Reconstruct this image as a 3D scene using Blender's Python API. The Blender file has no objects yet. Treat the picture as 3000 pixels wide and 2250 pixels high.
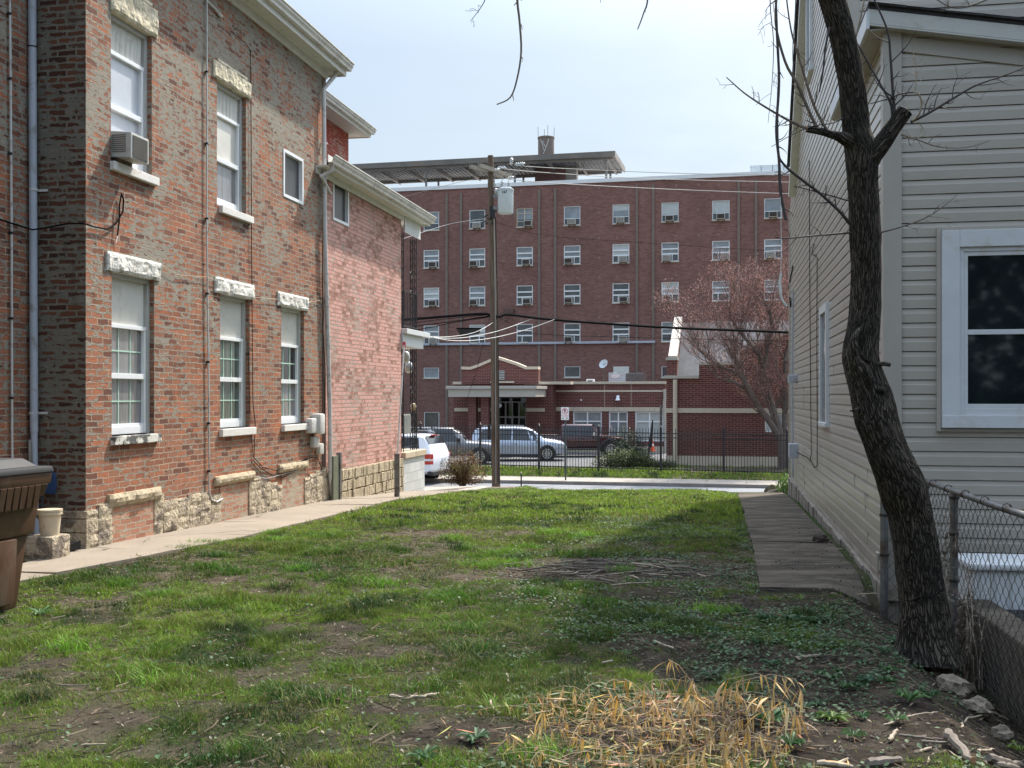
import bpy, bmesh, math, random
import numpy as np
from mathutils import Vector, Matrix
random.seed(7)
SC = bpy.context.scene
COL = SC.collection
R = math.radians

# ---------------------------------------------------------------- camera, sky, sun, exposure
CAMZ = 1.6
FOC, CX, HY = 3200.0, 1500.0, 1160.0          # focal length and horizon of the photograph in its own pixels
cam_d = bpy.data.cameras.new("camera"); cam = bpy.data.objects.new("camera", cam_d); COL.objects.link(cam)
cam.location = (0, 0, CAMZ); cam.rotation_euler = (R(90), 0, 0)
cam_d.sensor_width = 36; cam_d.lens = 36 * FOC / 3000; cam_d.shift_y = 35 / 3000
cam_d.clip_start = 0.05; cam_d.clip_end = 3000
SC.camera = cam

SUN_EL = 52.0
SUN_DIR = Vector((math.sin(R(34)), math.cos(R(34)), 0))
sun_az = math.degrees(math.atan2(SUN_DIR.x, SUN_DIR.y))          # clockwise from +Y
world = bpy.data.worlds.new("World"); SC.world = world; world.use_nodes = True
wn, wl = world.node_tree.nodes, world.node_tree.links
wn.clear()
wo = wn.new("ShaderNodeOutputWorld"); bg = wn.new("ShaderNodeBackground"); bg.inputs["Strength"].default_value = 0.14
sky = wn.new("ShaderNodeTexSky"); sky.sky_type = 'NISHITA'; sky.sun_disc = False
sky.sun_elevation = R(SUN_EL); sky.sun_rotation = R(sun_az); sky.air_density = 1.3; sky.dust_density = 2.5; sky.ozone_density = 1.2
# thin high cloud over the blue
tc = wn.new("ShaderNodeTexCoord"); mp = wn.new("ShaderNodeMapping"); mp.inputs["Scale"].default_value = (1.0, 1.0, 3.2)
nz = wn.new("ShaderNodeTexNoise"); nz.inputs["Scale"].default_value = 2.6; nz.inputs["Detail"].default_value = 6; nz.inputs["Roughness"].default_value = .55
nz.inputs["Distortion"].default_value = .6
cr = wn.new("ShaderNodeValToRGB"); cr.color_ramp.elements[0].position = .40; cr.color_ramp.elements[0].color = (.40, .40, .40, 1)
cr.color_ramp.elements[1].position = .68; cr.color_ramp.elements[1].color = (.80, .80, .80, 1)
mx = wn.new("ShaderNodeMix"); mx.data_type = 'RGBA'
wl.new(tc.outputs["Generated"], mp.inputs[0]); wl.new(mp.outputs[0], nz.inputs["Vector"]); wl.new(nz.outputs[0], cr.inputs[0])
wl.new(cr.outputs[0], mx.inputs[0]); wl.new(sky.outputs[0], mx.inputs[6]); mx.inputs[7].default_value = (4.35, 5.15, 6.0, 1)
# extra brightness overhead, outside the frame, added to raise the ambient light
sz = wn.new("ShaderNodeSeparateXYZ"); wl.new(tc.outputs["Generated"], sz.inputs[0])
mr = wn.new("ShaderNodeMapRange"); mr.inputs["From Min"].default_value = .30; mr.inputs["From Max"].default_value = .95; mr.inputs["To Min"].default_value = .66; mr.inputs["To Max"].default_value = 2.0
wl.new(sz.outputs["Z"], mr.inputs["Value"])
vs_ = wn.new("ShaderNodeVectorMath"); vs_.operation = 'SCALE'; wl.new(mx.outputs[2], vs_.inputs[0]); wl.new(mr.outputs[0], vs_.inputs["Scale"])
# hazy glare of the veiled sun
dt_ = wn.new("ShaderNodeVectorMath"); dt_.operation = 'DOT_PRODUCT'; wl.new(tc.outputs["Generated"], dt_.inputs[0])
dt_.inputs[1].default_value = (SUN_DIR.x * math.cos(R(SUN_EL)), SUN_DIR.y * math.cos(R(SUN_EL)), math.sin(R(SUN_EL)))
pw = wn.new("ShaderNodeMath"); pw.operation = 'POWER'; pw.use_clamp = True; mx0 = wn.new("ShaderNodeMath"); mx0.operation = 'MAXIMUM'; mx0.inputs[1].default_value = 0
wl.new(dt_.outputs["Value"], mx0.inputs[0]); wl.new(mx0.outputs[0], pw.inputs[0]); pw.inputs[1].default_value = 13.0
gl = wn.new("ShaderNodeMix"); gl.data_type = 'RGBA'; gl.blend_type = 'ADD'; gl.inputs[0].default_value = 1
gs = wn.new("ShaderNodeVectorMath"); gs.operation = 'SCALE'; gs.inputs[0].default_value = (14, 13.6, 12.8); wl.new(pw.outputs[0], gs.inputs["Scale"])
wl.new(vs_.outputs[0], gl.inputs[6]); wl.new(gs.outputs[0], gl.inputs[7]); wl.new(gl.outputs[2], bg.inputs[0]); wl.new(bg.outputs[0], wo.inputs[0])

sl = bpy.data.lights.new("sun", 'SUN'); sl.energy = 4.2; sl.angle = R(1.4); sl.color = (1.0, .93, .82)
so = bpy.data.objects.new("sun", sl); COL.objects.link(so)
d = Vector((SUN_DIR.x * math.cos(R(SUN_EL)), SUN_DIR.y * math.cos(R(SUN_EL)), math.sin(R(SUN_EL))))
so.rotation_euler = d.to_track_quat('Z', 'Y').to_euler(); so.location = (20, 20, 30)
SC.view_settings.view_transform = 'Standard'; SC.view_settings.look = 'None'
SC.view_settings.gamma = 1; SC.view_settings.exposure = 0.70

# ---------------------------------------------------------------- projecting photo pixels onto real planes
class Fr:
    """a vertical building frame: origin, turned clockwise by ang degrees; local x right, y away"""
    def __init__(s, ox, oy, ang, oz=0.0):
        s.o = (ox, oy); s.a = R(ang); s.oz = oz
        s.ux = (math.cos(s.a), -math.sin(s.a)); s.uy = (math.sin(s.a), math.cos(s.a))
    def loc(s, X, Y):
        dx, dy = X - s.o[0], Y - s.o[1]
        return dx * s.ux[0] + dy * s.ux[1], dx * s.uy[0] + dy * s.uy[1]
    def world(s, x, y):
        return s.o[0] + x * s.ux[0] + y * s.uy[0], s.o[1] + x * s.ux[1] + y * s.uy[1]
    def _ray(s, px, py):
        c = s.loc(0, 0); e = s.loc((px - CX) / FOC, 1.0)
        return c, (e[0] - c[0], e[1] - c[1]), (HY - py) / FOC
    def py(s, px, py, c=0.0):            # on plane local y=c -> (x,z)
        c0, d0, dz = s._ray(px, py); k = (c - c0[1]) / d0[1]
        return c0[0] + k * d0[0], CAMZ + k * dz - s.oz
    def px(s, px, py, c=0.0):            # on plane local x=c -> (y,z)
        c0, d0, dz = s._ray(px, py); k = (c - c0[0]) / d0[0]
        return c0[1] + k * d0[1], CAMZ + k * dz - s.oz
def W(px, py, t):
    return Vector(((px - CX) / FOC * t, t, CAMZ + (HY - py) / FOC * t))

# ---------------------------------------------------------------- mesh builder
class MB:
    def __init__(s): s.v = []; s.f = []
    def add(s, vs, fs):
        n = len(s.v); s.v += [tuple(v) for v in vs]; s.f += [tuple(i + n for i in f) for f in fs]; return s
    def quad(s, a, b, c, d): return s.add([a, b, c, d], [(0, 1, 2, 3)])
    def box(s, x0, x1, y0, y1, z0, z1):
        if x0 > x1: x0, x1 = x1, x0
        if y0 > y1: y0, y1 = y1, y0
        if z0 > z1: z0, z1 = z1, z0
        return s.add([(x0, y0, z0), (x1, y0, z0), (x1, y1, z0), (x0, y1, z0), (x0, y0, z1), (x1, y0, z1), (x1, y1, z1), (x0, y1, z1)],
                     [(0, 3, 2, 1), (4, 5, 6, 7), (0, 1, 5, 4), (1, 2, 6, 5), (2, 3, 7, 6), (3, 0, 4, 7)])
    def mbox(s, M, sx, sy, sz):
        c = MB().box(-sx / 2, sx / 2, -sy / 2, sy / 2, -sz / 2, sz / 2)
        return s.add([M @ Vector(v) for v in c.v], c.f)
    def tube(s, pts, r, n=6, cap=True):
        pts = [Vector(p) for p in pts]; m = len(pts)
        rs = r if isinstance(r, (list, tuple)) else [r] * m
        up = Vector((0, 0, 1)); prev = None; vs = []; fs = []
        for i, p in enumerate(pts):
            t = (pts[min(i + 1, m - 1)] - pts[max(i - 1, 0)])
            if t.length < 1e-9: t = Vector((0, 0, 1))
            t.normalize()
            if prev is None:
                a = t.cross(up)
                if a.length < .05: a = t.cross(Vector((1, 0, 0)))
            else:
                a = prev - t * prev.dot(t)
                if a.length < 1e-6: a = t.cross(Vector((1, 0, 0)))
            a.normalize(); prev = a; b = t.cross(a)
            for k in range(n):
                an = 2 * math.pi * k / n
                vs.append(p + (a * math.cos(an) + b * math.sin(an)) * rs[i])
        for i in range(m - 1):
            for k in range(n):
                k2 = (k + 1) % n
                fs.append((i * n + k, (i + 1) * n + k, (i + 1) * n + k2, i * n + k2))
        if cap: fs += [tuple(range(n)), tuple(reversed(range((m - 1) * n, m * n)))]
        return s.add(vs, fs)
    def lathe(s, prof, n=16, M=None):
        vs = []; fs = []
        for (r, z) in prof:
            for k in range(n):
                a = 2 * math.pi * k / n; v = Vector((r * math.cos(a), r * math.sin(a), z)); vs.append(M @ v if M else v)
        for i in range(len(prof) - 1):
            for k in range(n):
                k2 = (k + 1) % n; fs.append((i * n + k, i * n + k2, (i + 1) * n + k2, (i + 1) * n + k))
        fs += [tuple(reversed(range(n))), tuple(range((len(prof) - 1) * n, len(prof) * n))]
        return s.add(vs, fs)
    def prism(s, poly, fn0, fn1):
        n = len(poly); vs = [fn0(*p) for p in poly] + [fn1(*p) for p in poly]
        return s.add(vs, [tuple(range(n)), tuple(reversed(range(n, 2 * n)))] + [(i, n + i, n + (i + 1) % n, (i + 1) % n) for i in range(n)])
    def rough(s, x0, x1, y0, y1, z0, z1, amp, cell=.045, seed=0, taper=.55):
        """a stone whose +x face is chipped and uneven"""
        ny, nz = max(2, int((y1 - y0) / cell)), max(2, int((z1 - z0) / cell)); vs = []; fs = []
        for j in range(nz + 1):
            for i in range(ny + 1):
                e = min(i, ny - i, j, nz - j); y, z = y0 + (y1 - y0) * i / ny, z0 + (z1 - z0) * j / nz
                n_ = float(vnoise(y, z, 9, seed)) * .6 + float(vnoise(y, z, 24, seed + 3)) * .4
                jy = (float(vnoise(y, z, 30, seed + 5)) - .5) * .012; vs.append((x1 + amp * (n_ if e else taper * n_ - .25), y + jy, z + jy * .8))
        m = len(vs)
        for j in range(nz):
            for i in range(ny): a = j * (ny + 1) + i; fs.append((a, a + 1, a + ny + 2, a + ny + 1))
        bd = [i for i in range(ny)] + [j * (ny + 1) + ny for j in range(nz)] + [nz * (ny + 1) + i for i in range(ny, 0, -1)] + [j * (ny + 1) for j in range(nz, 0, -1)]
        back = [(x0, vs[b][1], vs[b][2]) for b in bd]; k = len(bd)
        fs += [(bd[(q + 1) % k], bd[q], m + q, m + (q + 1) % k) for q in range(k)]
        return s.add(vs + back, fs)
    def build(s, name, mat, parent=None, smooth=False, bevel=0, label=None, fixn=True):
        me = bpy.data.meshes.new(name); me.from_pydata(s.v, [], s.f)
        if fixn or bevel:
            bm = bmesh.new(); bm.from_mesh(me)
            if bevel:
                es = [e for e in bm.edges if len(e.link_faces) == 2 and e.calc_face_angle(0) > .6]
                bmesh.ops.bevel(bm, geom=es, offset=bevel, segments=2, affect='EDGES', profile=.6)
            bmesh.ops.recalc_face_normals(bm, faces=bm.faces); bm.to_mesh(me); bm.free()
        uvmap(me)
        me.polygons.foreach_set("use_smooth", [bool(smooth)] * len(me.polygons))
        me.update()
        me.materials.append(mat); o = bpy.data.objects.new(name, me); COL.objects.link(o)
        if smooth and smooth != 'all':
            me.set_sharp_from_angle(angle=R(38))
        if parent: o.parent = parent
        if label: o["label"] = label
        return o
def uvmap(me):
    uv = me.uv_layers.new(name="UVMap"); nl = len(me.loops)
    co = np.empty(len(me.vertices) * 3); me.vertices.foreach_get("co", co); co = co.reshape(-1, 3)
    li = np.empty(nl, dtype=np.int32); me.loops.foreach_get("vertex_index", li)
    pn = np.empty(len(me.polygons) * 3); me.polygons.foreach_get("normal", pn); pn = np.abs(pn.reshape(-1, 3))
    lt = np.empty(len(me.polygons), dtype=np.int32); me.polygons.foreach_get("loop_total", lt)
    ax = np.repeat(pn.argmax(1), lt)
    c = co[li]; out = np.empty((nl, 2))
    out[:, 0] = np.where(ax == 0, c[:, 1], c[:, 0]); out[:, 1] = np.where(ax == 2, c[:, 1], c[:, 2])
    uv.data.foreach_set("uv", out.ravel())
def npmesh(name, verts, faces, mat, parent=None, colors=None, smooth=False):
    """verts (n,3), faces (m,k) arrays"""
    me = bpy.data.meshes.new(name); verts = np.asarray(verts, dtype=np.float32); faces = np.asarray(faces, dtype=np.int32)
    m, k = faces.shape
    me.vertices.add(len(verts)); me.vertices.foreach_set("co", verts.ravel())
    me.loops.add(m * k); me.loops.foreach_set("vertex_index", faces.ravel())
    me.polygons.add(m); me.polygons.foreach_set("loop_start", np.arange(0, m * k, k, dtype=np.int32))
    me.update(calc_edges=True)
    me.polygons.foreach_set("use_smooth", [bool(smooth)] * m)
    if colors is not None:
        ca = me.color_attributes.new(name="col", type='FLOAT_COLOR', domain='POINT')
        c4 = np.ones((len(verts), 4), dtype=np.float32); c4[:, :3] = colors; ca.data.foreach_set("color", c4.ravel())
    me.materials.append(mat); o = bpy.data.objects.new(name, me); COL.objects.link(o)
    if parent: o.parent = parent
    return o
def tag(o, label, cat=None, group=None, kind=None):
    if label: o["label"] = label
    if cat: o["category"] = cat
    if group: o["group"] = group
    if kind: o["kind"] = kind
    return o
def thing(name, label, cat, loc=(0, 0, 0), rz=0, group=None):
    o = bpy.data.objects.new(name, None); COL.objects.link(o); o.location = loc; o.rotation_euler = (0, 0, rz); o.empty_display_size = .2
    return tag(o, label, cat, group)
def frthing(name, label, cat, fr, group=None):
    return thing(name, label, cat, (fr.o[0], fr.o[1], fr.oz), -fr.a, group)
def kids(o): return [c for c in bpy.data.objects if c.parent is o]
def copy_tree(o, parent=None):
    c = o.copy(); COL.objects.link(c); c.parent = parent
    for ch in kids(o): copy_tree(ch, c)
    return c
def wall_open(mb, axis, c, u0, u1, z0, z1, opens, depth):
    """a wall face in plane axis=c with real openings and their reveals; depth is signed inward"""
    P = (lambda u, z, k=0: (c + k, u, z)) if axis == 'x' else (lambda u, z, k=0: (u, c + k, z))
    us = sorted({u0, u1} | {o[0] for o in opens} | {o[1] for o in opens}); zs = sorted({z0, z1} | {o[2] for o in opens} | {o[3] for o in opens})
    us = [u for u in us if u0 <= u <= u1]; zs = [z for z in zs if z0 <= z <= z1]
    for i in range(len(us) - 1):
        for j in range(len(zs) - 1):
            um, zm = (us[i] + us[i + 1]) / 2, (zs[j] + zs[j + 1]) / 2
            if any(o[0] < um < o[1] and o[2] < zm < o[3] for o in opens): continue
            mb.quad(P(us[i], zs[j]), P(us[i + 1], zs[j]), P(us[i + 1], zs[j + 1]), P(us[i], zs[j + 1]))
    for (a, b, p, q) in opens:
        for (A, B) in (((a, p), (b, p)), ((b, p), (b, q)), ((b, q), (a, q)), ((a, q), (a, p))):
            mb.quad(P(*A), P(*B), P(*B, depth), P(*A, depth))
def text_part(name, body, size, mat, parent, M, ext=.001, bold=0.0):
    cu = bpy.data.curves.new(name, 'FONT'); cu.body = body; cu.size = size; cu.extrude = ext; cu.align_x = 'CENTER'; cu.align_y = 'CENTER'; cu.offset = bold
    cu.resolution_u = 2
    t = bpy.data.objects.new("tmp_text", cu); COL.objects.link(t); bpy.context.view_layer.update()
    me = bpy.data.meshes.new_from_object(t.evaluated_get(bpy.context.evaluated_depsgraph_get())); bpy.data.objects.remove(t); bpy.data.curves.remove(cu)
    me.transform(M); me.name = name; me.materials.clear(); me.materials.append(mat)
    o = bpy.data.objects.new(name, me); COL.objects.link(o); o.parent = parent; return o

# ---------------------------------------------------------------- numpy noise
def _h(ix, iy, seed):
    n = (ix.astype(np.int64) * 374761393 + iy.astype(np.int64) * 668265263 + seed * 1442695041) & 0x7fffffff
    n = ((n ^ (n >> 13)) * 1274126177) & 0x7fffffff
    return ((n ^ (n >> 16)) & 0xffff) / 65535.0
def vnoise(x, y, sc, seed=0):
    x = np.asarray(x, float) * sc + 1000; y = np.asarray(y, float) * sc + 1000
    ix, iy = np.floor(x), np.floor(y); fx, fy = x - ix, y - iy; fx = fx * fx * (3 - 2 * fx); fy = fy * fy * (3 - 2 * fy)
    a, b, c, e = _h(ix, iy, seed), _h(ix + 1, iy, seed), _h(ix, iy + 1, seed), _h(ix + 1, iy + 1, seed)
    return (a * (1 - fx) + b * fx) * (1 - fy) + (c * (1 - fx) + e * fx) * fy
def fbm(x, y, sc, seed=0, o=4):
    r = 0; a = .5; t = 0
    for i in range(o): r = r + a * vnoise(x, y, sc * 2 ** i, seed + i * 17); t += a; a *= .5
    return r / t
# ---------------------------------------------------------------- materials
def _new(name):
    m = bpy.data.materials.new(name); m.use_nodes = True; n, l = m.node_tree.nodes, m.node_tree.links
    return m, n, l, n["Principled BSDF"]
def _noise(n, l, vec, sc, det=4, rough=.6, dist=0.0, scale=None):
    t = n.new("ShaderNodeTexNoise"); t.inputs["Scale"].default_value = sc; t.inputs["Detail"].default_value = det
    t.inputs["Roughness"].default_value = rough; t.inputs["Distortion"].default_value = dist
    if scale:
        mp = n.new("ShaderNodeMapping"); mp.inputs["Scale"].default_value = scale; l.new(vec, mp.inputs[0]); vec = mp.outputs[0]
    l.new(vec, t.inputs["Vector"]); return t.outputs["Fac"]
def _ramp(n, l, fac, stops):
    r = n.new("ShaderNodeValToRGB"); e = r.color_ramp.elements
    while len(e) < len(stops): e.new(.5)
    for i, (p, c) in enumerate(stops):
        e[i].position = p; e[i].color = (*c, 1) if isinstance(c, tuple) else (c, c, c, 1)
    l.new(fac, r.inputs[0]); return r.outputs[0]
def _mix(n, l, fac, a, b, mode='MIX'):
    m = n.new("ShaderNodeMix"); m.data_type = 'RGBA'; m.blend_type = mode
    for k, v in ((0, fac), (6, a), (7, b)):
        if isinstance(v, (int, float)): m.inputs[k].default_value = v
        elif isinstance(v, tuple): m.inputs[k].default_value = (*v, 1)
        else: l.new(v, m.inputs[k])
    return m.outputs[2]
def _math(n, l, op, a, b=None, c=None, clamp=False):
    m = n.new("ShaderNodeMath"); m.operation = op; m.use_clamp = clamp
    for k, v in ((0, a), (1, b), (2, c)):
        if v is None: continue
        if isinstance(v, (int, float)): m.inputs[k].default_value = v
        else: l.new(v, m.inputs[k])
    return m.outputs[0]
def _bump(n, l, h, dist, bsdf, strength=1.0):
    b = n.new("ShaderNodeBump"); b.inputs["Distance"].default_value = dist; b.inputs["Strength"].default_value = strength
    l.new(h, b.inputs["Height"]); l.new(b.outputs[0], bsdf.inputs["Normal"])
def pm(name, col, rough=.6, metal=0.0, var=.18, sc=4.0, bump=0.0, bsc=40, stain=None, ssc=1.5, sthr=(.55, .7), coat=0, spec=.5, stretch=None):
    m, n, l, b = _new(name); tc = n.new("ShaderNodeTexCoord"); v = tc.outputs["Object"]
    f = _noise(n, l, v, sc, 5, .65, scale=stretch)
    c = _ramp(n, l, f, [(.3, tuple(x * (1 - var) for x in col)), (.7, tuple(min(1, x * (1 + var)) for x in col))])
    if stain:
        s = _ramp(n, l, _noise(n, l, v, ssc, 6, .7, .4, scale=stretch), [(sthr[0], 0.0), (sthr[1], 1.0)]); c = _mix(n, l, s, c, stain)
    l.new(c, b.inputs["Base Color"]); b.inputs["Roughness"].default_value = rough; b.inputs["Metallic"].default_value = metal
    b.inputs["Coat Weight"].default_value = coat; b.inputs["Specular IOR Level"].default_value = spec; b.inputs["Coat Roughness"].default_value = .05
    if bump: _bump(n, l, _noise(n, l, v, bsc, 4, .6, scale=stretch), bump, b)
    return m
def vcol(name, rough=.6, trans=.25, var=0):
    m, n, l, b = _new(name); a = n.new("ShaderNodeAttribute"); a.attribute_name = "col"
    l.new(a.outputs["Color"], b.inputs["Base Color"]); b.inputs["Roughness"].default_value = rough; b.inputs["Specular IOR Level"].default_value = .3
    if trans:
        t = n.new("ShaderNodeBsdfTranslucent"); l.new(a.outputs["Color"], t.inputs[0]); x = n.new("ShaderNodeMixShader"); x.inputs[0].default_value = trans
        l.new(b.outputs[0], x.inputs[1]); l.new(t.outputs[0], x.inputs[2]); l.new(x.outputs[0], n["Material Output"].inputs[0])
    return m
def brick(name, ramp, mortar, bw=.213, bh=.067, ms=.008, smear=None, amt=.5, warp=.004, bumpd=.008, tint=None, tintthr=(.5, .7), tsc=.8,
          dirt=None, dthr=(.55, .75), rough=.85, paint=None, pthr=(.4, .55), fine=.25, pits=False, irr=False, grad=0.0):
    m, n, l, b = _new(name)
    u = n.new("ShaderNodeUVMap"); u.uv_map = "UVMap"; uv = u.outputs[0]
    # a little hand-laid waviness
    nw = n.new("ShaderNodeTexNoise"); nw.inputs["Scale"].default_value = 6; nw.inputs["Detail"].default_value = 3; l.new(uv, nw.inputs["Vector"])
    sub = n.new("ShaderNodeVectorMath"); sub.operation = 'SUBTRACT'; l.new(nw.outputs["Color"], sub.inputs[0]); sub.inputs[1].default_value = (.5, .5, .5)
    scl = n.new("ShaderNodeVectorMath"); scl.operation = 'SCALE'; l.new(sub.outputs[0], scl.inputs[0]); scl.inputs["Scale"].default_value = warp * 6
    ad = n.new("ShaderNodeVectorMath"); ad.operation = 'ADD'; l.new(uv, ad.inputs[0]); l.new(scl.outputs[0], ad.inputs[1]); wv = ad.outputs[0]
    def bt(msz, sm):
        t = n.new("ShaderNodeTexBrick"); t.inputs["Scale"].default_value = 1; t.inputs["Brick Width"].default_value = bw; t.inputs["Row Height"].default_value = bh
        (l.new(_math(n, l, 'MULTIPLY_ADD', _noise(n, l, uv, 2.3, 4, .7), msz * 2.6, msz * -.30), t.inputs["Mortar Size"]) if irr else setattr(t.inputs["Mortar Size"], "default_value", msz)); t.inputs["Mortar Smooth"].default_value = sm; t.inputs["Color1"].default_value = (0, 0, 0, 1)
        t.inputs["Color2"].default_value = (1, 1, 1, 1); t.inputs["Mortar"].default_value = (.5, .5, .5, 1); t.inputs["Bias"].default_value = 0
        t.offset = .5; l.new(wv, t.inputs["Vector"]); return t
    t1 = bt(ms, .15); fac = t1.outputs["Fac"]
    col = _ramp(n, l, t1.outputs["Color"], ramp)
    f = _noise(n, l, uv, 30, 5, .7); col = _mix(n, l, fine, col, _ramp(n, l, f, [(.3, .25), (.7, .95)]), 'OVERLAY')
    if tint:
        s = _ramp(n, l, _noise(n, l, uv, tsc, 5, .6, .5), [(tintthr[0], 0.0), (tintthr[1], 1.0)]); col = _mix(n, l, s, col, _mix(n, l, .6, col, tint))
    if paint:      # worn paint over the brick
        pf = _math(n, l, 'MULTIPLY_ADD', t1.outputs["Color"], .16, _noise(n, l, uv, 1.3, 8, .82, .3)); pf = _math(n, l, 'SUBTRACT', pf, .08); s = _ramp(n, l, pf, [(pthr[0], 0.0), (pthr[1], 1.0)])
        pc = _mix(n, l, _noise(n, l, uv, 9, 3), tuple(x * .85 for x in paint), tuple(min(1, x * 1.12) for x in paint))
        col = _mix(n, l, s, col, pc)
    col = _mix(n, l, fac, col, mortar)
    h = _math(n, l, 'SUBTRACT', 1.0, fac); h = _math(n, l, 'MULTIPLY_ADD', f, .35, h)
    if smear:      # repointing mortar smeared over the brick faces
        t2 = bt(ms * 3.4, .9)
        big = _noise(n, l, uv, 1.0, 9, .74, .8); fn = _noise(n, l, uv, 15, 4, .6, .4, scale=(.55, 1.2, 1))
        fn = _math(n, l, 'MULTIPLY_ADD', fn, 1.7, -.35); fn = _math(n, l, 'MULTIPLY_ADD', t1.outputs["Color"], .18, _math(n, l, 'SUBTRACT', fn, .09)); e = _math(n, l, 'MULTIPLY_ADD', t2.outputs["Fac"], .26, fn)          # more likely close to the joints
        e = _math(n, l, 'MULTIPLY_ADD', big, 2.0, e)
        if grad: sx_ = n.new("ShaderNodeSeparateXYZ"); l.new(uv, sx_.inputs[0]); e = _math(n, l, 'MULTIPLY_ADD', sx_.outputs[1], grad, e)
        sm = _ramp(n, l, _math(n, l, 'ADD', e, -1.20 + amt * .35), [(.46, 0.0), (.54, 1.0)])
        sc2 = _mix(n, l, _noise(n, l, uv, 12, 5), tuple(x * .7 for x in smear), tuple(x * 1.2 for x in smear))
        col = _mix(n, l, sm, col, sc2); h = _math(n, l, 'MULTIPLY_ADD', sm, .35, h)
    if pits:
        pt = _ramp(n, l, _noise(n, l, uv, 19, 3, .6, .8, scale=(.6, 1.3, 1)), [(.66, 0.0), (.71, 1.0)]); col = _mix(n, l, pt, col, (.035, .022, .018)); h = _math(n, l, 'MULTIPLY_ADD', pt, -1.2, h)
    if dirt:
        s = _ramp(n, l, _noise(n, l, uv, 1.3, 7, .75, .3, scale=(1.6, .5, 1)), [(dthr[0], 0.0), (dthr[1], .85)]); col = _mix(n, l, s, col, dirt)
    l.new(col, b.inputs["Base Color"]); b.inputs["Roughness"].default_value = rough; b.inputs["Specular IOR Level"].default_value = .25
    _bump(n, l, h, bumpd, b); return m

M = {}
RED = [(0.0, (.12, .055, .040)), (.25, (.24, .095, .058)), (.5, (.29, .135, .085)), (.75, (.36, .130, .068)), (1.0, (.22, .13, .095))]
M['old_brick'] = brick("old_brick", RED, (.44, .35, .26), ms=.0062, irr=True, warp=.006, grad=.05, smear=(.30, .27, .22), amt=-.32, pits=True, bumpd=.014, tint=(.50, .15, .05), tintthr=(.54, .68), tsc=1.1,
                       dirt=(.13, .10, .085), dthr=(.60, .82), fine=.3)
M['shade_brick'] = brick("shaded_smeared_brick", [(p, tuple(v * .40 for v in c)) for p, c in RED], (.21, .19, .155), ms=.012, irr=True, warp=.007, smear=(.19, .175, .145), amt=.1, pits=True, dirt=(.05, .04, .034), dthr=(.52, .70))  # old brick tones darkened: shade of the return wall put into the colour
M['plate'] = pm("dull_plate", (.24, .15, .125), .8, var=.1)
M['infill_brick'] = brick("infill_brick", [(0, (.30, .13, .085)), (.5, (.40, .20, .13)), (1, (.44, .27, .19))], (.40, .33, .25), smear=(.40, .34, .26), amt=-.1, warp=.006)
M['pink_brick'] = brick("pink_painted_brick", [(0, (.26, .12, .09)), (.5, (.33, .17, .13)), (1, (.30, .22, .17))], (.33, .22, .17), bw=.21, bh=.070, ms=.0075,
                        paint=(.62, .335, .29), pthr=(.41, .52), smear=(.40, .33, .28), amt=-.35, fine=.2)
M['red_paint_brick'] = brick("red_painted_brick", [(0, (.30, .05, .035)), (.5, (.38, .075, .05)), (1, (.28, .10, .07))], (.24, .08, .06), ms=.007, fine=.3,
                             smear=(.42, .27, .22), amt=-.3)
M['far_brick'] = brick("far_brick", [(0, (.145, .068, .057)), (.5, (.195, .094, .080)), (1, (.235, .118, .102))], (.225, .15, .13), bw=.30, bh=.10, ms=.012, warp=.0, bumpd=.004,
                       tint=(.11, .05, .045), tintthr=(.45, .75), tsc=.25, fine=.45)
M['wing_brick'] = brick("wing_brick", [(0, (.085, .026, .024)), (.5, (.11, .034, .031)), (1, (.14, .046, .041))], (.26, .16, .14), bw=.30, bh=.092, ms=.012, warp=0, bumpd=.004, fine=.2)
M['rubble'] = pm("rubble_limestone", (.46, .385, .275), .9, var=.28, sc=5, bump=.05, bsc=22, stain=(.17, .14, .11), ssc=4.5, sthr=(.49, .60))
M['rock_face'] = pm("rock_faced_stone", (.44, .365, .245), .9, var=.22, sc=6, bump=.03, bsc=14, stain=(.20, .165, .125), ssc=6, sthr=(.52, .68))
M['lintel'] = pm("painted_rough_stone", (.66, .64, .59), .8, bump=.03, bsc=14, stain=(.30, .27, .23), ssc=7, sthr=(.55, .68))
M['cream_stone'] = pm("cream_rough_stone", (.58, .52, .38), .85, bump=.035, bsc=12, stain=(.24, .20, .16), ssc=6)
M['white_sill'] = pm("worn_white_paint", (.72, .70, .66), .6, var=.08, stain=(.36, .33, .28), ssc=5, sthr=(.6, .72), bump=.004)
M['bare_sill'] = pm("peeling_sill_paint", (.66, .64, .58), .7, var=.1, stain=(.10, .10, .10), ssc=6, sthr=(.49, .53), bump=.004)
M['white_vinyl'] = pm("white_vinyl", (.76, .78, .80), .4, var=.04)
M['white_paint'] = pm("weathered_white_paint", (.66, .66, .62), .6, var=.08, stain=(.40, .38, .33), ssc=4, sthr=(.58, .75))
M['gutter'] = pm("dirty_white_gutter", (.60, .59, .55), .45, var=.08, stain=(.25, .22, .19), ssc=3.5, sthr=(.53, .72))
M['grey_frame'] = pm("grey_painted_wood", (.42, .42, .40), .6, var=.1)
M['panel'] = pm("ribbed_white_panel", (.74, .72, .66), .5, var=.07, sc=2, stain=(.55, .50, .42), ssc=2)
M['muntin'] = pm("pale_green_muntin", (.42, .60, .50), .5, var=.05)
M['steel'] = pm("galvanised_steel", (.19, .19, .19), .5, .6, var=.25, sc=12, stain=(.11, .075, .055), ssc=6, sthr=(.48, .62), bump=.002)
M['rust_steel'] = pm("rusted_steel", (.13, .085, .07), .7, .4, var=.3, sc=9)
M['fence_wire'] = pm("weathered_wire", (.06, .054, .048), .6, .6, var=.35, sc=14)
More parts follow.
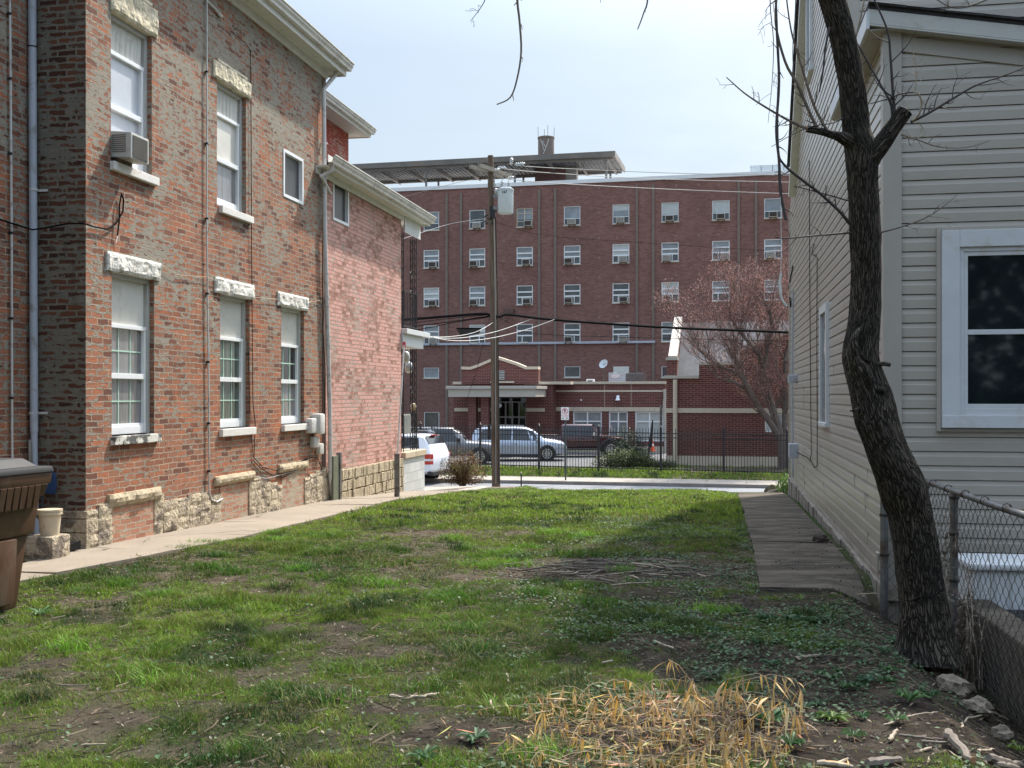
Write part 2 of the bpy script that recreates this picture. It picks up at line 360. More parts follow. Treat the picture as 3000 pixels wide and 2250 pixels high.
M['pipe_grey'] = pm("pale_grey_pipe", (.40, .43, .50), .5, var=.07, stain=(.26, .25, .24), ssc=5)
M['pipe_white'] = pm("white_conduit", (.58, .57, .55), .5, var=.08, stain=(.25, .2, .2), ssc=8)
M['black_iron'] = pm("black_iron", (.018, .019, .022), .45, .3, var=.2)
M['black_rubber'] = pm("black_rubber", (.02, .02, .02), .8, var=.3)
M['cable'] = pm("black_cable", (.008, .008, .009), .95, var=.1, spec=.08)
M['grey_cable'] = pm("grey_cable", (.30, .30, .30), .6, var=.1)
M['white_cable'] = pm("white_cable", (.62, .62, .60), .6, var=.05)
M['shingle'] = pm("dark_shingle", (.035, .033, .036), .9, var=.4, sc=20, bump=.01, bsc=60)
M['roof_red'] = pm("dull_red_drip_edge", (.22, .10, .08), .6, var=.2)
M['concrete_'] = pm("concrete_path", (.255, .212, .165), .9, var=.14, sc=1.6, bump=.004, bsc=60, stain=(.20, .165, .13), ssc=.9, sthr=(.45, .75))
M['old_concrete_'] = pm("stained_concrete", (.125, .105, .082), .95, var=.35, sc=1.3, bump=.006, bsc=50, stain=(.055, .047, .037), ssc=1.6, sthr=(.42, .60), stretch=(1, 2.6, 1), spec=.2)
M['found_conc'] = pm("foundation_concrete", (.23, .205, .17), .9, var=.2, sc=3, bump=.01, bsc=20, stain=(.10, .09, .07), ssc=2.5)
M['block'] = brick("concrete_block", [(0, (.42, .43, .42)), (1, (.50, .51, .50))], (.38, .38, .37), bw=.40, bh=.20, ms=.008, warp=.001, bumpd=.004)
M['tan_cap'] = pm("tan_stone_cap", (.47, .38, .27), .85, var=.12, bump=.006, bsc=25)
M['beige'] = pm("beige_stone_trim", (.52, .45, .36), .8, var=.08, sc=3)
M['cream'] = pm("cream_fascia", (.42, .385, .34), .6, var=.05)
M['asphalt'] = pm("asphalt", (.20, .205, .215), .9, var=.16, sc=1.2, bump=.003, bsc=60, stain=(.125, .125, .13), ssc=.8, sthr=(.5, .66), stretch=(.5, 1.5, 1))
M['lot_asphalt'] = pm("parking_asphalt", (.11, .11, .115), .9, var=.2, sc=1.5)
M['kerb'] = pm("kerb_concrete", (.20, .18, .165), .9, var=.2, sc=2)
M['walk'] = pm("pavement_concrete", (.30, .262, .225), .9, var=.12, sc=1.2, bump=.003, stain=(.27, .24, .21), ssc=1.1)
M['glass_dark'] = pm("dark_glass", (.012, .017, .020), .04, var=.3, sc=3, spec=.8)
M['glass_curt'] = pm("curtained_glass", (.20, .20, .21), .08, var=.35, sc=3, spec=.8, stretch=(1, 6, .6))
M['glass_green'] = pm("greenish_glass", (.075, .10, .085), .06, var=.6, sc=4, spec=.8, stretch=(1, 7, .5))
M['glass_pale'] = pm("pale_glass", (.50, .53, .58), .10, var=.12, sc=1.5, spec=.8)
M['glass_warm'] = pm("warm_curtain_glass", (.62, .60, .54), .15, var=.12, sc=2, spec=.8)
M['far_glass'] = pm("blind_behind_glass", (.20, .225, .25), .12, var=.35, sc=.9, spec=.8)
M['far_glass_dark'] = pm("dim_far_glass", (.05, .058, .068), .10, var=.5, sc=1.2, spec=.8)
M['far_glass_pale'] = pm("pale_blind_glass", (.42, .45, .45), .2, var=.12, sc=2, spec=.8)
M['screen'] = pm("insect_screen", (.045, .045, .048), .35, var=.3, sc=3, stretch=(1, 5, .4))
M['ac_white'] = pm("air_conditioner_casing", (.50, .49, .46), .5, var=.1, stain=(.28, .2, .14), ssc=6, sthr=(.6, .75))
M['ac_grille'] = pm("air_conditioner_grille", (.15, .14, .125), .6, var=.15)
M['fascia'] = pm("beige_white_fascia", (.50, .50, .47), .5, var=.06, stain=(.38, .36, .31), ssc=2)
M['ac_dark'] = pm("dark_air_conditioner", (.045, .033, .028), .6, var=.2)
M['wood_pole'] = pm("weathered_pole_wood", (.125, .085, .06), .9, var=.35, sc=5, bump=.02, bsc=18, stain=(.20, .17, .14), ssc=3, sthr=(.5, .7), stretch=(6, 6, .35))
M['grey_wood'] = pm("grey_crossarm_wood", (.24, .22, .19), .9, var=.25, sc=6, bump=.01, bsc=20)
M['transformer'] = pm("pale_grey_enamel", (.50, .56, .58), .4, var=.08, sc=3, stain=(.35, .38, .38), ssc=3)
M['porcelain'] = pm("grey_porcelain", (.50, .53, .55), .25, var=.1)
M['conduit'] = pm("tan_drainpipe", (.175, .135, .115), .7, var=.15)
M['roof_white'] = pm("white_roof_edge", (.70, .71, .73), .5, var=.06)
M['metal_deck'] = pm("weathered_roof_deck", (.17, .155, .14), .8, var=.2, sc=.6, stain=(.20, .13, .10), ssc=.6)
M['deck_under'] = pm("corrugated_deck_soffit", (.13, .125, .12), .8, var=.25, sc=.5)
M['roof_grey'] = pm("grey_metal_roof", (.12, .122, .13), 1.0, spec=.05, var=.12, sc=1.5)
M['bin_brown'] = pm("brown_bin_plastic", (.095, .050, .032), .42, var=.2, sc=6, stain=(.17, .13, .10), ssc=3, sthr=(.55, .8), stretch=(1.5, 1.5, .6))
M['bin_black'] = pm("black_bin_lid", (.016, .017, .020), .7, var=.2, sc=8)
M['mulch'] = pm("dark_mulch", (.06, .045, .035), .95, var=.5, sc=9, bump=.04, bsc=30)
M['sign_white'] = pm("sign_white", (.75, .74, .74), .5, var=.03)
M['sign_red'] = pm("sign_red", (.50, .05, .07), .5, var=.05)
M['sign_black'] = pm("sign_black", (.02, .02, .02), .5, var=.05)
M['green_post'] = pm("green_steel_post", (.055, .075, .075), .6, .3, var=.2)
M['board_green'] = pm("old_green_board", (.12, .13, .085), .8, var=.2, sc=7, stain=(.07, .07, .05), ssc=5)
M['car_silver'] = pm("silver_paint", (.42, .47, .56), .28, .55, var=.03, coat=.8)
M['car_white'] = pm("white_car_paint", (.74, .75, .80), .3, 0, var=.03, coat=.8)
M['car_maroon'] = pm("maroon_paint", (.045, .005, .008), .25, .1, var=.05, coat=1)
M['car_grey'] = pm("grey_paint", (.16, .16, .17), .3, .5, var=.05, coat=.8)
M['car_black'] = pm("black_trim", (.02, .02, .022), .5, var=.1)
M['car_glass'] = pm("car_glass", (.018, .022, .028), .03, var=.2, spec=.9)
M['tail_red'] = pm("tail_lamp_red", (.45, .015, .015), .2, var=.1, coat=1)
M['lamp_clear'] = pm("clear_lamp", (.6, .6, .58), .15, var=.1, coat=1)
M['rim'] = pm("alloy_rim", (.5, .5, .52), .3, .8, var=.05)
M['cone_orange'] = pm("cone_orange", (.75, .13, .06), .5, var=.08)
M['blue_plastic'] = pm("blue_plastic", (.012, .045, .12), .5, var=.15)
M['tan_plastic'] = pm("stained_cream_plastic", (.55, .46, .33), .6, var=.12, stain=(.28, .2, .14), ssc=6)
M['handle_wood'] = pm("wooden_handle", (.42, .31, .19), .6, var=.15, sc=10)
M['twig'] = pm("grey_twig_bark", (.17, .14, .115), .85, var=.35, sc=18)
M['twig_pale'] = pm("bleached_stick", (.34, .28, .21), .85, var=.3, sc=15, bump=.003)
M['twig_dark'] = pm("dark_twig_bark", (.055, .045, .045), .8, var=.3, sc=18)
M['cut_wood'] = pm("cut_wood_end", (.42, .22, .11), .8, var=.2, sc=12)
M['rock'] = pm("mossy_rock", (.20, .17, .13), .95, var=.35, sc=9, bump=.03, bsc=18, stain=(.11, .12, .06), ssc=7)
M['bg_bark'] = pm("dark_tree_bark", (.115, .088, .078), .9, var=.3, sc=8, bump=.01, bsc=25)
M['leafcol'] = vcol("leaf_colours", .55, .3)
M['grasscol'] = vcol("grass_colours", .6, .35)
M['strawcol'] = vcol("straw_colours", .55, .3)
# vinyl siding: base colour with faint grain and weathering
M['siding'] = pm("beige_vinyl_siding", (.435, .397, .347), .30, var=.04, sc=.7, bump=.0004, bsc=30, stain=(.37, .345, .30), ssc=1.3, sthr=(.5, .8), stretch=(1, .4, 2))
M['siding_trim'] = pm("beige_corner_post", (.41, .377, .332), .5, var=.05)
M['house_white'] = pm("white_aluminium_trim", (.62, .64, .66), .45, var=.05, stain=(.5, .48, .42), ssc=2)
def splash(m):      # mud splash and grime low on the wall, stays wherever the sun is
    n, l = m.node_tree.nodes, m.node_tree.links; b = n["Principled BSDF"]; src = b.inputs["Base Color"].links[0].from_socket; tc = n.new("ShaderNodeTexCoord")
    sp = n.new("ShaderNodeSeparateXYZ"); l.new(tc.outputs["Object"], sp.inputs[0]); g = _ramp(n, l, sp.outputs[2], [(0.0, .9), (.55, 0.0)])
    f = _ramp(n, l, _noise(n, l, tc.outputs["Object"], 7, 7, .75), [(.36, 0.0), (.62, 1.0)]); l.new(_mix(n, l, _math(n, l, 'MULTIPLY', g, f), src, (.20, .17, .125)), b.inputs["Base Color"])
splash(M['siding']); splash(M['siding_trim'])
# bark of the near tree: long vertical interlaced furrows
def bark(name):
    m, n, l, b = _new(name); u = n.new("ShaderNodeUVMap"); u.uv_map = "UVMap"; v = u.outputs[0]
    nw = n.new("ShaderNodeTexNoise"); nw.inputs["Scale"].default_value = 14; nw.inputs["Detail"].default_value = 2; l.new(v, nw.inputs["Vector"])
    s = n.new("ShaderNodeVectorMath"); s.operation = 'SCALE'; s.inputs["Scale"].default_value = .035; l.new(nw.outputs["Color"], s.inputs[0])
    a = n.new("ShaderNodeVectorMath"); a.operation = 'ADD'; l.new(v, a.inputs[0]); l.new(s.outputs[0], a.inputs[1])
    mp = n.new("ShaderNodeMapping"); mp.inputs["Scale"].default_value = (1, .12, 1); l.new(a.outputs[0], mp.inputs[0])
    ve = n.new("ShaderNodeTexVoronoi"); ve.feature = 'DISTANCE_TO_EDGE'; ve.inputs["Scale"].default_value = 62; l.new(mp.outputs[0], ve.inputs["Vector"])
    e = _ramp(n, l, ve.outputs["Distance"], [(0.0, 0.0), (.22, 1.0)])
    f = _noise(n, l, v, 30, 5, .7); g = _noise(n, l, v, 2.5, 4, .6)
    c = _mix(n, l, f, (.080, .067, .050), (.165, .143, .112)); c = _mix(n, l, _ramp(n, l, g, [(.4, 0.0), (.7, 1.0)]), c, (.055, .046, .04))
    c = _mix(n, l, e, (.018, .015, .012), c)
    l.new(c, b.inputs["Base Color"]); b.inputs["Roughness"].default_value = .9; b.inputs["Specular IOR Level"].default_value = .2
    _bump(n, l, _math(n, l, 'MULTIPLY_ADD', f, .4, e), .022, b); return m
M['bark'] = bark("furrowed_bark")
# cracks and drips worked into the two old paths
def crack(m, sc, col):
    n, l = m.node_tree.nodes, m.node_tree.links; b = n["Principled BSDF"]; lk = b.inputs["Base Color"].links[0]; src = lk.from_socket; tc = n.new("ShaderNodeTexCoord")
    nw = n.new("ShaderNodeTexNoise"); nw.inputs["Scale"].default_value = 3; nw.inputs["Detail"].default_value = 5; l.new(tc.outputs["Object"], nw.inputs["Vector"])
    ad = n.new("ShaderNodeMix"); ad.data_type = 'VECTOR'; ad.inputs[0].default_value = .25; l.new(tc.outputs["Object"], ad.inputs[4]); l.new(nw.outputs["Color"], ad.inputs[5])
    ve = n.new("ShaderNodeTexVoronoi"); ve.feature = 'DISTANCE_TO_EDGE'; ve.inputs["Scale"].default_value = sc; l.new(ad.outputs[1], ve.inputs["Vector"])
    e = _ramp(n, l, ve.outputs["Distance"], [(0.0, 1.0), (.012, 0.0)]); k = _ramp(n, l, _noise(n, l, tc.outputs["Object"], .9, 2), [(.48, 0.0), (.56, 1.0)])
    e = _math(n, l, 'MULTIPLY', e, k); l.new(_mix(n, l, e, src, col), b.inputs["Base Color"]); return m
M['concrete'] = crack(M['concrete_'], .9, (.06, .055, .035)); M['old_concrete'] = crack(M['old_concrete_'], 1.1, (.03, .03, .02))
# soil of the lot, with thin moss/grass colour where the mask attribute says so
def soil(name):
    m, n, l, b = _new(name); tc = n.new("ShaderNodeTexCoord"); v = tc.outputs["Object"]
    at = n.new("ShaderNodeAttribute"); at.attribute_name = "col"; sp = n.new("ShaderNodeSeparateColor"); l.new(at.outputs["Color"], sp.inputs[0])
    d = _ramp(n, l, _noise(n, l, v, 5, 8, .75, .3), [(.32, (.022, .017, .014)), (.5, (.062, .048, .038)), (.68, (.14, .115, .088))])
    tan = _ramp(n, l, _noise(n, l, v, 7, 8, .7), [(.3, (.13, .10, .07)), (.7, (.26, .21, .15))])
    d = _mix(n, l, sp.outputs[1], d, tan)
    g = _ramp(n, l, _noise(n, l, v, 16, 6, .7), [(.3, (.026, .045, .012)), (.7, (.075, .115, .028))])
    c = _mix(n, l, sp.outputs[0], d, g)
    l.new(c, b.inputs["Base Color"]); b.inputs["Roughness"].default_value = 1; b.inputs["Specular IOR Level"].default_value = .15
    _bump(n, l, _noise(n, l, v, 18, 8, .75), .07, b); return m
M['soil'] = soil("garden_soil")
# ---------------------------------------------------------------- terrain
FS = Fr(0, 42.96, 13)          # street: local y=0 is the far kerb face
TH = math.tan(R(10.8))
def lot_lat(x, y):             # distance to the right of the old brick wall plane
    return (x - TH * y + 6.493) * math.cos(R(10.8))
def gz0(x, y):
    x = np.asarray(x, float); y = np.asarray(y, float)
    L = np.interp(y, [-50, 9, 11.2, 18.1, 22.3, 27, 28.5, 30.5, 33.5, 35], [0, 0, 0, -.158, -.38, -.76, -.84, -.93, -1.7, -1.86])
    Rt = np.interp(y, [-50, 9, 11.2, 18.1, 22.3, 26.5, 29, 33, 35], [0, 0, 0, -.158, -.37, -.73, -1.25, -1.75, -1.86])
    k = np.clip((x - 0.3) / 1.6, 0, 1); k = k * k * (3 - 2 * k)
    z = L * (1 - k) + Rt * k
    # bank down to the neighbour's yard behind the wire fence
    fx = 1.80 + .145 * y
    z = z - .45 * np.clip((x - fx + .45) / .9, 0, 1) * np.clip((9.6 - y) / .8, 0, 1)
    s = (y - 42.96) * math.cos(FS.a) + x * math.sin(FS.a)
    far = np.interp(s, [-9.5, 2.1, 2.5, 3.2, 4.6, 8.0, 9.0], [-1.88, -1.88, -1.71, -1.56, -1.54, -1.88, -1.90])
    farR = np.interp(s, [-9.5, 2.1, 2.5, 3.2, 12.0, 14.0], [-1.88, -1.88, -1.71, -1.58, -1.60, -1.90])
    kr = np.clip((x - 5.6) / 1.2, 0, 1); far = far * (1 - kr) + farR * kr
    m = np.clip((s + 9.6) / .8, 0, 1)
    z = np.minimum(z, 9) * (1 - m) + far * m
    return z
def gz(x, y):
    z = gz0(x, y)
    s = (np.asarray(y, float) - 42.96) * math.cos(FS.a) + np.asarray(x, float) * math.sin(FS.a)
    b = (fbm(x, y, 1.1, 3, 3) - .5) * .10 + (fbm(x, y, 6, 9, 3) - .5) * .035
    return z + b * np.where((s < -11) | ((s > 2.6) & (s < 9)), 1.0, 0.0) * path_off(x, y)
def rl(x, y):                  # distance left of the siding wall plane
    return (1.358 + TH * np.asarray(y, float) - np.asarray(x, float)) * math.cos(R(10.8))
def path_off(x, y):            # 0 on the paths and under the walls, 1 on the lawn
    a = lot_lat(np.asarray(x, float), np.asarray(y, float)); r = rl(x, y)
    left = np.clip((a - 1.25) / .25, 0, 1); right = np.where((np.asarray(y) > 8.6) & (r < 1.2), 0.0, 1.0)
    return np.where(np.asarray(y) < 30, np.minimum(left, right), 1.0)
BARE = [(1.0, 10.1, 1.15, .60, 1.5), (-.55, 12.9, 1.3, .40, .75), (-1.9, 13.4, .8, .3, .5), (.9, 7.0, .5, .28, .8), (1.5, 6.6, .6, .3, .6), (-1.4, 7.6, .35, .18, .4), (-1.0, 10.2, .5, .25, .4), (-.2, 9.6, .4, .2, .6),
        (2.3, 6.2, .8, .5, .9), (2.2, 5.4, .9, .5, 1.0), (1.2, 5.2, 1.0, .45, .9), (-.2, 5.1, .4, .25, .6), (-2.0, 5.4, .22, .12, .5), (-2.2, 8.9, .4, .2, .5),
        (-2.35, 4.9, .3, .2, .5), (-.9, 6.9, .3, .14, .5), (2.6, 7.2, .5, .6, .6), (-.6, 5.6, .35, .15, .5)]
def grassmask(x, y):
    x = np.asarray(x, float); y = np.asarray(y, float)
    g = .80 + 1.25 * (fbm(x, y, .95, 21, 5) - .5) + 1.5 * (fbm(x, y, 5.5, 5, 3) - .5)
    g = g + np.clip((y - 12) / 5, 0, .5)                      # the far part is thick turf
    sh = np.clip((x + .2 - .03 * y) / 1.6, 0, 1) * np.clip((10.8 - y) / 2.5, 0, 1)
    g = g - .36 * sh                                           # thin on the right, near the camera
    for (bx, by, rx, ry, a) in BARE:
        q = ((x - bx) / rx) ** 2 + ((y - by) / ry) ** 2; g = g - a * np.exp(-q * q * .8) * (.8 + .5 * vnoise(x, y, 5, 3))
    fx = 1.80 + .145 * y
    g = g - .7 * np.clip((x - fx + .5) / .4, 0, 1) * np.clip((9.4 - y) / .5, 0, 1)
    return np.clip(g, 0, 1)
def lawn_ok(x, y):             # inside the lot's grass, off the paths
    a = lot_lat(x, y); edge = np.interp(y, [8.6, 9.6, 11, 12.6], [.1, .50, .86, 1.04]) + .14 * (fbm(x, y, 2.2, 31, 2) - .5)
    r = rl(x, y); e2 = np.where(y > 8.75 + .35 * (fbm(x, y, 3, 8, 2) - .5), 1.02 + .14 * (fbm(x, y, 2.5, 41, 2) - .5), -9)
    lft = np.where(y < 10.2, x > -6.0, True)
    return (a > edge) & (r > e2) & (y < 31) & lft
def grid(xs, ys, name, mat, fn, colfn=None, parent=None):
    X, Y = np.meshgrid(xs, ys); Z = fn(X, Y); nx, ny = len(xs), len(ys)
    v = np.stack([X.ravel(), Y.ravel(), Z.ravel()], 1)
    i = np.arange(ny - 1)[:, None] * nx + np.arange(nx - 1)[None, :]; i = i.ravel()
    f = np.stack([i, i + 1, i + nx + 1, i + nx], 1)
    o = npmesh(name, v, f, mat, parent, colors=colfn(X.ravel(), Y.ravel()) if colfn else None, smooth=True)
    return o
def soilcol(x, y):
    g = grassmask(x, y); s = (y - 42.96) * math.cos(FS.a) + x * math.sin(FS.a)
    g = np.where(s > -8, np.where((s > 2.2) & (x < 6.5), .75, .12), g * .9)
    g = np.where((s > 5) & (x < 6), .35 * fbm(x, y, .8, 2, 3) + .1, g)
    tan = np.clip((-.2 - x) / 2.5, 0, 1) * .8 * np.clip(fbm(x, y, 1.3, 77, 3) * 2.2 - .5, 0, 1) + np.where(s > -8, .9, 0)
    g = np.where((y > 29.5) & (s < -8), 0, g)
    tan = np.maximum(tan, np.where((y > 29.5) & (s < -8), 1.0, 0)); tan = np.maximum(tan, np.where((y > 9) & (y < 16), .55, 0))
    return np.stack([g, np.clip(tan, 0, 1), np.zeros_like(g)], 1)
xs = np.concatenate([[-900, -400, -150, -60, -25, -14, -9], np.arange(-7, 7.01, .07), np.arange(7.5, 16, .5), [20, 30, 60, 150, 400, 900]])
ys = np.concatenate([[-60, -20, -6, 0, 2], np.arange(3, 12, .07), np.arange(12, 31, .14), np.arange(31, 56, .5), [60, 70, 90, 130, 250, 600, 2200]])
tag(grid(xs, ys, "ground", M['soil'], gz, soilcol), "patchy earth of the empty lot and the ground beyond", kind='structure')

FL = Fr(-4.37, 11.2, 10.8)     # houses left: local x=0 is the long brick wall
FR = Fr(3.04, 8.83, 10.8)      # house right: local x=0 is its long siding wall
def strip(name, mat, fr, x0, x1, y0, y1, nx, ny, lift, label, th=.06, wob=0.0, slab=None, wf=None):
    """a slab that follows the slope"""
    m = MB(); seg = 1.52; k0 = 0; yq = y0; rj = random.Random(2)
    while yq < y1 - .2:
        yz = min(yq + seg, y1); v = []; f = []; nyy = max(2, ny // 8); dz = rj.uniform(-.006, .006); tl = rj.uniform(-.008, .008)
        for j in range(nyy + 1):
            for i in range(nx + 1):
                yy = yq + .006 + (yz - yq - .012) * j / nyy; xa = x0 + (wob * (float(fbm(yy, 3.3, 1.3, 5, 3)) - .5) if wob else 0); xe = wf(yy) if wf else x1; xx = xa + (xe - xa) * i / nx
                X, Y = fr.world(xx, yy); v.append((X, Y, float(gz0(X, Y)) + lift + dz + tl * (i / nx - .5)))
        n = len(v); v += [(a, b, c - th) for a, b, c in v]
        for j in range(nyy):
            for i in range(nx): a = j * (nx + 1) + i; f.append((a, a + 1, a + nx + 2, a + nx + 1))
        bd = [i for i in range(nx)] + [(j * (nx + 1) + nx) for j in range(nyy)] + [nyy * (nx + 1) + i for i in range(nx, 0, -1)] + [j * (nx + 1) for j in range(nyy, 0, -1)]
        for k in range(len(bd)): a, b = bd[k], bd[(k + 1) % len(bd)]; f.append((a, a + n, b + n, b))
        m.add(v, f); yq = yz
    o = m.build(name, mat, None); tag(o, label, kind='structure'); return o
strip("pavement", M['concrete'], FL, -.02, 1.06, -4.5, 16.5, 2, 60, .035, "narrow concrete path along the brick houses", wob=.0, wf=lambda q: float(np.interp(q, [-3.2, -1.8, -.3, 1.3], [.15, .54, .90, 1.08])))
strip("path", M['old_concrete'], FR, -1.0, -.14, -.05, 12.6, 3, 40, .03, "stained concrete path beside the siding house", wob=.10)
# landing slab at the end of the left path
mb = MB(); 
for (x0, x1, y0, y1, sh) in ((-.1, 2.1, 16.52, 19.4, .9), (-4.5, -.11, 13.3, 19.4, 0)):
    P = [FL.world(x, y) for x, y in ((x0, y0), (x1 - sh, y0), (x1, y1), (x0, y1))]
    zt = [float(gz0(*p)) + .03 for p in P]
    mb.add([(P[i][0], P[i][1], zt[i]) for i in range(4)] + [(P[i][0], P[i][1], zt[i] - .5) for i in range(4)], [(0, 1, 2, 3), (0, 4, 5, 1), (1, 5, 6, 2), (2, 6, 7, 3), (3, 7, 4, 0)])
tag(mb.build("path", M['walk']), "pale slab where the path meets the street", kind='structure')
def fsbox(name, mat, x0, x1, y0, y1, z0, z1, label, bevel=0):
    mb = MB(); n = 24
    P = lambda x, y, z: (*FS.world(x, y), z)
    mb.prism([(x0, y0), (x1, y0), (x1, y1), (x0, y1)], lambda x, y: P(x, y, z0), lambda x, y: P(x, y, z1))
    o = mb.build(name, mat, None, bevel=bevel); tag(o, label, kind='structure'); return o
fsbox("road", M['asphalt'], -90, 90, -8.2, -.002, -1.95, -1.85, "grey asphalt street behind the lot")
fsbox("kerb", M['kerb'], -90, 90, 0, .16, -1.95, -1.715, "low concrete kerb of the far pavement", bevel=.02)
mb = MB(); P = lambda x, y, z: (*FS.world(x, y), z)
for i in range(-40, 42):
    mb.prism([(i * 1.5, .165), (i * 1.5 + 1.485, .165), (i * 1.5 + 1.485, 2.25), (i * 1.5, 2.25)], lambda x, y: P(x, y, -1.95), lambda x, y: P(x, y, -1.72))
tag(mb.build("pavement", M['walk'], None, bevel=.008), "pale concrete pavement on the far side of the street", kind='structure')
fsbox("parking_lot", M['lot_asphalt'], -60, 5.2, 9.4, 36, -1.97, -1.86, "dark asphalt of the parking lot by the brick building")

# ---------------------------------------------------------------- grass blades
rng = np.random.default_rng(11)
def blades(x, y, h, w, lean, colr):
    n = len(x); z = gz(x, y) - .004
    a = rng.uniform(0, 2 * np.pi, n); la = rng.uniform(0, 2 * np.pi, n); ln = lean * h * rng.uniform(.2, 1.3, n)
    dx, dy = np.cos(a) * w / 2, np.sin(a) * w / 2
    b0 = np.stack([x - dx, y - dy, z], 1); b1 = np.stack([x + dx, y + dy, z], 1)
    mx_, my_ = x + np.cos(la) * ln * .35, y + np.sin(la) * ln * .35
    m0 = np.stack([mx_ - dx * .7, my_ - dy * .7, z + h * .6], 1); m1 = np.stack([mx_ + dx * .7, my_ + dy * .7, z + h * .6], 1)
    t = np.stack([x + np.cos(la) * ln, y + np.sin(la) * ln, z + h * .95], 1)
    v = np.stack([b0, b1, m0, m1, t], 1).reshape(-1, 3); k = np.arange(n)[:, None] * 5
    f = np.concatenate([np.stack([k + 0, k + 1, k + 3], 2), np.stack([k + 0, k + 3, k + 2], 2), np.stack([k + 2, k + 3, k + 4], 2)], 1).reshape(-1, 3)
    return v, f, np.repeat(colr, 5, axis=0)
def scatter(n, x0, x1, y0, y1):
    return rng.uniform(x0, x1, n), rng.uniform(y0, y1, n)
def grass(name, parts, label):
    V = []; F = []; C = []; off = 0
    for (v, f, c) in parts: V.append(v); F.append(f + off); C.append(c); off += len(v)
    o = npmesh(name, np.concatenate(V), np.concatenate(F), M['grasscol'], colors=np.concatenate(C)); tag(o, label, 'grass', kind='stuff'); return o
def gcol(x, y):
    n = len(x); a = np.array([.058, .118, .022]); b = np.array([.215, .32, .042]); c = np.array([.24, .21, .09]); e = np.array([.042, .085, .022])
    k = np.clip(fbm(x, y, .7, 55, 4) * 1.7 - .30 + np.clip((y - 12) / 8, 0, .6) + rng.normal(0, .14, n), 0, 1)[:, None]  # distant blades lean to the bright green: sunlight painted into their colour
    col = a * (1 - k) + b * k
    dk = np.clip((fbm(x, y, 2.6, 91, 3) - .55) * 6, 0, 1)[:, None]; col = col * (1 - dk) + e * dk
    dry = (rng.uniform(0, 1, n) < (.10 + .25 * np.clip((fbm(x, y, 1.2, 66, 3) - .5) * 5, 0, 1)))[:, None]
    col = np.where(dry, c * rng.uniform(.6, 1.3, (n, 1)), col)
    fn_ = vnoise(x, y, 11, 61)[:, None] * .5 + vnoise(x, y, 26, 62)[:, None] * .5
    return col * rng.uniform(.75, 1.25, (n, 1)) * (.62 + .80 * fn_)
parts = []
for (n, y0, y1, h0, h1, w) in ((330000, 4.3, 8.0, .018, .050, .0042), (300000, 8.0, 14, .020, .055, .0075), (260000, 14, 31, .03, .075, .017)):
    x0, x1 = -.47 * y1 - .3, min(.42 * y1, 4.2)
    x, y = scatter(n, x0, x1, y0, y1)
    g = grassmask(x, y); keep = (rng.uniform(0, 1, n) < np.clip((g - .27) * 1.8, 0.02, 1)) & lawn_ok(x, y) & (np.abs(x) < .5 * y + .3)
    x, y, g = x[keep], y[keep], g[keep]; n = len(x)
    tuft = np.clip((fbm(x, y, 3.2, 12, 3) - .52) * 5, 0, 1)
    h = (rng.uniform(h0, h1, n)) * (.55 + .6 * g) * (.36 + .80 * vnoise(x, y, 9, 71)) * (1 + 1.1 * tuft * np.clip((16 - y) / 6, 0, 1))
    col = gcol(x, y); col = col * (1 - .25 * tuft[:, None])
    parts.append(blades(x, y, h, w * rng.uniform(.6, 1.3, n), .8, col))
# tall dark tufts
for i in range(70):
    cx, cy = rng.uniform(-3.6, 1.5), rng.uniform(4.6, 13)
    if not bool(lawn_ok(np.array([cx]), np.array([cy]))[0]): continue
    n = 260; x = cx + rng.normal(0, .07 + .05 * rng.uniform(), n); y = cy + rng.normal(0, .07, n); kk = rng.uniform(.5, 1.3)
    parts.append(blades(x, y, rng.uniform(.03, .085, n) * (.6 + .5 * kk), .0045 * (1 + cy / 20) * np.ones(n), 1.1, gcol(x, y) * np.array([.75, 1.02, .7]) * kk))
grass("grass", parts, "patchy green lawn of the empty lot")
# verge by the pavement, and the rough grass behind the railings
n = 60000; u, s = rng.uniform(-16, 14, n), rng.uniform(2.3, 9.0, n)
X = FS.o[0] + u * FS.ux[0] + s * FS.uy[0]; Y = FS.o[1] + u * FS.ux[1] + s * FS.uy[1]
keep = (rng.uniform(0, 1, n) < np.where(s < 3.3, 1.0, np.where(s < 4.6, .75, .22) * np.where(u > 6.3, .25, 1))); X, Y = X[keep], Y[keep]; n = len(X)
grass("grass", [blades(X, Y, rng.uniform(.05, .17, n), .045 * rng.uniform(.5, 1.2, n), .9, gcol(X, Y * .5 + 6) * .85)], "strip of rough grass between the street pavement and the iron railings")

# broad-leaved ground cover and rosettes: little curled leaves on the soil
def leaves(x, y, z, size, tilt, col, ar=.6):
    n = len(x); a = rng.uniform(0, 2 * np.pi, n); t = rng.uniform(tilt[0], tilt[1], n)
    ux = np.stack([np.cos(a) * np.cos(t), np.sin(a) * np.cos(t), np.sin(t)], 1); uy = np.stack([-np.sin(a), np.cos(a), rng.uniform(-.3, .3, n)], 1)
    c = np.stack([x, y, z], 1); s = size[:, None]
    p0 = c; p1 = c + ux * s * .5 + uy * s * ar * .5; p2 = c + ux * s + np.array([0, 0, -.1]) * s; p3 = c + ux * s * .5 - uy * s * ar * .5
    v = np.stack([p0, p1, p2, p3], 1).reshape(-1, 3); k = np.arange(n)[:, None] * 4
    f = (k + np.array([[0, 1, 2, 3]]))
    return v, f, np.repeat(col, 4, axis=0)
def cat(parts):
    V = []; F = []; C = []; off = 0
    for (v, f, c) in parts: V.append(v); F.append(f + off); C.append(c); off += len(v)
    return np.concatenate(V), np.concatenate(F), np.concatenate(C)
n = 230000; x, y = scatter(n, -4, 4.0, 4.4, 15)
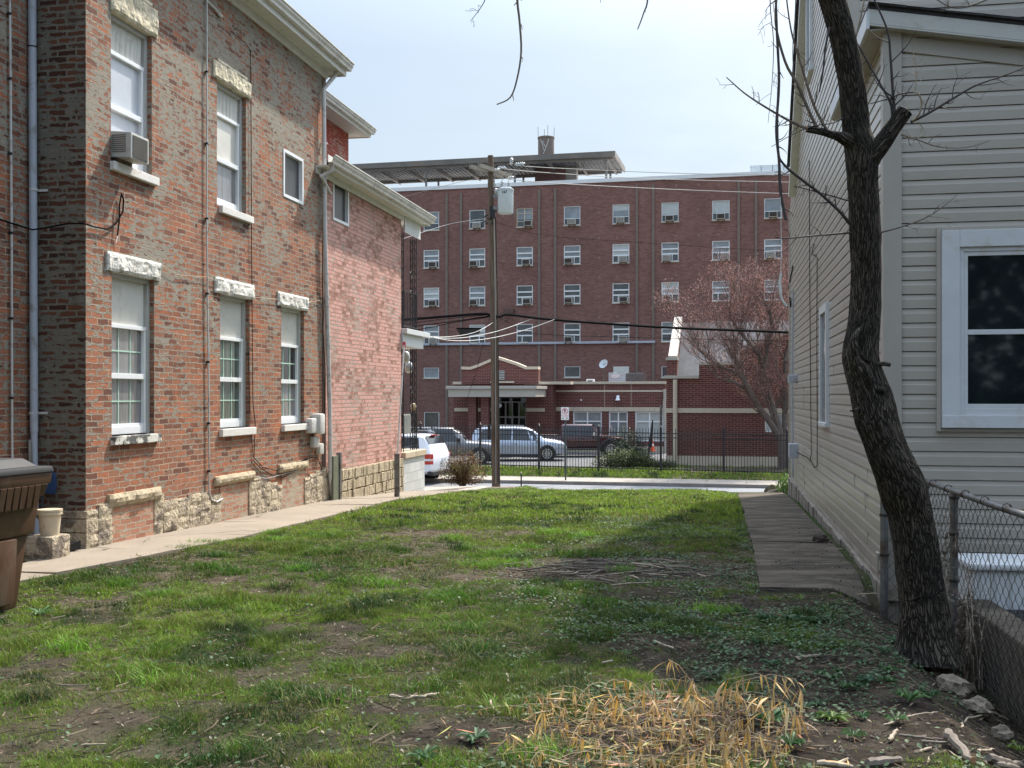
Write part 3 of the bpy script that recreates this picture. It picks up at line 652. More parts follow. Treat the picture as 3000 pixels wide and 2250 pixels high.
dens = np.clip((fbm(x, y, 1.4, 88, 4) - .38) * 4, 0, 1) * (.05 + 1.35 * np.clip((x + .3) / 1.5, 0, 1)) * np.where(y > 11.5, .4, 1) * np.clip((grassmask(x, y) * 1.2 + .30), 0, 1)
keep = (rng.uniform(0, 1, n) < dens) & lawn_ok(x, y); x, y = x[keep], y[keep]; n = len(x)
cc = np.array([.030, .072, .026]) + rng.uniform(0, 1, (n, 1)) ** 2 * np.array([.075, .125, .065])
v, f, c = leaves(x, y, gz(x, y) + rng.uniform(.002, .03, n), rng.uniform(.012, .036, n), (-.15, .7), cc, .75)
tag(npmesh("ground_cover", v, f, M['leafcol'], colors=c), "low dark green weeds creeping over the soil", 'weeds', kind='stuff')
# dead leaves, bark bits and short straws lying on the soil
n = 26000; x, y = scatter(n, -4, 4.2, 4.4, 14); keep = (rng.uniform(0, 1, n) < np.where(grassmask(x, y) < .5, 1, .35)) & ((lawn_ok(x, y)) | (rl(x, y) < .30 + .7 * rng.uniform(0, 1, n) ** 4)) & (np.abs(x) < .5 * y)
x, y = x[keep], y[keep]; n = len(x); cc = np.array([.035, .026, .020]) + rng.uniform(0, 1, (n, 1)) ** 4 * np.array([.30, .25, .18])
xb, yb = rng.normal(1.0, .55, 4200), rng.normal(10.1, .24, 4200); x = np.concatenate([x, xb]); y = np.concatenate([y, yb]); cc = np.concatenate([cc, np.array([.05, .038, .03]) * rng.uniform(.4, 1.6, (4200, 1))]); n = len(x)
v, f, c = leaves(x, y, gz(x, y) + .008 + np.where(rl(x, y) < 1.0, .035, 0) * (y > 8.7), rng.uniform(.010, .036, n), (-.2, .9), cc, .5)
tag(npmesh("leaf_litter", v, f, M['leafcol'], colors=c), "dry leaf bits and wood chips scattered on the soil", 'litter', kind='stuff')
n = 11000; x, y = scatter(n, -4, 3.6, 4.4, 15); keep = lawn_ok(x, y) & (np.abs(x) < .5 * y); x, y = x[keep], y[keep]; n = len(x)
mb_v = []; mb_f = []
for i in range(n):
    L = random.uniform(.02, .11) * (1 if random.random() < .9 else 1.8); a = random.uniform(0, 6.28); z = float(gz0(x[i], y[i])); w = random.uniform(.0012, .003)
    k = len(mb_v); c0 = (x[i] - math.cos(a) * L / 2, y[i] - math.sin(a) * L / 2); c1 = (x[i] + math.cos(a) * L / 2, y[i] + math.sin(a) * L / 2)
    zz0 = float(0); z0 = None
    mb_v += [(c0[0], c0[1], 0), (c1[0], c1[1], 0), (c1[0] + math.sin(a) * w, c1[1] - math.cos(a) * w, 1), (c0[0] + math.sin(a) * w, c0[1] - math.cos(a) * w, 1)]
    mb_f.append((k, k + 1, k + 2, k + 3))
va = np.array(mb_v); lift = va[:, 2] * .005; va[:, 2] = gz(va[:, 0], va[:, 1]) + .018 + lift
cc = np.repeat(np.array([.16, .125, .09]) * rng.uniform(.4, 2.0, (n, 1)), 4, axis=0)
tag(npmesh("fallen_twiglets", va, np.array(mb_f), M['leafcol'], colors=cc), "fine straws and twig bits strewn over the lawn", 'litter', kind='stuff')
# leafy weeds: individual rosettes with named leaves
def rosette(px, py, size, label, n=11, col=(.06, .14, .045), up=.5):
    size *= .82; col = tuple(c * .72 + .008 for c in col)
    t = (CAMZ) / (py - HY) * FOC; p = W(px, py, t); z = float(gz(p.x, p.y))
    vs = []; fs = []; cs = []
    for i in range(n):
        a = 2 * math.pi * i / n + random.uniform(-.25, .25); L = size * random.uniform(.65, 1.1); el = up * random.uniform(.5, 1.5); w = L * .24
        k = len(vs)
        for (q, ww, dz) in ((0, .25, 0), (.35, .9, math.sin(el) * .4), (.7, 1, math.sin(el) * .62), (1, .08, math.sin(el) * .55)):
            cx_, cy_ = math.cos(a) * L * q, math.sin(a) * L * q
            vs += [(cx_ - math.sin(a) * w * ww / 2, cy_ + math.cos(a) * w * ww / 2, dz * L + .012 * ww), (cx_, cy_, dz * L), (cx_ + math.sin(a) * w * ww / 2, cy_ - math.cos(a) * w * ww / 2, dz * L + .012 * ww)]
        b = random.uniform(.7, 1.4); cs += [tuple(x * b for x in col)] * 12
        for j in range(3):
            for m in range(2): fs.append((k + j * 3 + m, k + j * 3 + m + 1, k + j * 3 + m + 4, k + j * 3 + m + 3))
    o = npmesh("weed_plant", np.array(vs), np.array(fs), M['leafcol'], colors=np.array(cs), smooth=True); o.location = (p.x, p.y, z + .01)
    return tag(o, label, 'weed', 'leafy weeds growing in the bare soil')
rosette(2665, 2062, .12, "largest upright leafy weed on the bare soil right of the straw", 13, (.08, .18, .05), .9)
rosette(2725, 2022, .08, "small dark green weed just above the largest leafy weed", 12, (.045, .11, .035), .6)
rosette(2250, 2135, .13, "broad green weed touching the right edge of the dry straw", 14, (.05, .13, .04), .7)
rosette(2320, 2200, .10, "green weed beside the grey stick at the bottom edge", 12, (.06, .14, .045), .6)
rosette(2985, 2095, .09, "bright yellow-green seedling under the wire fence", 7, (.14, .22, .03), .5)
rosette(2500, 2165, .08, "flat weed between two pale sticks on the soil", 10, (.07, .15, .05), .5)
rosette(2090, 1975, .11, "pale blue-green weed above the dry straw", 11, (.09, .15, .09), .5)
rosette(1395, 2165, .11, "pale leafy weed left of the dry straw", 12, (.08, .15, .07), .5)
rosette(2620, 1845, .10, "green weed at the left foot of the leaning tree", 12, (.06, .14, .05), .6)
rosette(2240, 1830, .10, "weed rosette below the near end of the right path", 12, (.05, .13, .045), .6)
rosette(120, 1800, .13, "broad leafy weed at the foot of the brown bin", 13, (.09, .19, .06), .7)
rosette(2440, 2110, .11, "yellowish mossy weed patch on the bare soil", 18, (.10, .17, .03), .3)
rw = random.Random(44)
for k in range(26):
    a_, b_ = rw.uniform(2020, 2640), rw.uniform(1790, 2120)
    if a_ < 2380 and b_ > 1960: a_ += 330
    o_ = rosette(a_, b_, rw.uniform(.045, .095), "small low leafy weed among the many scattered on the soil left of the leaning tree", rw.randint(7, 12), rw.choice([(.05, .12, .045), (.07, .15, .05), (.06, .13, .07)]), rw.uniform(.3, .8)); o_["group"] = "small weeds scattered on the soil left of the tree"
rosette(1240, 2235, .10, "leafy weed at the bottom edge in the lawn", 10, (.06, .15, .05), .6)
# ================================================================ old brick house on the left
yE = FL.px(955, 1400)[0]
ZS = 6.94
H1 = frthing("brick_house", "old red brick house with smeared mortar and tall white windows, nearest on the left", "house", FL)
def op(pxl, pxr, pyt, pyb, c=0.0):
    y0, zt = FL.px(pxl, pyt, c); _, zb = FL.px(pxl, pyb, c); y1, _ = FL.px(pxr, 1000, c); return [y0, y1, zb, zt]
OL = [op(327, 452, 790, 1276), op(644.7, 731, 859, 1254), op(824, 891, 900, 1250)]
OU = [op(325, 445, 30, 472), op(635.6, 721, 232, 599)]
zs0 = sum(o[2] for o in OL) / 3; zt0 = sum(o[3] for o in OL) / 3
for o in OL: o[2], o[3] = zs0, zt0
OS = op(829, 887.5, 434, 575)
mb = MB(); wall_open(mb, 'x', 0, 0, yE, -.5, ZS, [tuple(o) for o in OL + OU + [OS]], -.13)
mb.build("wall", M['old_brick'], H1, fixn=True)
mb = MB(); mb.box(-6.0, -.002, .0, yE, -.5, ZS - .01)
# inner faces only: far end and the faces seen round the corner
mb = MB(); mb.quad((-6, yE, -.8), (0, yE, -.8), (0, yE, ZS), (-6, yE, ZS)); mb.build("wall", M['old_brick'], H1, label="far end wall of weathered brick", fixn=False)
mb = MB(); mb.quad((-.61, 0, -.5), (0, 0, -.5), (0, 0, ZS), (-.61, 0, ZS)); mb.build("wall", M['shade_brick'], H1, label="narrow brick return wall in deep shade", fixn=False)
mb = MB(); mb.quad((-.61, -6, -.5), (-.61, 0, -.5), (-.61, 0, ZS), (-.61, -6, ZS)); mb.build("wall", M['old_brick'], H1, label="recessed shaded brick wall behind the pipes", fixn=False)
# foundation of coursed rubble, its top edge uneven, and the bricked-up cellar openings
INF = []
for (a, b, yt, l0, l1, lt, lb) in ((323, 450, 1488, 313, 466, 1450, 1487), (643, 727, 1423, 627, 738, 1397, 1424), (824, 890, 1384, 814, 898, 1362, 1385)):
    y0, zt = FL.px(a, yt); y1, _ = FL.px(b, 1400); ly0, lz1 = FL.px(l0, lt); ly1, _ = FL.px(l1, 1400); _, lz0 = FL.px(l0, lb); INF.append((y0, y1, ly0, ly1, lz0, lz1))
mb = MB(); y = 0.0; rs = random.Random(3); SEG = []
prof = lambda y: .40 - .012 * y + .05 * math.sin(y * 2.1)
while y < yE - .02:
    w = rs.uniform(.16, .38); e = min(y + w, yE); 
    for (a, b, la, lb_, z0, z1) in INF:
        if y < a < e: e = a
    ins = [q for q in INF if q[0] - .01 <= y < q[1] - .01]
    if ins:
        y = ins[0][1]
        if mb.v: mb.build("foundation", M['rubble'], H1); mb = MB()
        continue
    top = prof(y) + rs.uniform(-.04, .06); z = -.55 + rs.uniform(0, .1)
    while z < top - .02:
        hh = min(rs.uniform(.11, .22), top - z); k_ = rs.uniform(0, .10)
        mb.rough(0.0, .012 + rs.uniform(0, .016), y - .012, e + .012, z - .010, z + hh + .010, .026, seed=int(rs.random() * 999)); z += hh
    y = e
mb.build("foundation", M['rubble'], H1)
mb = MB(); z = -.5
while z < .40: hh = rs.uniform(.12, .2); mb.box(-.60, .025, -.018 - rs.uniform(0, .014), -.001, z, min(.42, z + hh - .008)); z += hh
mb.build("foundation", M['rubble'], H1, bevel=.008)
for i, (a, b, la, lb_, z0, z1) in enumerate(INF):
    mb = MB().box(.001, .010, a, b, -.5, z0 - .002); mb.build("brick_infill", M['infill_brick'], H1)
    MB().rough(.0, .035, la, lb_, z0, z1, .05, .035, seed=i).build("cellar_lintel", M['rock_face'], H1)
# eaves
ov, fh = .26, .24
mb = MB(); mb.box(-.6, ov, -.9, yE + .18, ZS, ZS + .03); mb.build("soffit", M['white_paint'], H1)
mb = MB(); mb.box(ov, ov + .025, -.9, yE + .20, ZS - .03, ZS + .16); mb.box(-6.2, ov, yE + .18, yE + .205, ZS - .03, ZS + .16); mb.box(.0, .03, -.9, yE, ZS - .12, ZS - .001)
mb.build("fascia", M['white_paint'], H1, bevel=.004)
def ogee(mb, x, z, y0, y1, w=.12, h=.12):      # K-style gutter, hollow at the top
    pr = [(0, 0), (w * .55, 0), (w * .62, h * .3), (w * .82, h * .55), (w * .85, h * .8), (w, h * .86), (w, h), (w * .93, h), (w * .93, h * .9), (w * .8, h * .84), (w * .55, h * .08), (.006, h * .08), (.006, h), (0, h)]
    mb.prism(pr, lambda a, b: (x + a, y0, z + b), lambda a, b: (x + a, y1, z + b))
mb = MB(); ogee(mb, ov + .026, ZS + .06, -.9, yE + .24, .13, .13); g = mb.build("gutter", M['gutter'], H1)
mb = MB(); mb.add([(ov + .10, -.95, ZS + .19), (ov + .10, yE + .26, ZS + .19), (-3.2, yE - 2.2, ZS + 1.7), (-3.2, -.95, ZS + 1.7), (-6.6, yE + .26, ZS + .19), (-6.6, -.95, ZS + .19)],
                  [(0, 1, 2, 3), (3, 2, 4, 5), (1, 4, 2)]); mb.build("roof", M['shingle'], H1)
mb = MB(); mb.box(ov + .03, ov + .125, -.95, yE + .26, ZS + .195, ZS + .215); mb.build("drip_edge", M['roof_red'], H1)

def tall_window(o, kind, lintel, sill, fr_=.13):
    """tall sash window: ribbed panel above, two sashes below, painted stone lintel and sill"""
    y0, y1, z0, z1 = o; h = z1 - z0; w = y1 - y0; xb = -.125
    mb = MB(); mb.box(xb, -.055, y0, y0 + .035, z0, z1); mb.box(xb, -.055, y1 - .06, y1, z0, z1); mb.box(xb, -.05, y0 + .035, y1 - .06, z1 - .05, z1)
    win = mb.build("window", M['grey_frame'], H1, bevel=.004)
    a, b = y0 + .035, y1 - .06; up = kind[0] == 'u'
    zp = z0 + h * (.69 if not up else .765); zpt = z1 - .05
    # ribbed panel
    mb = MB(); n = 26
    for k in range(n):
        u = a + (b - a) * k / n; uu = a + (b - a) * (k + 1) / n; r = .012 if not up else .010 + .006 * ((k * 7) % 3)
        tilt = 0 if not up else .012 * math.sin(k * 1.7)
        mb.add([(xb + .02, u, zp), (xb + .02 + r, (u + uu) / 2 + tilt, zp), (xb + .02, uu, zp), (xb + .02, u, zpt), (xb + .02 + r, (u + uu) / 2, zpt), (xb + .02, uu, zpt)], [(0, 1, 4, 3), (1, 2, 5, 4)])
    mb.build("ribbed_panel", M['panel'], win, fixn=False)
    # vinyl sashes
    zb = z0 + .01; zm = zb + (zp - zb) * (.53 if not up else .50)
    mb = MB(); t = .045
    mb.box(xb + .01, xb + .06, a, b, zp - .045, zp); mb.box(xb + .01, xb + .055, a, a + t * .6, zb, zp - .045); mb.box(xb + .01, xb + .055, b - t, b, zb, zp - .045)
    mb.box(xb + .012, xb + .065, a + t * .6, b - t, zm - .03, zm + .03); mb.box(xb + .01, xb + .05, a + t * .6, b - t, zb, zb + .085)
    if zb + .11 < zm: mb.box(xb + .012, xb + .042, a + t * .6, b - t, zb + .0851, zb + .115)
    mb.build("sash", M['white_vinyl'], win, bevel=.004)
    u0, u1 = a + t * .6, b - t
    mats = {'g1': ('glass_curt', 'glass_curt'), 'g2': ('glass_green', 'glass_green'), 'g3': ('glass_dark', 'glass_curt'), 'u1': ('glass_pale', 'glass_pale'), 'u2': ('glass_warm', 'glass_curt')}[kind]
    MB().box(xb + .012, xb + .016, u0, u1, zm + .03, zp - .045).build("pane", M[mats[0]], win)
    MB().box(xb + .012, xb + .016, u0, u1, zb + .115, zm - .03).build("pane", M[mats[1]], win)
    if not up:
        mb = MB()
        for (p, q, e) in ((zm + .03, zp - .045, 0), (zb + .115, zm - .03, .0)):
            for k in (1, 2): u = u0 + (u1 - u0) * k / 3; mb.box(xb + .0165, xb + .024, u - .007, u + .007, p, q)
            zc = (p + q) / 2; mb.box(xb + .0165, xb + .0245, u0, u1, zc - .008, zc + .008)
        mb.build("muntin", M['muntin'], win)
    # lintel: rough chiselled stone with cut ends
    l0, l1, lz0, lz1, lm = lintel; mb = MB(); mb.box(-.125, .012, y0 + .001, y1 - .001, lz0 - .001, lz0 + .02)
    mb.rough(.0, .020, l0, l1, lz0, lz1, .034, .028, seed=int(y0 * 50))
    if up: c_ = (l0 + l1) / 2; mb.rough(.0, .018, l0 + .12, l1 - .12, lz1 - .03, lz1 + .045, .03, .03, seed=3)
    mb.build("lintel", M[lm], H1)
    s0, s1, sz0, sz1, sm = sill
    MB().box(-.125, .055, s0, s1, sz0, sz1).build("sill", M[sm], H1, bevel=.008)
def lint(l, r, yt, yb, m): a, zt = FL.px(l, yt); b, _ = FL.px(r, yt); _, zb = FL.px(l, yb); return a, b, zb, zt, m
for i, (o, k, l, s) in enumerate(((OL[0], 'g1', (309, 466, 733, 785, 'lintel'), (324, 462, 1276, 1304, 'bare_sill')), (OL[1], 'g2', (628, 741, 812, 853, 'lintel'), (642, 741, 1256, 1283, 'white_sill')),
                                  (OL[2], 'g3', (811, 900, 856, 892, 'lintel'), (824, 901, 1250, 1271, 'white_sill')), (OU[0], 'u1', (322, 458, -60, 28, 'cream_stone'), (322, 455, 472, 497, 'white_sill')),
                                  (OU[1], 'u2', (622, 732, 172, 228, 'cream_stone'), (641, 734, 599, 619, 'white_sill')))):
    L = list(lint(*l)); S = list(lint(*s)); L[2] = o[3]; S[3] = o[2]; S[2] = o[2] - (.095 if i != 1 else .10); 
    if i < 3: L[3] = o[3] + .205
    tall_window(o, k, L, S)
def small_window(fr, o, parent, c=0.0):
    y0, y1, z0, z1 = o; mb = MB(); t = .05
    mb.box(c - .08, c + .012, y0, y0 + t, z0, z1); mb.box(c - .08, c + .012, y1 - t, y1, z0, z1); mb.box(c - .08, c + .0125, y0 + t, y1 - t, z0, z0 + t); mb.box(c - .08, c + .0125, y0 + t, y1 - t, z1 - t, z1)
    w = mb.build("window", M['white_vinyl'], parent, bevel=.004)
    MB().box(c - .06, c - .05, y0 + t, y1 - t, z0 + t, z1 - t).build("screen", M['screen'], w)
small_window(FL, OS, H1)

# pipes on the old house (each one thing that could be lifted away from the wall is a part fixed to the house)
def vpipe(name, x, pxs, ptop, pbot, r, mat, wall, parent=H1, collars=(), axis='x', extra=None):
    pts = []
    for (px_, py_) in pxs: y, z = FL.px(px_, py_, x); pts.append((x, y, z))
    o = MB().tube(pts, r, 10).build(name, M[mat], parent, smooth=True)
    if collars:
        mb = MB()
        for py_ in collars:
            k = 0
            while k < len(pxs) - 2 and not (pxs[k][1] <= py_ <= pxs[k + 1][1]): k += 1
            f = (py_ - pxs[k][1]) / (pxs[k + 1][1] - pxs[k][1]); px_ = pxs[k][0] + f * (pxs[k + 1][0] - pxs[k][0])
            y, z = FL.px(px_, py_, x); mb.tube([(x, y, z - .012), (x, y, z + .012)], r * 1.35, 10)
            mb.box(x - abs(x - wall), x, y - .01, y + .045, z - .008, z + .008)
        mb.build("pipe_strap", M['black_iron'], o)
    return o
vpipe("conduit", .028, [(606, -40), (606, 700), (612, 1200), (613, 1440), (619, 1464), (636, 1470), (652, 1461)], 0, 0, .011, 'pipe_white', 0, collars=(210, 420, 640, 860, 1060, 1240, 1380))
y, z = FL.px(606, 2, .028); MB().tube([(.028, y, z), (.028, y + .25, z - .02), (.028, y + .32, z - .05)], .012, 8).tube([(.028, y + .32, z - .05), (.028, y + .42, z - .06)], .022, 8).build("conduit", M['pipe_white'], H1, smooth=True)
for side in ((30, 35, .011),):
    pass
def wa(px_, py_, x=-.58): y, z = FL.px(px_, py_, x); return (x, y, z)
c1 = MB().tube([wa(29, -40), wa(34, 650), wa(36, 1380)], .011, 8).build("conduit", M['pipe_white'], H1, smooth=True)
mb = MB()
for py_ in (40, 230, 450, 682, 933, 1166): p = wa(29 + py_ * .0055, py_); mb.tube([(p[0], p[1], p[2] - .012), (p[0], p[1], p[2] + .012)], .016, 8); mb.box(-.61, -.58, p[1] - .012, p[1] + .012, p[2] - .006, p[2] + .006)
mb.build("pipe_strap", M['black_iron'], c1)
def dp(px_, py_): x, z = FL.py(px_, py_, -.075); return (x, -.075, z)
d1 = MB().tube([dp(94, -60), dp(97, 600), dp(100, 1265)], .040, 14).tube([dp(100, 1262), dp(100, 1292), dp(103, 1500), dp(108, 1600)], .034, 14).build("downpipe", M['pipe_grey'], H1, smooth=True)
mb = MB()
for py_ in (556, 1210):
    p = dp(98, py_); mb.box(p[0] - .10, p[0] + .125, -.028, -.018, p[2] - .012, p[2] + .012); mb.tube([(p[0], -.075, p[2] - .011), (p[0], -.075, p[2] + .011)], .044, 14)
mb.build("pipe_strap", M['pipe_white'], d1)
p = dp(95, 137); MB().tube([(p[0], -.075, p[2] - .006), (p[0], -.075, p[2] + .006)], .045, 14).build("pipe_strap", M['black_iron'], d1)
# main downpipe at the seam of the two houses
dd = [FL.px(a, b, .07) for a, b in ((966, 212), (952, 232), (948, 262), (952, 700), (958, 900), (966, 1200), (968, 1400), (976, 1472))]
dpts = [(.20, dd[0][0] - .0, ZS + .02), (.16, dd[0][0] - .02, ZS - .08)] + [(.07, y, z) for y, z in dd[2:]]
D2 = MB().tube(dpts, [.036] * (len(dpts) - 1) + [.042], 12).build("downpipe", M['pipe_white'], H1, smooth=True)
mb = MB()
for k, py_ in enumerate((420, 640, 870, 1100, 1400)):
    f = FL.px(950 + (py_ - 260) * .0165, py_, .07); mb.tube([(.07, f[0], f[1] - .014), (.07, f[0], f[1] + .014)], .040, 12); mb.box(0, .07, f[0] - .01, f[0] + .01, f[1] - .01, f[1] + .01)
mb.build("pipe_strap", M['pipe_white'], D2)
# dark stain-edge board where the houses meet
y0, z0 = FL.px(947, 1440, .004); MB().box(-.01, .012, y0 - .03, y0 + .10, -.1, ZS - .15).build("corner_strip", M['rust_steel'], H1)
# meter boxes
def mbox_wall(name, l, r, t, b, dep, mat, label, x=.0, bev=.02):
    y0, zt = FL.px(l, t, x + dep); y1, _ = FL.px(r, t, x + dep); _, zb = FL.px(l, b, x + dep)
    return MB().box(x + .002, x + dep, y0, y1, zb, zt).build(name, M[mat], H1, smooth=True, bevel=bev, label=label)
mbox_wall("electric_box", 914, 935, 1226, 1270, .12, 'pipe_white', "rounded grey electric box, upper left", bev=.03)
y0, zt = FL.px(938, 1212, .16); MB().box(.002, .17, y0, y0 + .22, zt - .33, zt).build("electric_meter", M['pipe_white'], H1, smooth=True, bevel=.04)
mbox_wall("electric_box", 922, 937, 1280, 1312, .09, 'ac_white', "middle grey electric box")
mbox_wall("electric_box", 938, 950, 1300, 1332, .08, 'ac_white', "lowest small electric box")
# loose wires on the old wall
def wallwire(name, pts, r, mat, x=.014, parent=H1):
    P = []; 
    for p in pts:
        xx = p[2] if len(p) > 2 else x; y, z = FL.px(p[0], p[1], xx); P.append((xx, y, z))
    return MB().tube(P, r, 5).build(name, M[mat], parent, smooth=True)
wallwire("wall_cable", [(735, 208), (737, 700), (740, 1100), (741, 1180), (748, 1240), (744, 1340), (770, 1370), (810, 1378), (860, 1362), (905, 1342), (928, 1340)], .006, 'cable', .02)
wallwire("wall_cable", [(744, 1352), (765, 1372), (800, 1395), (830, 1398), (870, 1376), (900, 1344)], .006, 'cable', .022)
wallwire("wall_cable", [(748, 1395), (780, 1402), (820, 1392), (870, 1380), (905, 1345)], .006, 'grey_cable', .024)
wallwire("wall_cable", [(676, 92), (718, 125), (733, 145), (735, 215)], .004, 'cable')
wallwire("wall_cable", [(726, 1000), (730, 1120), (733, 1250), (742, 1340)], .004, 'cable')
wallwire("wall_cable", [(458, 765), (520, 805), (612, 812), (735, 870), (905, 885), (940, 880)], .003, 'tan_plastic', .03)
wallwire("wall_cable", [(950, 880), (946, 960), (953, 1100), (950, 1220)], .006, 'cable', .05)
wallwire("wall_cable", [(930, 1340), (938, 1360), (944, 1374), (950, 1372)], .006, 'cable', .03)
# the black cable that crosses the corner
pts = [(-.55,) + FL.px(-10, 640, -.55), (-.55,) + FL.px(40, 656, -.55)] + [(FL.py(a, b, -.13)[0], -.13, FL.py(a, b, -.13)[1]) for a, b in ((95, 673), (130, 668), (200, 655), (245, 654))] + \
      [(.03,) + FL.px(a, b, .03) for a, b in ((275, 664), (315, 672), (340, 655), (360, 620), (362, 585), (356, 568), (350, 600), (349, 650), (344, 690))]
MB().tube(pts, .009, 6).build("wall_cable", M['cable'], H1, smooth=True, label="black cable drooping round the corner of the house")
MB().tube([(.02,) + FL.px(345, 690, .02), (.03,) + FL.px(352, 712, .03)], .005, 4).tube([(.02,) + FL.px(345, 690, .02), (.03,) + FL.px(340, 712, .03)], .005, 4).build("cable_clip", M['white_cable'], H1)

# window air conditioner of the upper window: a thing resting on its sill
y0 = OU[0][0]; zb = OU[0][2]
a_y0, a_y1 = FL.px(376, 420, .30)[0], FL.px(434, 420, .30)[0]
AC = frthing("window_air_conditioner", "white boxy air conditioner sticking out of the upper left window of the brick house", "air conditioner", FL)
dy = FL.px(384, 420, .22)[0]; aw = FL.px(436, 420, .22)[0] - dy; z1 = zb + .34
mb = MB(); mb.add([(-.10, dy, zb + .06), (.22, dy, zb + .03), (.22, dy + aw, zb + .03), (-.10, dy + aw, zb + .06), (-.10, dy, z1), (.22, dy, z1 - .03), (.22, dy + aw, z1 - .03), (-.10, dy + aw, z1)],
                  [(0, 3, 2, 1), (4, 5, 6, 7), (0, 1, 5, 4), (1, 2, 6, 5), (2, 3, 7, 6), (3, 0, 4, 7)]); mb.build("casing", M['ac_white'], AC, bevel=.01)
mb = MB()
for k in range(16): u = dy + .04 + (aw - .08) * k / 15; mb.box(.222, .228, u - .004, u + .004, zb + .05, z1 - .06)
mb.build("rear_grille", M['ac_grille'], AC)
MB().box(.2205, .223, dy + .03, dy + aw - .03, zb + .045, z1 - .055).build("coil", M['ac_grille'], AC)
mb = MB()
for k in range(9): zz = zb + .10 + .022 * k; mb.box(.0, .16, dy - .004, dy - .0005, zz, zz + .010)
mb.build("side_louvre", M['ac_grille'], AC)
mb = MB().add([(-.1, dy, zb + .004), (-.1, dy + .02, zb + .004), (.20, dy + .02, zb + .025), (.20, dy, zb + .025)], [(0, 1, 2, 3)]).box(-.1, .05, dy + .03, dy + aw - .05, zb + .001, zb + .045); mb.build("support", M['rust_steel'], AC)

# ================================================================ pink painted house beyond
H2 = frthing("pink_brick_house", "low brick house in worn pink paint behind the white downpipe, with a porch", "house", FL)
yP = FL.px(1178, 1300)[0]; ZP = 5.28; c0 = -.02
OP = op(975, 1021, 523, 644, c0)
mb = MB(); wall_open(mb, 'x', c0, yE + .004, yP, .30, ZP, [tuple(OP)], -.12)
mb.build("wall", M['pink_brick'], H2)
mb = MB(); mb.quad((-5, yP, -.8), (c0, yP, -.8), (c0, yP, ZP), (-5, yP, ZP)); mb.build("wall", M['red_paint_brick'], H2, fixn=False, label="porch wall of red painted brick")
small_window(FL, OP, H2, c0)
# rock-faced base courses
mb = MB(); rr = random.Random(9)
for j in range(4):
    z0 = -.42 + .19 * j; y = yE + .01 + (.12 if j % 2 else 0)
    if j % 2: mb.box(c0 - .01, .03, yE + .01, y - .006, z0, z0 + .184)
    while y < yP - .02:
        e = min(y + rr.uniform(.26, .42), yP); n = 4
        for k in range(n): mb.box(c0 - .01, .030 + rr.uniform(0, .028) * (1 if 0 < k < n - 1 else .4), y + (e - y) * k / n, y + (e - y) * (k + 1) / n - (.008 if k == n - 1 else -.001), z0 + rr.uniform(0, .008), z0 + .184 - rr.uniform(0, .012))
        y = e
mb.build("foundation", M['rock_face'], H2, bevel=.008)
# eaves, gutter and porch roof
yG0, yG1 = FL.px(975, 500, .33)[0], FL.px(1270, 660, .33)[0]
MB().box(-5, .24, yG0 + .1, yG1 - .05, ZP, ZP + .03).build("soffit", M['white_paint'], H2)
MB().box(.24, .262, yG0 + .05, yG1, ZP - .03, ZP + .13).box(-5, .24, yG1 - .04, yG1 - .015, ZP - .03, ZP + .13).box(.0, .03, yG0 + .1, yP, ZP - .10, ZP - .001).build("fascia", M['white_paint'], H2, bevel=.004)
mb = MB(); ogee(mb, .263, ZP + .03, yG0 - .05, yG1 + .04, .13, .13); mb.build("gutter", M['gutter'], H2)
MB().add([(.38, yE + .05, ZP + .165), (.38, yG1 + .05, ZP + .165), (-4, yG1 - .8, ZP + .9), (-4, yE + .05, ZP + .9)], [(0, 1, 2, 3)]).build("roof", M['shingle'], H2)
MB().box(.03, .055, yP + .02, yG1 - .05, ZP - .32, ZP - .001).build("porch_beam", M['house_white'], H2)
MB().tube([(.30, yG0 + .08, ZP + .03), (.28, yG0 + .08, ZP - .08), (.12, yG0 + .04, ZP - .16), (.075, yE + .02, ZP - .35)], .028, 10).build("downpipe", M['pipe_white'], H2, smooth=True)
# taller red block set back behind
x2 = -1.5; yR0, yR1 = yE + .3, FL.px(1021, 440, x2)[0]; zR = FL.px(1021, 392, x2)[1]
MB().box(x2 - 5, x2, yR0, yR1, ZP - .3, zR).build("wall", M['red_paint_brick'], H2, label="taller red painted block set back above the low roof")
MB().box(x2 - 5.2, x2 + .36, yR0, yR1 + .35, zR, zR + .03).build("soffit", M['white_paint'], H2)
MB().box(x2 + .36, x2 + .385, yR0, yR1 + .37, zR - .02, zR + .15).box(x2 - 5, x2 + .36, yR1 + .35, yR1 + .375, zR - .02, zR + .15).build("fascia", M['white_paint'], H2)
mb = MB(); ogee(mb, x2 + .386, zR + .05, yR0, yR1 + .40, .13, .12); mb.build("gutter", M['gutter'], H2)
MB().add([(x2 + .5, yR0, zR + .18), (x2 + .5, yR1 + .45, zR + .18), (x2 - 2.5, yR1 - 1.5, zR + 1.1), (x2 - 2.5, yR0, zR + 1.1)], [(0, 1, 2, 3)]).build("roof", M['roof_red'], H2)
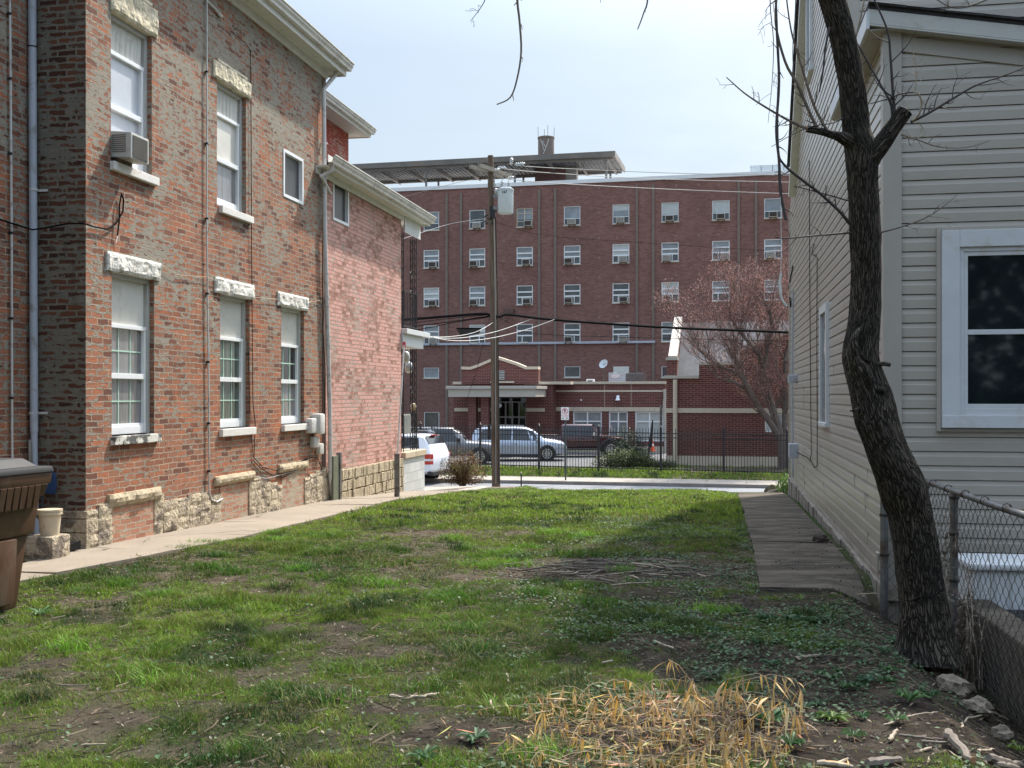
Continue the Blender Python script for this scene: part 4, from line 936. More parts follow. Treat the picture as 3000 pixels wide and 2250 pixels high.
# porch: block base, cap, floor slab, iron posts, balcony
yQ = FL.px(1240, 1420)[0]; zc1 = FL.px(1180, 1326)[1]
MB().box(-2.5, .03, yP + .02, yQ, -1.2, zc1 - .13).build("porch_base", M['block'], H2)
MB().box(-2.55, .07, yP + .02, (yP + yQ) / 2 - .004, zc1 - .128, zc1).box(-2.55, .07, (yP + yQ) / 2 + .004, yQ + .04, zc1 - .128, zc1).build("porch_cap", M['tan_cap'], H2, bevel=.015)
MB().box(-.30, .05, yQ + .005, yQ + .16, -1.2, -.52).build("porch_step", M['tan_cap'], H2, bevel=.01)
zb1, zb0 = FL.px(1180, 962)[1], FL.px(1180, 1015)[1]
MB().box(-2.5, .10, yP + .02, yQ + .22, zb1 - .11, zb1).box(-2.4, .02, yP + .02, yQ - .05, zb1 - .36, zb1 - .112).build("balcony", M['house_white'], H2, bevel=.01)
def iron_post(x, y, z0, z1, name="iron_post"):
    mb = MB(); w = .13
    for a in (-w / 2, w / 2): mb.tube([(x + a, y, z0), (x + a, y, z1)], .011, 5)
    for a in (-w / 2, w / 2): mb.tube([(x, y + a, z0), (x, y + a, z1)], .011, 5)
    n = int((z1 - z0) / .16)
    for k in range(n):
        z = z0 + (z1 - z0) * (k + .5) / n; P = [(x + math.cos(q / 6 * 2 * math.pi) * .045, y + .02 * math.sin(q * 1.1), z + math.sin(q / 6 * 2 * math.pi) * .06) for q in range(7)]
        mb.tube(P, .008, 4, cap=False)
    # large scroll
    zc = z0 + (z1 - z0) * .5
    for sgn in (1, -1):
        P = []
        for q in range(15): a = q / 14 * 1.7 * math.pi; r = .11 * (1 - q / 20); P.append((x + .0, y - .18 + r * math.cos(a), zc + sgn * (.22 - r * math.sin(a))))
        mb.tube(P, .009, 4)
    return mb.build(name, M['black_iron'], H2, smooth=True)
py1 = FL.px(1211, 1100, -.1)[0]
for (z0, z1) in ((zc1, zb1 - .37), (zb1, ZP - .3)):
    iron_post(-.10, py1, z0, z1); iron_post(-.12, yP + .28, z0, z1)
    mb = MB(); h = .80 if z0 > 2 else .78
    for zz in (z0 + .08, z0 + h): mb.box(-.115, -.085, yP + .1, yQ - .1, zz, zz + .02)
    n = 12
    for k in range(n): y = yP + .14 + (yQ - yP - .3) * k / (n - 1); mb.tube([(-.10, y, z0 + .08), (-.10, y, z0 + h)], .008, 4)
    mb.build("railing", M['black_iron'], H2)
mb = MB()
for k in range(3):
    y = yP + .42 + .17 * k; mb.add([(-.07, y - .06, zc1 + .36), (-.07, y + .06, zc1 + .36), (-.07, y + .06, zc1 + .78), (-.07, y - .06, zc1 + .78)], [(0, 1, 2, 3)]); mb.tube([(-.075, y, zc1 + .38), (-.075, y, zc1 + .76)], .04, 8)
mb.build("railing_cloth", M['ac_white'], H2, smooth=True)
Mg = Matrix.Translation((-.10, py1, zc1 + .93)); MB().lathe([(.02, -.08), (.05, -.06), (.075, 0), (.06, .05), (.02, .075)], 12, Mg).build("lamp_globe", M['tan_cap'], H2, smooth=True)
for (px_, py_) in ((1189, 1045), (1198, 1075)):
    y, z = FL.px(px_, py_, -.45); Mg = Matrix.Translation((-.45, y, z)); MB().lathe([(.03, -.14), (.08, -.10), (.10, 0), (.07, .09), (.03, .12)], 12, Mg).tube([(-.45, y, z + .1), (-.45, y, z + .4)], .01, 5).build("hanging_lamp", M['porcelain'], H2, smooth=True)
# green board and steel channel leaning at the seam
bd = frthing("leaning_board", "old green board with a grey steel channel standing against the wall by the downpipe", "board", FL)
ya, zt = FL.px(977, 1337, .13); yb, _ = FL.px(993, 1337, .13)
MB().box(.09, .13, ya, yb, -.22, zt).build("board", M['board_green'], bd, bevel=.004)
MB().box(.08, .15, yb + .01, yb + .09, -.22, zt + .05).build("steel_channel", M['steel'], bd, bevel=.004)
# tall thin pole at the path edge
t = 19.3; pb = W(1163, 1469, t); pt = W(1184, 1003, t + .7)
pl = thing("slanting_pole", "thin slanting white pole in a dark sleeve at the path edge by the pink house", "pole", (pb.x, pb.y, 0))
o0 = Vector((pb.x, pb.y, 0)); zb = float(gz0(pb.x, pb.y)) - .1
s1 = W(1164, 1328, t + .1)
MB().box(-.045, .045, -.03, .03, zb, s1.z).build("sleeve", M['steel'], pl, bevel=.004)
MB().tube([s1 - o0 - Vector((0, 0, .1)), pt - o0], .016, 8).build("rod", M['pipe_white'], pl, smooth=True)
MB().tube([pt - o0 - Vector((0, 0, .10)), pt - o0 + Vector((0, 0, .01))], .03, 8).build("red_cap", M['sign_red'], pl, smooth=True)

# ================================================================ bin and clutter in the corner
BT = 5.45; bx0, bx1 = (-60 - CX) / FOC * BT * 1.45, None
# brown wheeled bin: right side seen; ground contact at photo (75,1812)
tb = CAMZ * FOC / (1808 - HY); cb = W(20, 1808, tb)
BN = thing("wheeled_bin", "tall brown wheeled rubbish bin with a black lid at the left edge of the lawn", "bin", (cb.x - .40, cb.y + .20, float(gz0(cb.x, cb.y))), R(-14))
def taper(mb, x0, x1, y0, y1, z0, X0, X1, Y0, Y1, z1):
    return mb.add([(x0, y0, z0), (x1, y0, z0), (x1, y1, z0), (x0, y1, z0), (X0, Y0, z1), (X1, Y0, z1), (X1, Y1, z1), (X0, Y1, z1)], [(0, 3, 2, 1), (4, 5, 6, 7), (0, 1, 5, 4), (1, 2, 6, 5), (2, 3, 7, 6), (3, 0, 4, 7)])
mb = MB(); taper(mb, -.26, .27, -.28, .22, .0, -.29, .33, -.33, .27, .55); taper(mb, -.30, .36, -.35, .30, .551, -.33, .40, -.38, .34, .93)
mb.build("body", M['bin_brown'], BN, bevel=.022, smooth=True)
mb = MB(); taper(mb, -.36, .445, -.41, .38, .93, -.37, .455, -.42, .39, 1.02); mb.build("rim", M['bin_brown'], BN, bevel=.012, smooth=True)
# ribbed apron under the rim on the right side and front
mb = MB()
for k in range(9): y = -.32 + .075 * k; h = .17 if 1 < k < 8 else .09; taper(mb, .405, .42, y, y + .055, .93 - h, .425, .45, y - .005, y + .062, .931)
mb.build("ribbed_apron", M['bin_brown'], BN, bevel=.005); mb = MB()
for k in range(7): x = -.25 + .09 * k; h = .17 if 1 < k < 6 else .09; taper(mb, x, x + .065, -.385, -.37, .93 - h, x - .004, x + .07, -.415, -.39, .931)
mb.build("ribbed_apron", M['bin_brown'], BN, bevel=.005)
mb = MB(); taper(mb, -.38, .465, -.43, .40, 1.021, -.37, .455, -.42, .39, 1.065); taper(mb, -.30, .38, -.34, .32, 1.066, -.22, .30, -.26, .25, 1.13); mb.build("lid", M['bin_black'], BN, bevel=.012, smooth=True)
# recessed side pocket with the white bar
mb = MB(); taper(mb, .275, .345, -.22, .10, .06, .33, .372, -.22, .10, .54); mb.build("side_rib", M['bin_brown'], BN, bevel=.012, smooth=True)
MB().tube([(-.16, -.40, .30), (.12, -.40, .32)], .014, 8).build("bar", M['white_vinyl'], BN, smooth=True)
# clutter: things of their own, standing in the corner of the brick return
def at_corner(px_, py_, yl):      # a point on local plane y=yl
    x, z = FL.py(px_, py_, yl); return x, z
def clutter(name, label, cat_): return frthing(name, label, cat_, FL)
t0 = clutter("stone_block", "rough pale stone block on the path beside the brown bin", "stone")
x, z = at_corner(124, 1637, -.75); MB().box(x - .20, x + .11, -.75, -.45, -.02, .25).build("block", M['rubble'], t0, bevel=.03, smooth=True)
t1 = clutter("plastic_bucket", "stained cream bucket standing on the rough stone block", "bucket")
Mw = Matrix.Translation((x - .02, -.60, .25)); MB().lathe([(.085, 0), (.105, .20), (.115, .20), (.115, .23), (.10, .235)], 18, Mw).build("bucket_body", M['tan_plastic'], t1, smooth=True)
MB().lathe([(.118, .231), (.118, .25), (.02, .256)], 18, Mw).build("bucket_lid", M['tan_plastic'], t1, smooth=True)
t2 = clutter("leaning_mop", "long-handled mop leaning in the corner behind the bin", "mop")
xx, zz = at_corner(50, 1205, -.20); MB().tube([(xx, -.12, zz), (xx + .05, -.30, .15)], .013, 7).build("handle", M['handle_wood'], t2, smooth=True)
xx, zz = at_corner(82, 1290, -.15); t3 = clutter("wooden_stake", "weathered grey wooden handle leaning against the downpipe", "handle")
MB().tube([(xx, -.12, zz), (xx + .13, -.30, .05)], .016, 7).build("handle", M['grey_wood'], t3, smooth=True)
t4 = clutter("snow_shovel", "blue plastic snow shovel leaning upside down in the brick corner", "shovel")
x0, z1 = at_corner(134, 1365, -.10); x1, z0 = at_corner(163, 1450, -.12)
poly = [(x0 - .05, z0 + .02), (x1 - .02, z0), (x1, z0 + .06), (x1 - .012, z1 - .10), (x0 + .05, z1), (x0 - .06, z1 - .01)]
MB().prism(poly, lambda a, b: (a, -.085 - .05 * (z1 - b), b), lambda a, b: (a, -.11 - .05 * (z1 - b), b)).build("blade", M['blue_plastic'], t4, bevel=.006)
MB().tube([(x0 - .02, -.12, z0 + .05), (x0 + .10, -.34, .04)], .012, 7).build("handle", M['black_iron'], t4, smooth=True)
t5 = clutter("garden_shovel", "grey steel shovel propped beside the bucket", "shovel")
xa, za = at_corner(136, 1560, -.5); MB().tube([(xa - .02, -.33, za + .12), (xa + .09, -.45, .12)], .012, 7).build("handle", M['steel'], t5, smooth=True)
MB().prism([(-.055, .0), (.055, .0), (.07, .14), (0, .19), (-.07, .14)], lambda a, b: (xa + .10 + a, -.47, b), lambda a, b: (xa + .10 + a, -.455, b)).build("blade", M['steel'], t5)
t6 = clutter("dustpan", "black metal dustpan lying on the path at the foot of the brick corner", "dustpan")
xb, zb = at_corner(190, 1600, -.2); MB().add([(xb - .20, -.12, .10), (xb + .15, -.16, .14), (xb + .02, -.50, .045), (xb - .28, -.44, .045), (xb - .20, -.12, .05), (xb + .15, -.16, .05)], [(0, 1, 2, 3), (0, 4, 5, 1), (0, 3, 4), (1, 5, 2), (2, 5, 4, 3)]).build("pan", M['black_iron'], t6)
t7 = clutter("metal_scoop", "olive metal bowl shape hooked over the bucket behind the bin", "bowl")
xb, zb = at_corner(160, 1505, -.6); MB().add([(xb - .12, -.62, zb - .10), (xb + .09, -.55, zb - .005), (xb - .16, -.50, zb), (xb - .16, -.70, zb)], [(0, 1, 2), (0, 3, 1), (0, 2, 3)]).build("bowl", M['board_green'], t7)
# ================================================================ beige siding house on the right
H3 = frthing("siding_house", "tall house in beige vinyl siding on the right with a low lean-to nearest the camera", "house", FR)
yM = FR.px(2484, 300)[0]; yF = FR.px(2318, 1300)[0]
ra = FR.px(2309, 578, -.14); rb = FR.px(2342, 0, -.14); rk = (rb[0] - ra[0]) / (rb[1] - ra[1])
def siding(name, axis, out, u0, u1, z0, z1, uend=None, parent=H3, c=0.0, seg=.12, label=None, wav=.003, mat='siding'):
    """Dutch-lap courses: flat lower face, cove above, real lip that shades the course below"""
    H = .1145; prof = [(0.0, -.004), (.0, .0190), (.072, .0180), (.0755, .0155), (.1075, .0100), (.1145, -.004)]
    n = int(math.ceil((z1 - z0) / H)); V = []; F = []; off = 0
    for k in range(n):
        zz = z0 + k * H; ue = uend(zz) if uend else u1
        if ue <= u0 + .05: continue
        m = max(2, int((ue - u0) / seg)); us = np.linspace(u0, ue, m + 1)
        wo = (fbm(us, np.full_like(us, zz * .6), .9, 4, 3) - .5) * wav * 2; wz = (fbm(us, np.full_like(us, k * 7.7), .5, 14, 3) - .5) * wav * 1.6
        for (dz, o) in prof:
            z_ = np.minimum(zz + dz + wz, z1 + .02)
            oo = out * (o + wo) + c
            V.append(np.stack([oo, us, z_], 1) if axis == 'x' else np.stack([us, oo, z_], 1))
        i = np.arange(m)
        for j in range(5):
            a = off + j * (m + 1) + i; F.append(np.stack([a, a + 1, a + m + 2, a + m + 1], 1))
        off += 6 * (m + 1)
    V = np.concatenate(V); F = np.concatenate(F)
    if (axis == 'x') == (out < 0): F = F[:, ::-1]
    o = npmesh(name, V, F, M[mat], parent); 
    if label: o["label"] = label
    return o
ZL = 4.62
siding("siding", 'x', -1, .09, yM + .02, .02, ZL)
siding("siding", 'x', -1, yM + .02, yF, .02, 7.9, uend=lambda z: yF - .02 if z < ra[1] - .1 else yF + (z - ra[1]) * rk - .03)
siding("siding", 'y', -1, .10, 5.0, -.10, ZL + .1, wav=.001)
siding("siding", 'y', -1, .12, 6.0, ZL - .2, 7.9, c=yM, wav=.001)
# butt joints of the panels
rj = random.Random(77); mb = MB()
for k in range(46):
    zz = .02 + .1145 * rj.randint(0, 40); y = rj.choice((1.1, 2.2, 4.3, 5.6, 7.4, 8.9)) + rj.uniform(-.25, .25)
    mb.box(-.0215, -.010, y, y + .004, zz + .002, zz + .108)
mb.build("panel_seams", M['siding_trim'], H3)
# cores, ends, roofs
MB().box(.02, 5.0, .02, yM, -.4, ZL - .1).box(.02, 6.0, yM + .02, yF + .2, -.4, ra[1] - .2).build("wall", M['siding_trim'], H3)
MB().add([(.02, yM + .02, ra[1] - .19), (6, yM + .02, ra[1] - .19), (6, yF - .1, ra[1] - .19), (.02, yF - .1, ra[1] - .19), (.02, yM + .02, 7.8), (6, yM + .02, 7.8), (6, yF + (7.8 - ra[1]) * rk - .2, 7.8), (.02, yF + (7.8 - ra[1]) * rk - .2, 7.8)],
         [(0, 3, 2, 1), (4, 5, 6, 7), (0, 1, 5, 4), (1, 2, 6, 5), (2, 3, 7, 6), (3, 0, 4, 7)]).build("wall", M['siding_trim'], H3)
for b_ in ((-.045, .10, -.045, .10, -.05, ZL + .02), (-.02, .12, yM - .02, yM + .12, ZL, 7.9), (-.045, .02, yF - .06, yF + .02, -.1, ra[1])):
    MB().box(*b_).build("corner_post", M['siding_trim'], H3, bevel=.006)
# foundation under the siding, uneven
mb = MB(); n = 60; rr = random.Random(4)
for k in range(n):
    y0, y1 = -.02 + (yF + .04) * k / n, -.02 + (yF + .04) * (k + 1) / n; mb.box(-.03 - rr.uniform(0, .03) - .02 * k / n, .05, y0, y1 + .01, -1.0, .045)
mb.box(.0, 5, -.01, .03, -.8, .0)
mb.build("foundation", M['found_conc'], H3, bevel=.01)
# rake board of the main roof and dark roof edge behind it
def rake(u): return (ra[0] + (u - ra[1]) * rk)
z0, z1 = ra[1], 9.0
MB().add([(-.14, rake(z0), z0), (-.14, rake(z1), z1), (-.14, rake(z1) - .18, z1), (-.14, rake(z0) - .17, z0), (.02, rake(z0), z0), (.02, rake(z1), z1), (.02, rake(z1) - .18, z1), (.02, rake(z0) - .17, z0)],
         [(0, 1, 2, 3), (4, 7, 6, 5), (0, 4, 5, 1), (3, 2, 6, 7), (0, 3, 7, 4)]).build("rake_board", M['white_paint'], H3)
MB().add([(-.16, rake(z0) + .012, z0 + .55), (-.16, rake(z1) + .012, z1 + .4), (6, rake(z1) + .012, z1 + .4), (6, rake(z0) + .012, z0 + .55), (-.16, rake(z0) + .07, z0 + .55), (-.16, rake(z1) + .07, z1 + .4), (6, rake(z1) + .07, z1 + .4), (6, rake(z0) + .07, z0 + .55)],
         [(0, 1, 2, 3), (4, 7, 6, 5), (0, 4, 5, 1), (0, 3, 7, 4)]).build("roof", M['shingle'], H3)
# lean-to roof: shingles, front rake fascia and side eave with soffit
xR, zR2 = FR.py(3000, 66, -.10); xL, zLt = FR.py(2592, 22, -.10); sl = (zR2 - zLt) / (xR - xL); X1 = 5.0
P = lambda x, dz, y: (x, y, zLt + (x - xL) * sl + dz)
x0 = -.17
mb = MB(); mb.add([P(x0, -.03, -.13), P(X1, -.03, -.13), P(X1, -.03, yM), P(x0, -.03, yM), P(x0, .0, -.13), P(X1, .0, -.13), P(X1, .0, yM), P(x0, .0, yM)], [(0, 1, 2, 3), (4, 7, 6, 5), (0, 4, 5, 1), (1, 5, 6, 2), (2, 6, 7, 3), (3, 7, 4, 0)])
rr = random.Random(8); x = x0
while x < X1:
    e = x + .29; mb.add([P(x, .001, -.15), P(e, .001, -.15), P(e, .001, yM), P(x, .001, yM), P(x, .012 + rr.uniform(0, .006), -.15 - rr.uniform(0, .015)), P(e, .020, -.15), P(e, .020, yM), P(x, .012, yM)], [(0, 1, 2, 3), (4, 7, 6, 5), (0, 4, 5, 1), (1, 5, 6, 2), (3, 7, 4, 0)]); x = e
mb.build("roof", M['shingle'], H3)
mb = MB()
def fas(d0, d1, ya, yb): mb.add([P(x0, d0, ya), P(X1, d0, ya), P(X1, d1, ya), P(x0, d1, ya), P(x0, d0, yb), P(X1, d0, yb), P(X1, d1, yb), P(x0, d1, yb)], [(0, 1, 2, 3), (4, 7, 6, 5), (0, 4, 5, 1), (3, 2, 6, 7), (0, 3, 7, 4), (1, 5, 6, 2)])
fas(-.150, -.032, -.125, -.105); fas(-.165, -.151, -.125, -.0)          # face board and narrow soffit
mb.build("fascia", M['fascia'], H3, bevel=.003)
mb = MB(); q = P
mb.add([(.06, -.03, zLt - .33), (X1, -.03, zLt - .33 + (X1 - .06) * sl), (X1, -.03, zLt - .19 + (X1 - xL) * sl), (.06, -.03, zLt - .19 + (.06 - xL) * sl), (.06, -.002, zLt - .33), (X1, -.002, zLt - .33 + (X1 - .06) * sl), (X1, -.002, zLt - .19 + (X1 - xL) * sl), (.06, -.002, zLt - .19 + (.06 - xL) * sl)], [(0, 1, 2, 3), (4, 7, 6, 5), (0, 4, 5, 1), (3, 2, 6, 7), (0, 3, 7, 4), (1, 5, 6, 2)])
mb.build("frieze_board", M['siding_trim'], H3, bevel=.003)
MB().box(x0 - .015, x0 + .01, -.128, yM - .01, zLt - .17, zLt - .03).build("fascia", M['house_white'], H3)
MB().box(x0 + .011, -.02, -.10, yM - .01, zLt - .18, zLt - .165).build("soffit", M['siding_trim'], H3)
# big front window
def Q(px_, py_, y=-.03): return FR.py(px_, py_, y)
xa, za = Q(2757, 677); _, zb = Q(2757, 1253); xg, zg1 = Q(2832, 757); _, zg0 = Q(2832, 1190)
xe = xg + .72; xo = xe + (xg - xa)
mb = MB(); tw = .135; y0, y1 = -.068, .0
mb.box(xa, xa + tw, y0, y1, zb + .10, za); mb.box(xo - tw, xo, y0, y1, zb + .10, za); mb.box(xa + tw, xo - tw, y0, y1 - .001, za - tw, za); mb.box(xa, xo, y0 - .01, y1, zb, zb + .10)
W1 = mb.build("window", M['house_white'], H3, bevel=.004)
mb = MB(); mb.box(xa - .035, xa - .001, -.05, 0, zb - .03, za + .03); mb.box(xa, xo, -.05, 0, za + .001, za + .03); mb.box(xa, xo, -.045, 0, zb - .03, zb - .006); mb.build("casing", M['siding_trim'], W1, bevel=.004)
mb = MB(); a, b = xa + tw, xo - tw; zt, zz = za - tw, zb + .10; zm = FR.py(2840, 974, 0)[1]
mb.box(a, a + .035, -.05, .0, zz, zt); mb.box(b - .035, b, -.05, .0, zz, zt); mb.box(a + .035, b - .035, -.05, 0, zt - .035, zt); mb.box(a + .035, b - .035, -.052, 0, zz, zz + .055)
mb.box(a + .036, a + .065, -.042, 0, zz + .055, zt - .035); mb.box(a + .065, b - .036, -.044, 0, zm - .02, zm + .02); mb.box(a + .065, b - .036, -.042, 0, zz + .055, zz + .09); mb.box(a + .065, b - .036, -.042, 0, zt - .07, zt - .035)
mb.build("sash", M['house_white'], W1, bevel=.003)
MB().box(a + .065, b - .036, -.030, -.024, zz + .09, zm - .02).build("pane", M['glass_dark'], W1)
MB().box(a + .065, b - .036, -.030, -.024, zm + .02, zt - .07).build("pane", M['glass_dark'], W1)
# narrow windows on the long side, seen edge-on
def side_win(l, r, t, b):
    ya, _ = FR.px(r, 1000, -.04); yb, _ = FR.px(l, 1000, -.04); _, zt = FR.px(l, t, -.04); _, zb = FR.px(r, b, -.04)
    mb = MB(); w = .10; mb.box(-.06, 0, ya, ya + w, zb, zt); mb.box(-.06, 0, yb - w, yb, zb, zt); mb.box(-.06, 0, ya + w, yb - w, zt - w, zt); mb.box(-.075, 0, ya - .02, yb + .02, zb - .05, zb)
    o = mb.build("window", M['house_white'], H3, bevel=.004); MB().box(-.032, -.024, ya + w, yb - w, zb, zt - w).build("pane", M['far_glass_dark'], o)
side_win(2404, 2424, 903, 1240); side_win(2364, 2376, -120, 195)
# cables, boxes and conduit fixed to the long wall
def sw(pts, r=.006, mat='cable', x=-.035, name="wall_cable"): return MB().tube([(x,) + FR.px(a, b, x) for a, b in pts], r, 5).build(name, M[mat], H3, smooth=True)
sw([(2371, 470), (2372, 700), (2373, 900), (2375, 1150), (2377, 1330), (2373, 1352)])
sw([(2386, 715), (2381, 730), (2378, 745), (2388, 748), (2394, 755), (2393, 1000), (2394, 1200), (2394, 1365), (2386, 1370), (2377, 1352), (2365, 1340), (2345, 1330), (2330, 1322)])
sw([(2323, 780), (2310, 840), (2316, 900), (2322, 860)], .012)
sw([(2322, 850), (2321, 1100), (2321, 1180), (2322, 1400)], .02, 'pipe_grey', -.06, "conduit")
for (a, b, c_, d_) in ((2314, 2322, 1098, 1122), (2303, 2324, 1300, 1342)):
    ya, zt = FR.px(b, c_, -.1); yb, _ = FR.px(a, c_, -.16); _, zb = FR.px(b, d_, -.1); MB().box(-.17, -.01, ya, ya + .22, zb, zt).build("meter_box", M['pipe_grey'], H3, bevel=.015)
ya, zt = FR.px(2571, 1620, -.03); MB().box(-.035, -.012, ya, ya + .10, zt - .17, zt).build("dryer_vent", M['siding_trim'], H3, bevel=.006)

# ================================================================ chain-link fence
fa = math.atan(.145); FF = Fr(1.95 + .145 * 8.35, 8.35, math.degrees(fa))
FE = frthing("chain_link_fence", "rusty chain-link fence with a pipe top rail running past the leaning tree", "fence", FF)
ZT = .95
def fzb(y): return float(gz0(*FF.world(-.1, y))) + .03
def link(name, P0, P1, n):
    mb_v = []; mb_f = []; p0, p1 = Vector(P0), Vector(P1); d = (p1 - p0); L = d.length; d.normalize(); nn = Vector((-d.y, d.x, 0)); st = .056; vs = .052; mb = MB()
    for k in range(int(L / st)):
        pts = []; s = (k + .5) * st; zb = fzb((p0 + d * s).y) if abs(d.y) > .5 else fzb(0)
        m = int((ZT + .02 - zb) / vs)
        for j in range(m + 1):
            sgn = 1 if (j + k) % 2 else -1; q = p0 + d * (s + sgn * st * .53); wob = (vnoise(s, j * .05, 2, 5) - .5) * .03
            pts.append((q.x + nn.x * (.004 * sgn + wob), q.y + nn.y * (.004 * sgn + wob), zb + j * vs))
        mb.tube(pts, .0021, 4, cap=False)
    return mb.build(name, M['fence_wire'], FE, fixn=False)
link("wire_mesh", (0, 0, 0), (0, -4.1, 0), 0)
link("wire_mesh", (-.24, .34, 0), (0, 0, 0), 0)
MB().tube([(0, .02, ZT), (0, -1.8, ZT - .01), (0, -4.1, ZT)], .021, 12).build("top_rail", M['steel'], FE, smooth=True)
ypst = -(8.35 - 7.5) * 1.0
for (x, y, r) in ((0, ypst, .028), (0, -3.35, .028), (-.24, .34, .032), (0, .03, .03)):
    z0 = fzb(y) - .15; o = MB().tube([(x, y, z0), (x, y, ZT + (.05 if y > .2 else .0))], r, 12).build("post", M['steel'], FE, smooth=True)
    for zz in (ZT - .05, ZT - .30, ZT - .62): MB().tube([(x, y, zz - .01), (x, y, zz + .01)], r * 1.18, 12).build("tie_band", M['fence_wire'], o, smooth=True)
for k in range(9):
    mb = MB(); y = -.25 - .45 * k; mb.tube([(.0 + .027 * math.cos(a), y + .004 * a, ZT + .027 * math.sin(a)) for a in np.linspace(0, 7, 10)], .003, 4)
    mb.build("tie_wire", M['fence_wire'], FE, smooth=True)
# dead vine tangled on the fence beside the tree
VN = frthing("dead_vine", "dead grey vine tangled in the wire fence beside the trunk", "vine", FF); mb = MB(); rr = random.Random(2)
for k in range(24):
    y = -rr.uniform(.35, 1.5); z = fzb(y); x = rr.uniform(-.06, .03); P_ = [(x, y, z - .04)]
    for j in range(rr.randint(4, 10)): x = max(-.07, min(.05, x + rr.uniform(-.03, .03))); y += rr.uniform(-.09, .09); z += rr.uniform(.05, .16); P_.append((x, y, min(z, ZT + .05)))
    mb.tube(P_, [.0042 * (1 - i / len(P_) * .7) for i in range(len(P_))], 5)
mb.build("vine_stem", M['twig_pale'], VN, smooth=True)
n = 420; yy = -rng.uniform(.3, 1.4, n); zz = rng.uniform(-.2, .75, n) * (1 - .0 * yy); zz = np.where(yy < -1, zz * .6 - .1, zz)
v, f, c = leaves(rng.uniform(-.09, .05, n), yy, zz, rng.uniform(.02, .06, n), (-1.2, .4), np.array([.14, .11, .085]) * rng.uniform(.5, 1.7, (n, 1)), .5)
npmesh("dry_leaves", v, f, M['leafcol'], VN, colors=c)

# neighbour's yard behind the fence: low concrete ledge, white plastic deck box, dark drain grille
LG = frthing("concrete_ledge", "low mossy concrete ledge behind the wire fence", "ledge", FF)
mb = MB(); mb.box(.08, .30, -4.2, -.62, -1.0, .17); mb.box(.31, 1.9, -1.15, -.70, -1.0, -.04); mb.build("ledge", M['old_concrete'], LG, bevel=.02)
DB = frthing("deck_box", "white plastic storage box behind the wire fence under the front window", "storage box", FF)
xa2, _ = FF.py(2826, 1700, -.35); mb = MB(); mb.box(xa2, xa2 + 1.5, -.55, -.05, -.55, .36); b_ = mb.build("box", M['white_vinyl'], DB, bevel=.015)
mb = MB()
for k in range(14): mb.box(xa2 + .04 + .105 * k, xa2 + .06 + .105 * k, -.558, -.551, -.5, .34)
mb.build("panel_rib", M['house_white'], DB); MB().box(xa2 - .03, xa2 + 1.53, -.58, -.02, .362, .41).build("lid", M['white_vinyl'], DB, bevel=.015)
GR = frthing("slatted_crate", "dark grey slatted crate lying below the white storage box", "crate", FF); mb = MB()
for k in range(9): mb.box(xa2 + .10, xa2 + .85, -1.05 + .05 * k, -1.02 + .05 * k, -.035, .10)
mb.box(xa2 + .08, xa2 + .12, -1.07, -.62, -.038, .14); mb.box(xa2 + .83, xa2 + .87, -1.07, -.62, -.038, .14); mb.build("slats", M['black_iron'], GR, bevel=.004)
# rocks at the fence foot
def rock(px_, py_, s, label, t=None):
    t = t or (CAMZ + .05) / (py_ - HY) * FOC; p = W(px_, py_, t); bm = bmesh.new(); bmesh.ops.create_icosphere(bm, subdivisions=3, radius=1)
    sd = px_ * .013
    for v in bm.verts:
        c = v.co.copy(); k = 1 + .5 * (vnoise(c.x * 1.5 + sd, c.y * 1.5 + c.z * 1.2, 1.3, 3) - .5) + .22 * (vnoise(c.x * 4, c.y * 4 + c.z * 3 + sd, 1, 8) - .5)
        q = Vector((round(c.x * 1.6) / 1.6, round(c.y * 1.6) / 1.6, round(c.z * 1.6) / 1.6)); c = c.lerp(q, .35)
        v.co = Vector((c.x * s, c.y * s * .8, c.z * s * .75)) * float(k)
    me = bpy.data.meshes.new("rock"); bm.to_mesh(me); bm.free(); me.materials.append(M['rock']); o = bpy.data.objects.new("rock", me); COL.objects.link(o)
    o.location = (p.x, p.y, float(gz0(p.x, p.y)) + s * .28); o.rotation_euler = (0, 0, sd); tag(o, label, 'rock', 'rough rocks along the foot of the wire fence')
rock(2755, 1925, .10, "rough rock touching the right side of the tree's foot"); rock(2800, 1985, .12, "largest rough rock, one place right of the tree's foot"); rock(2860, 2020, .085, "small mossy rock against the wire mesh")
rock(2835, 2005, .035, "smallest grey stone between the two rough rocks"); rock(2938, 2088, .065, "flat pale stone by the fence nearest the camera"); rock(2675, 1925, .05, "grey stone half sunk before the tree's foot")

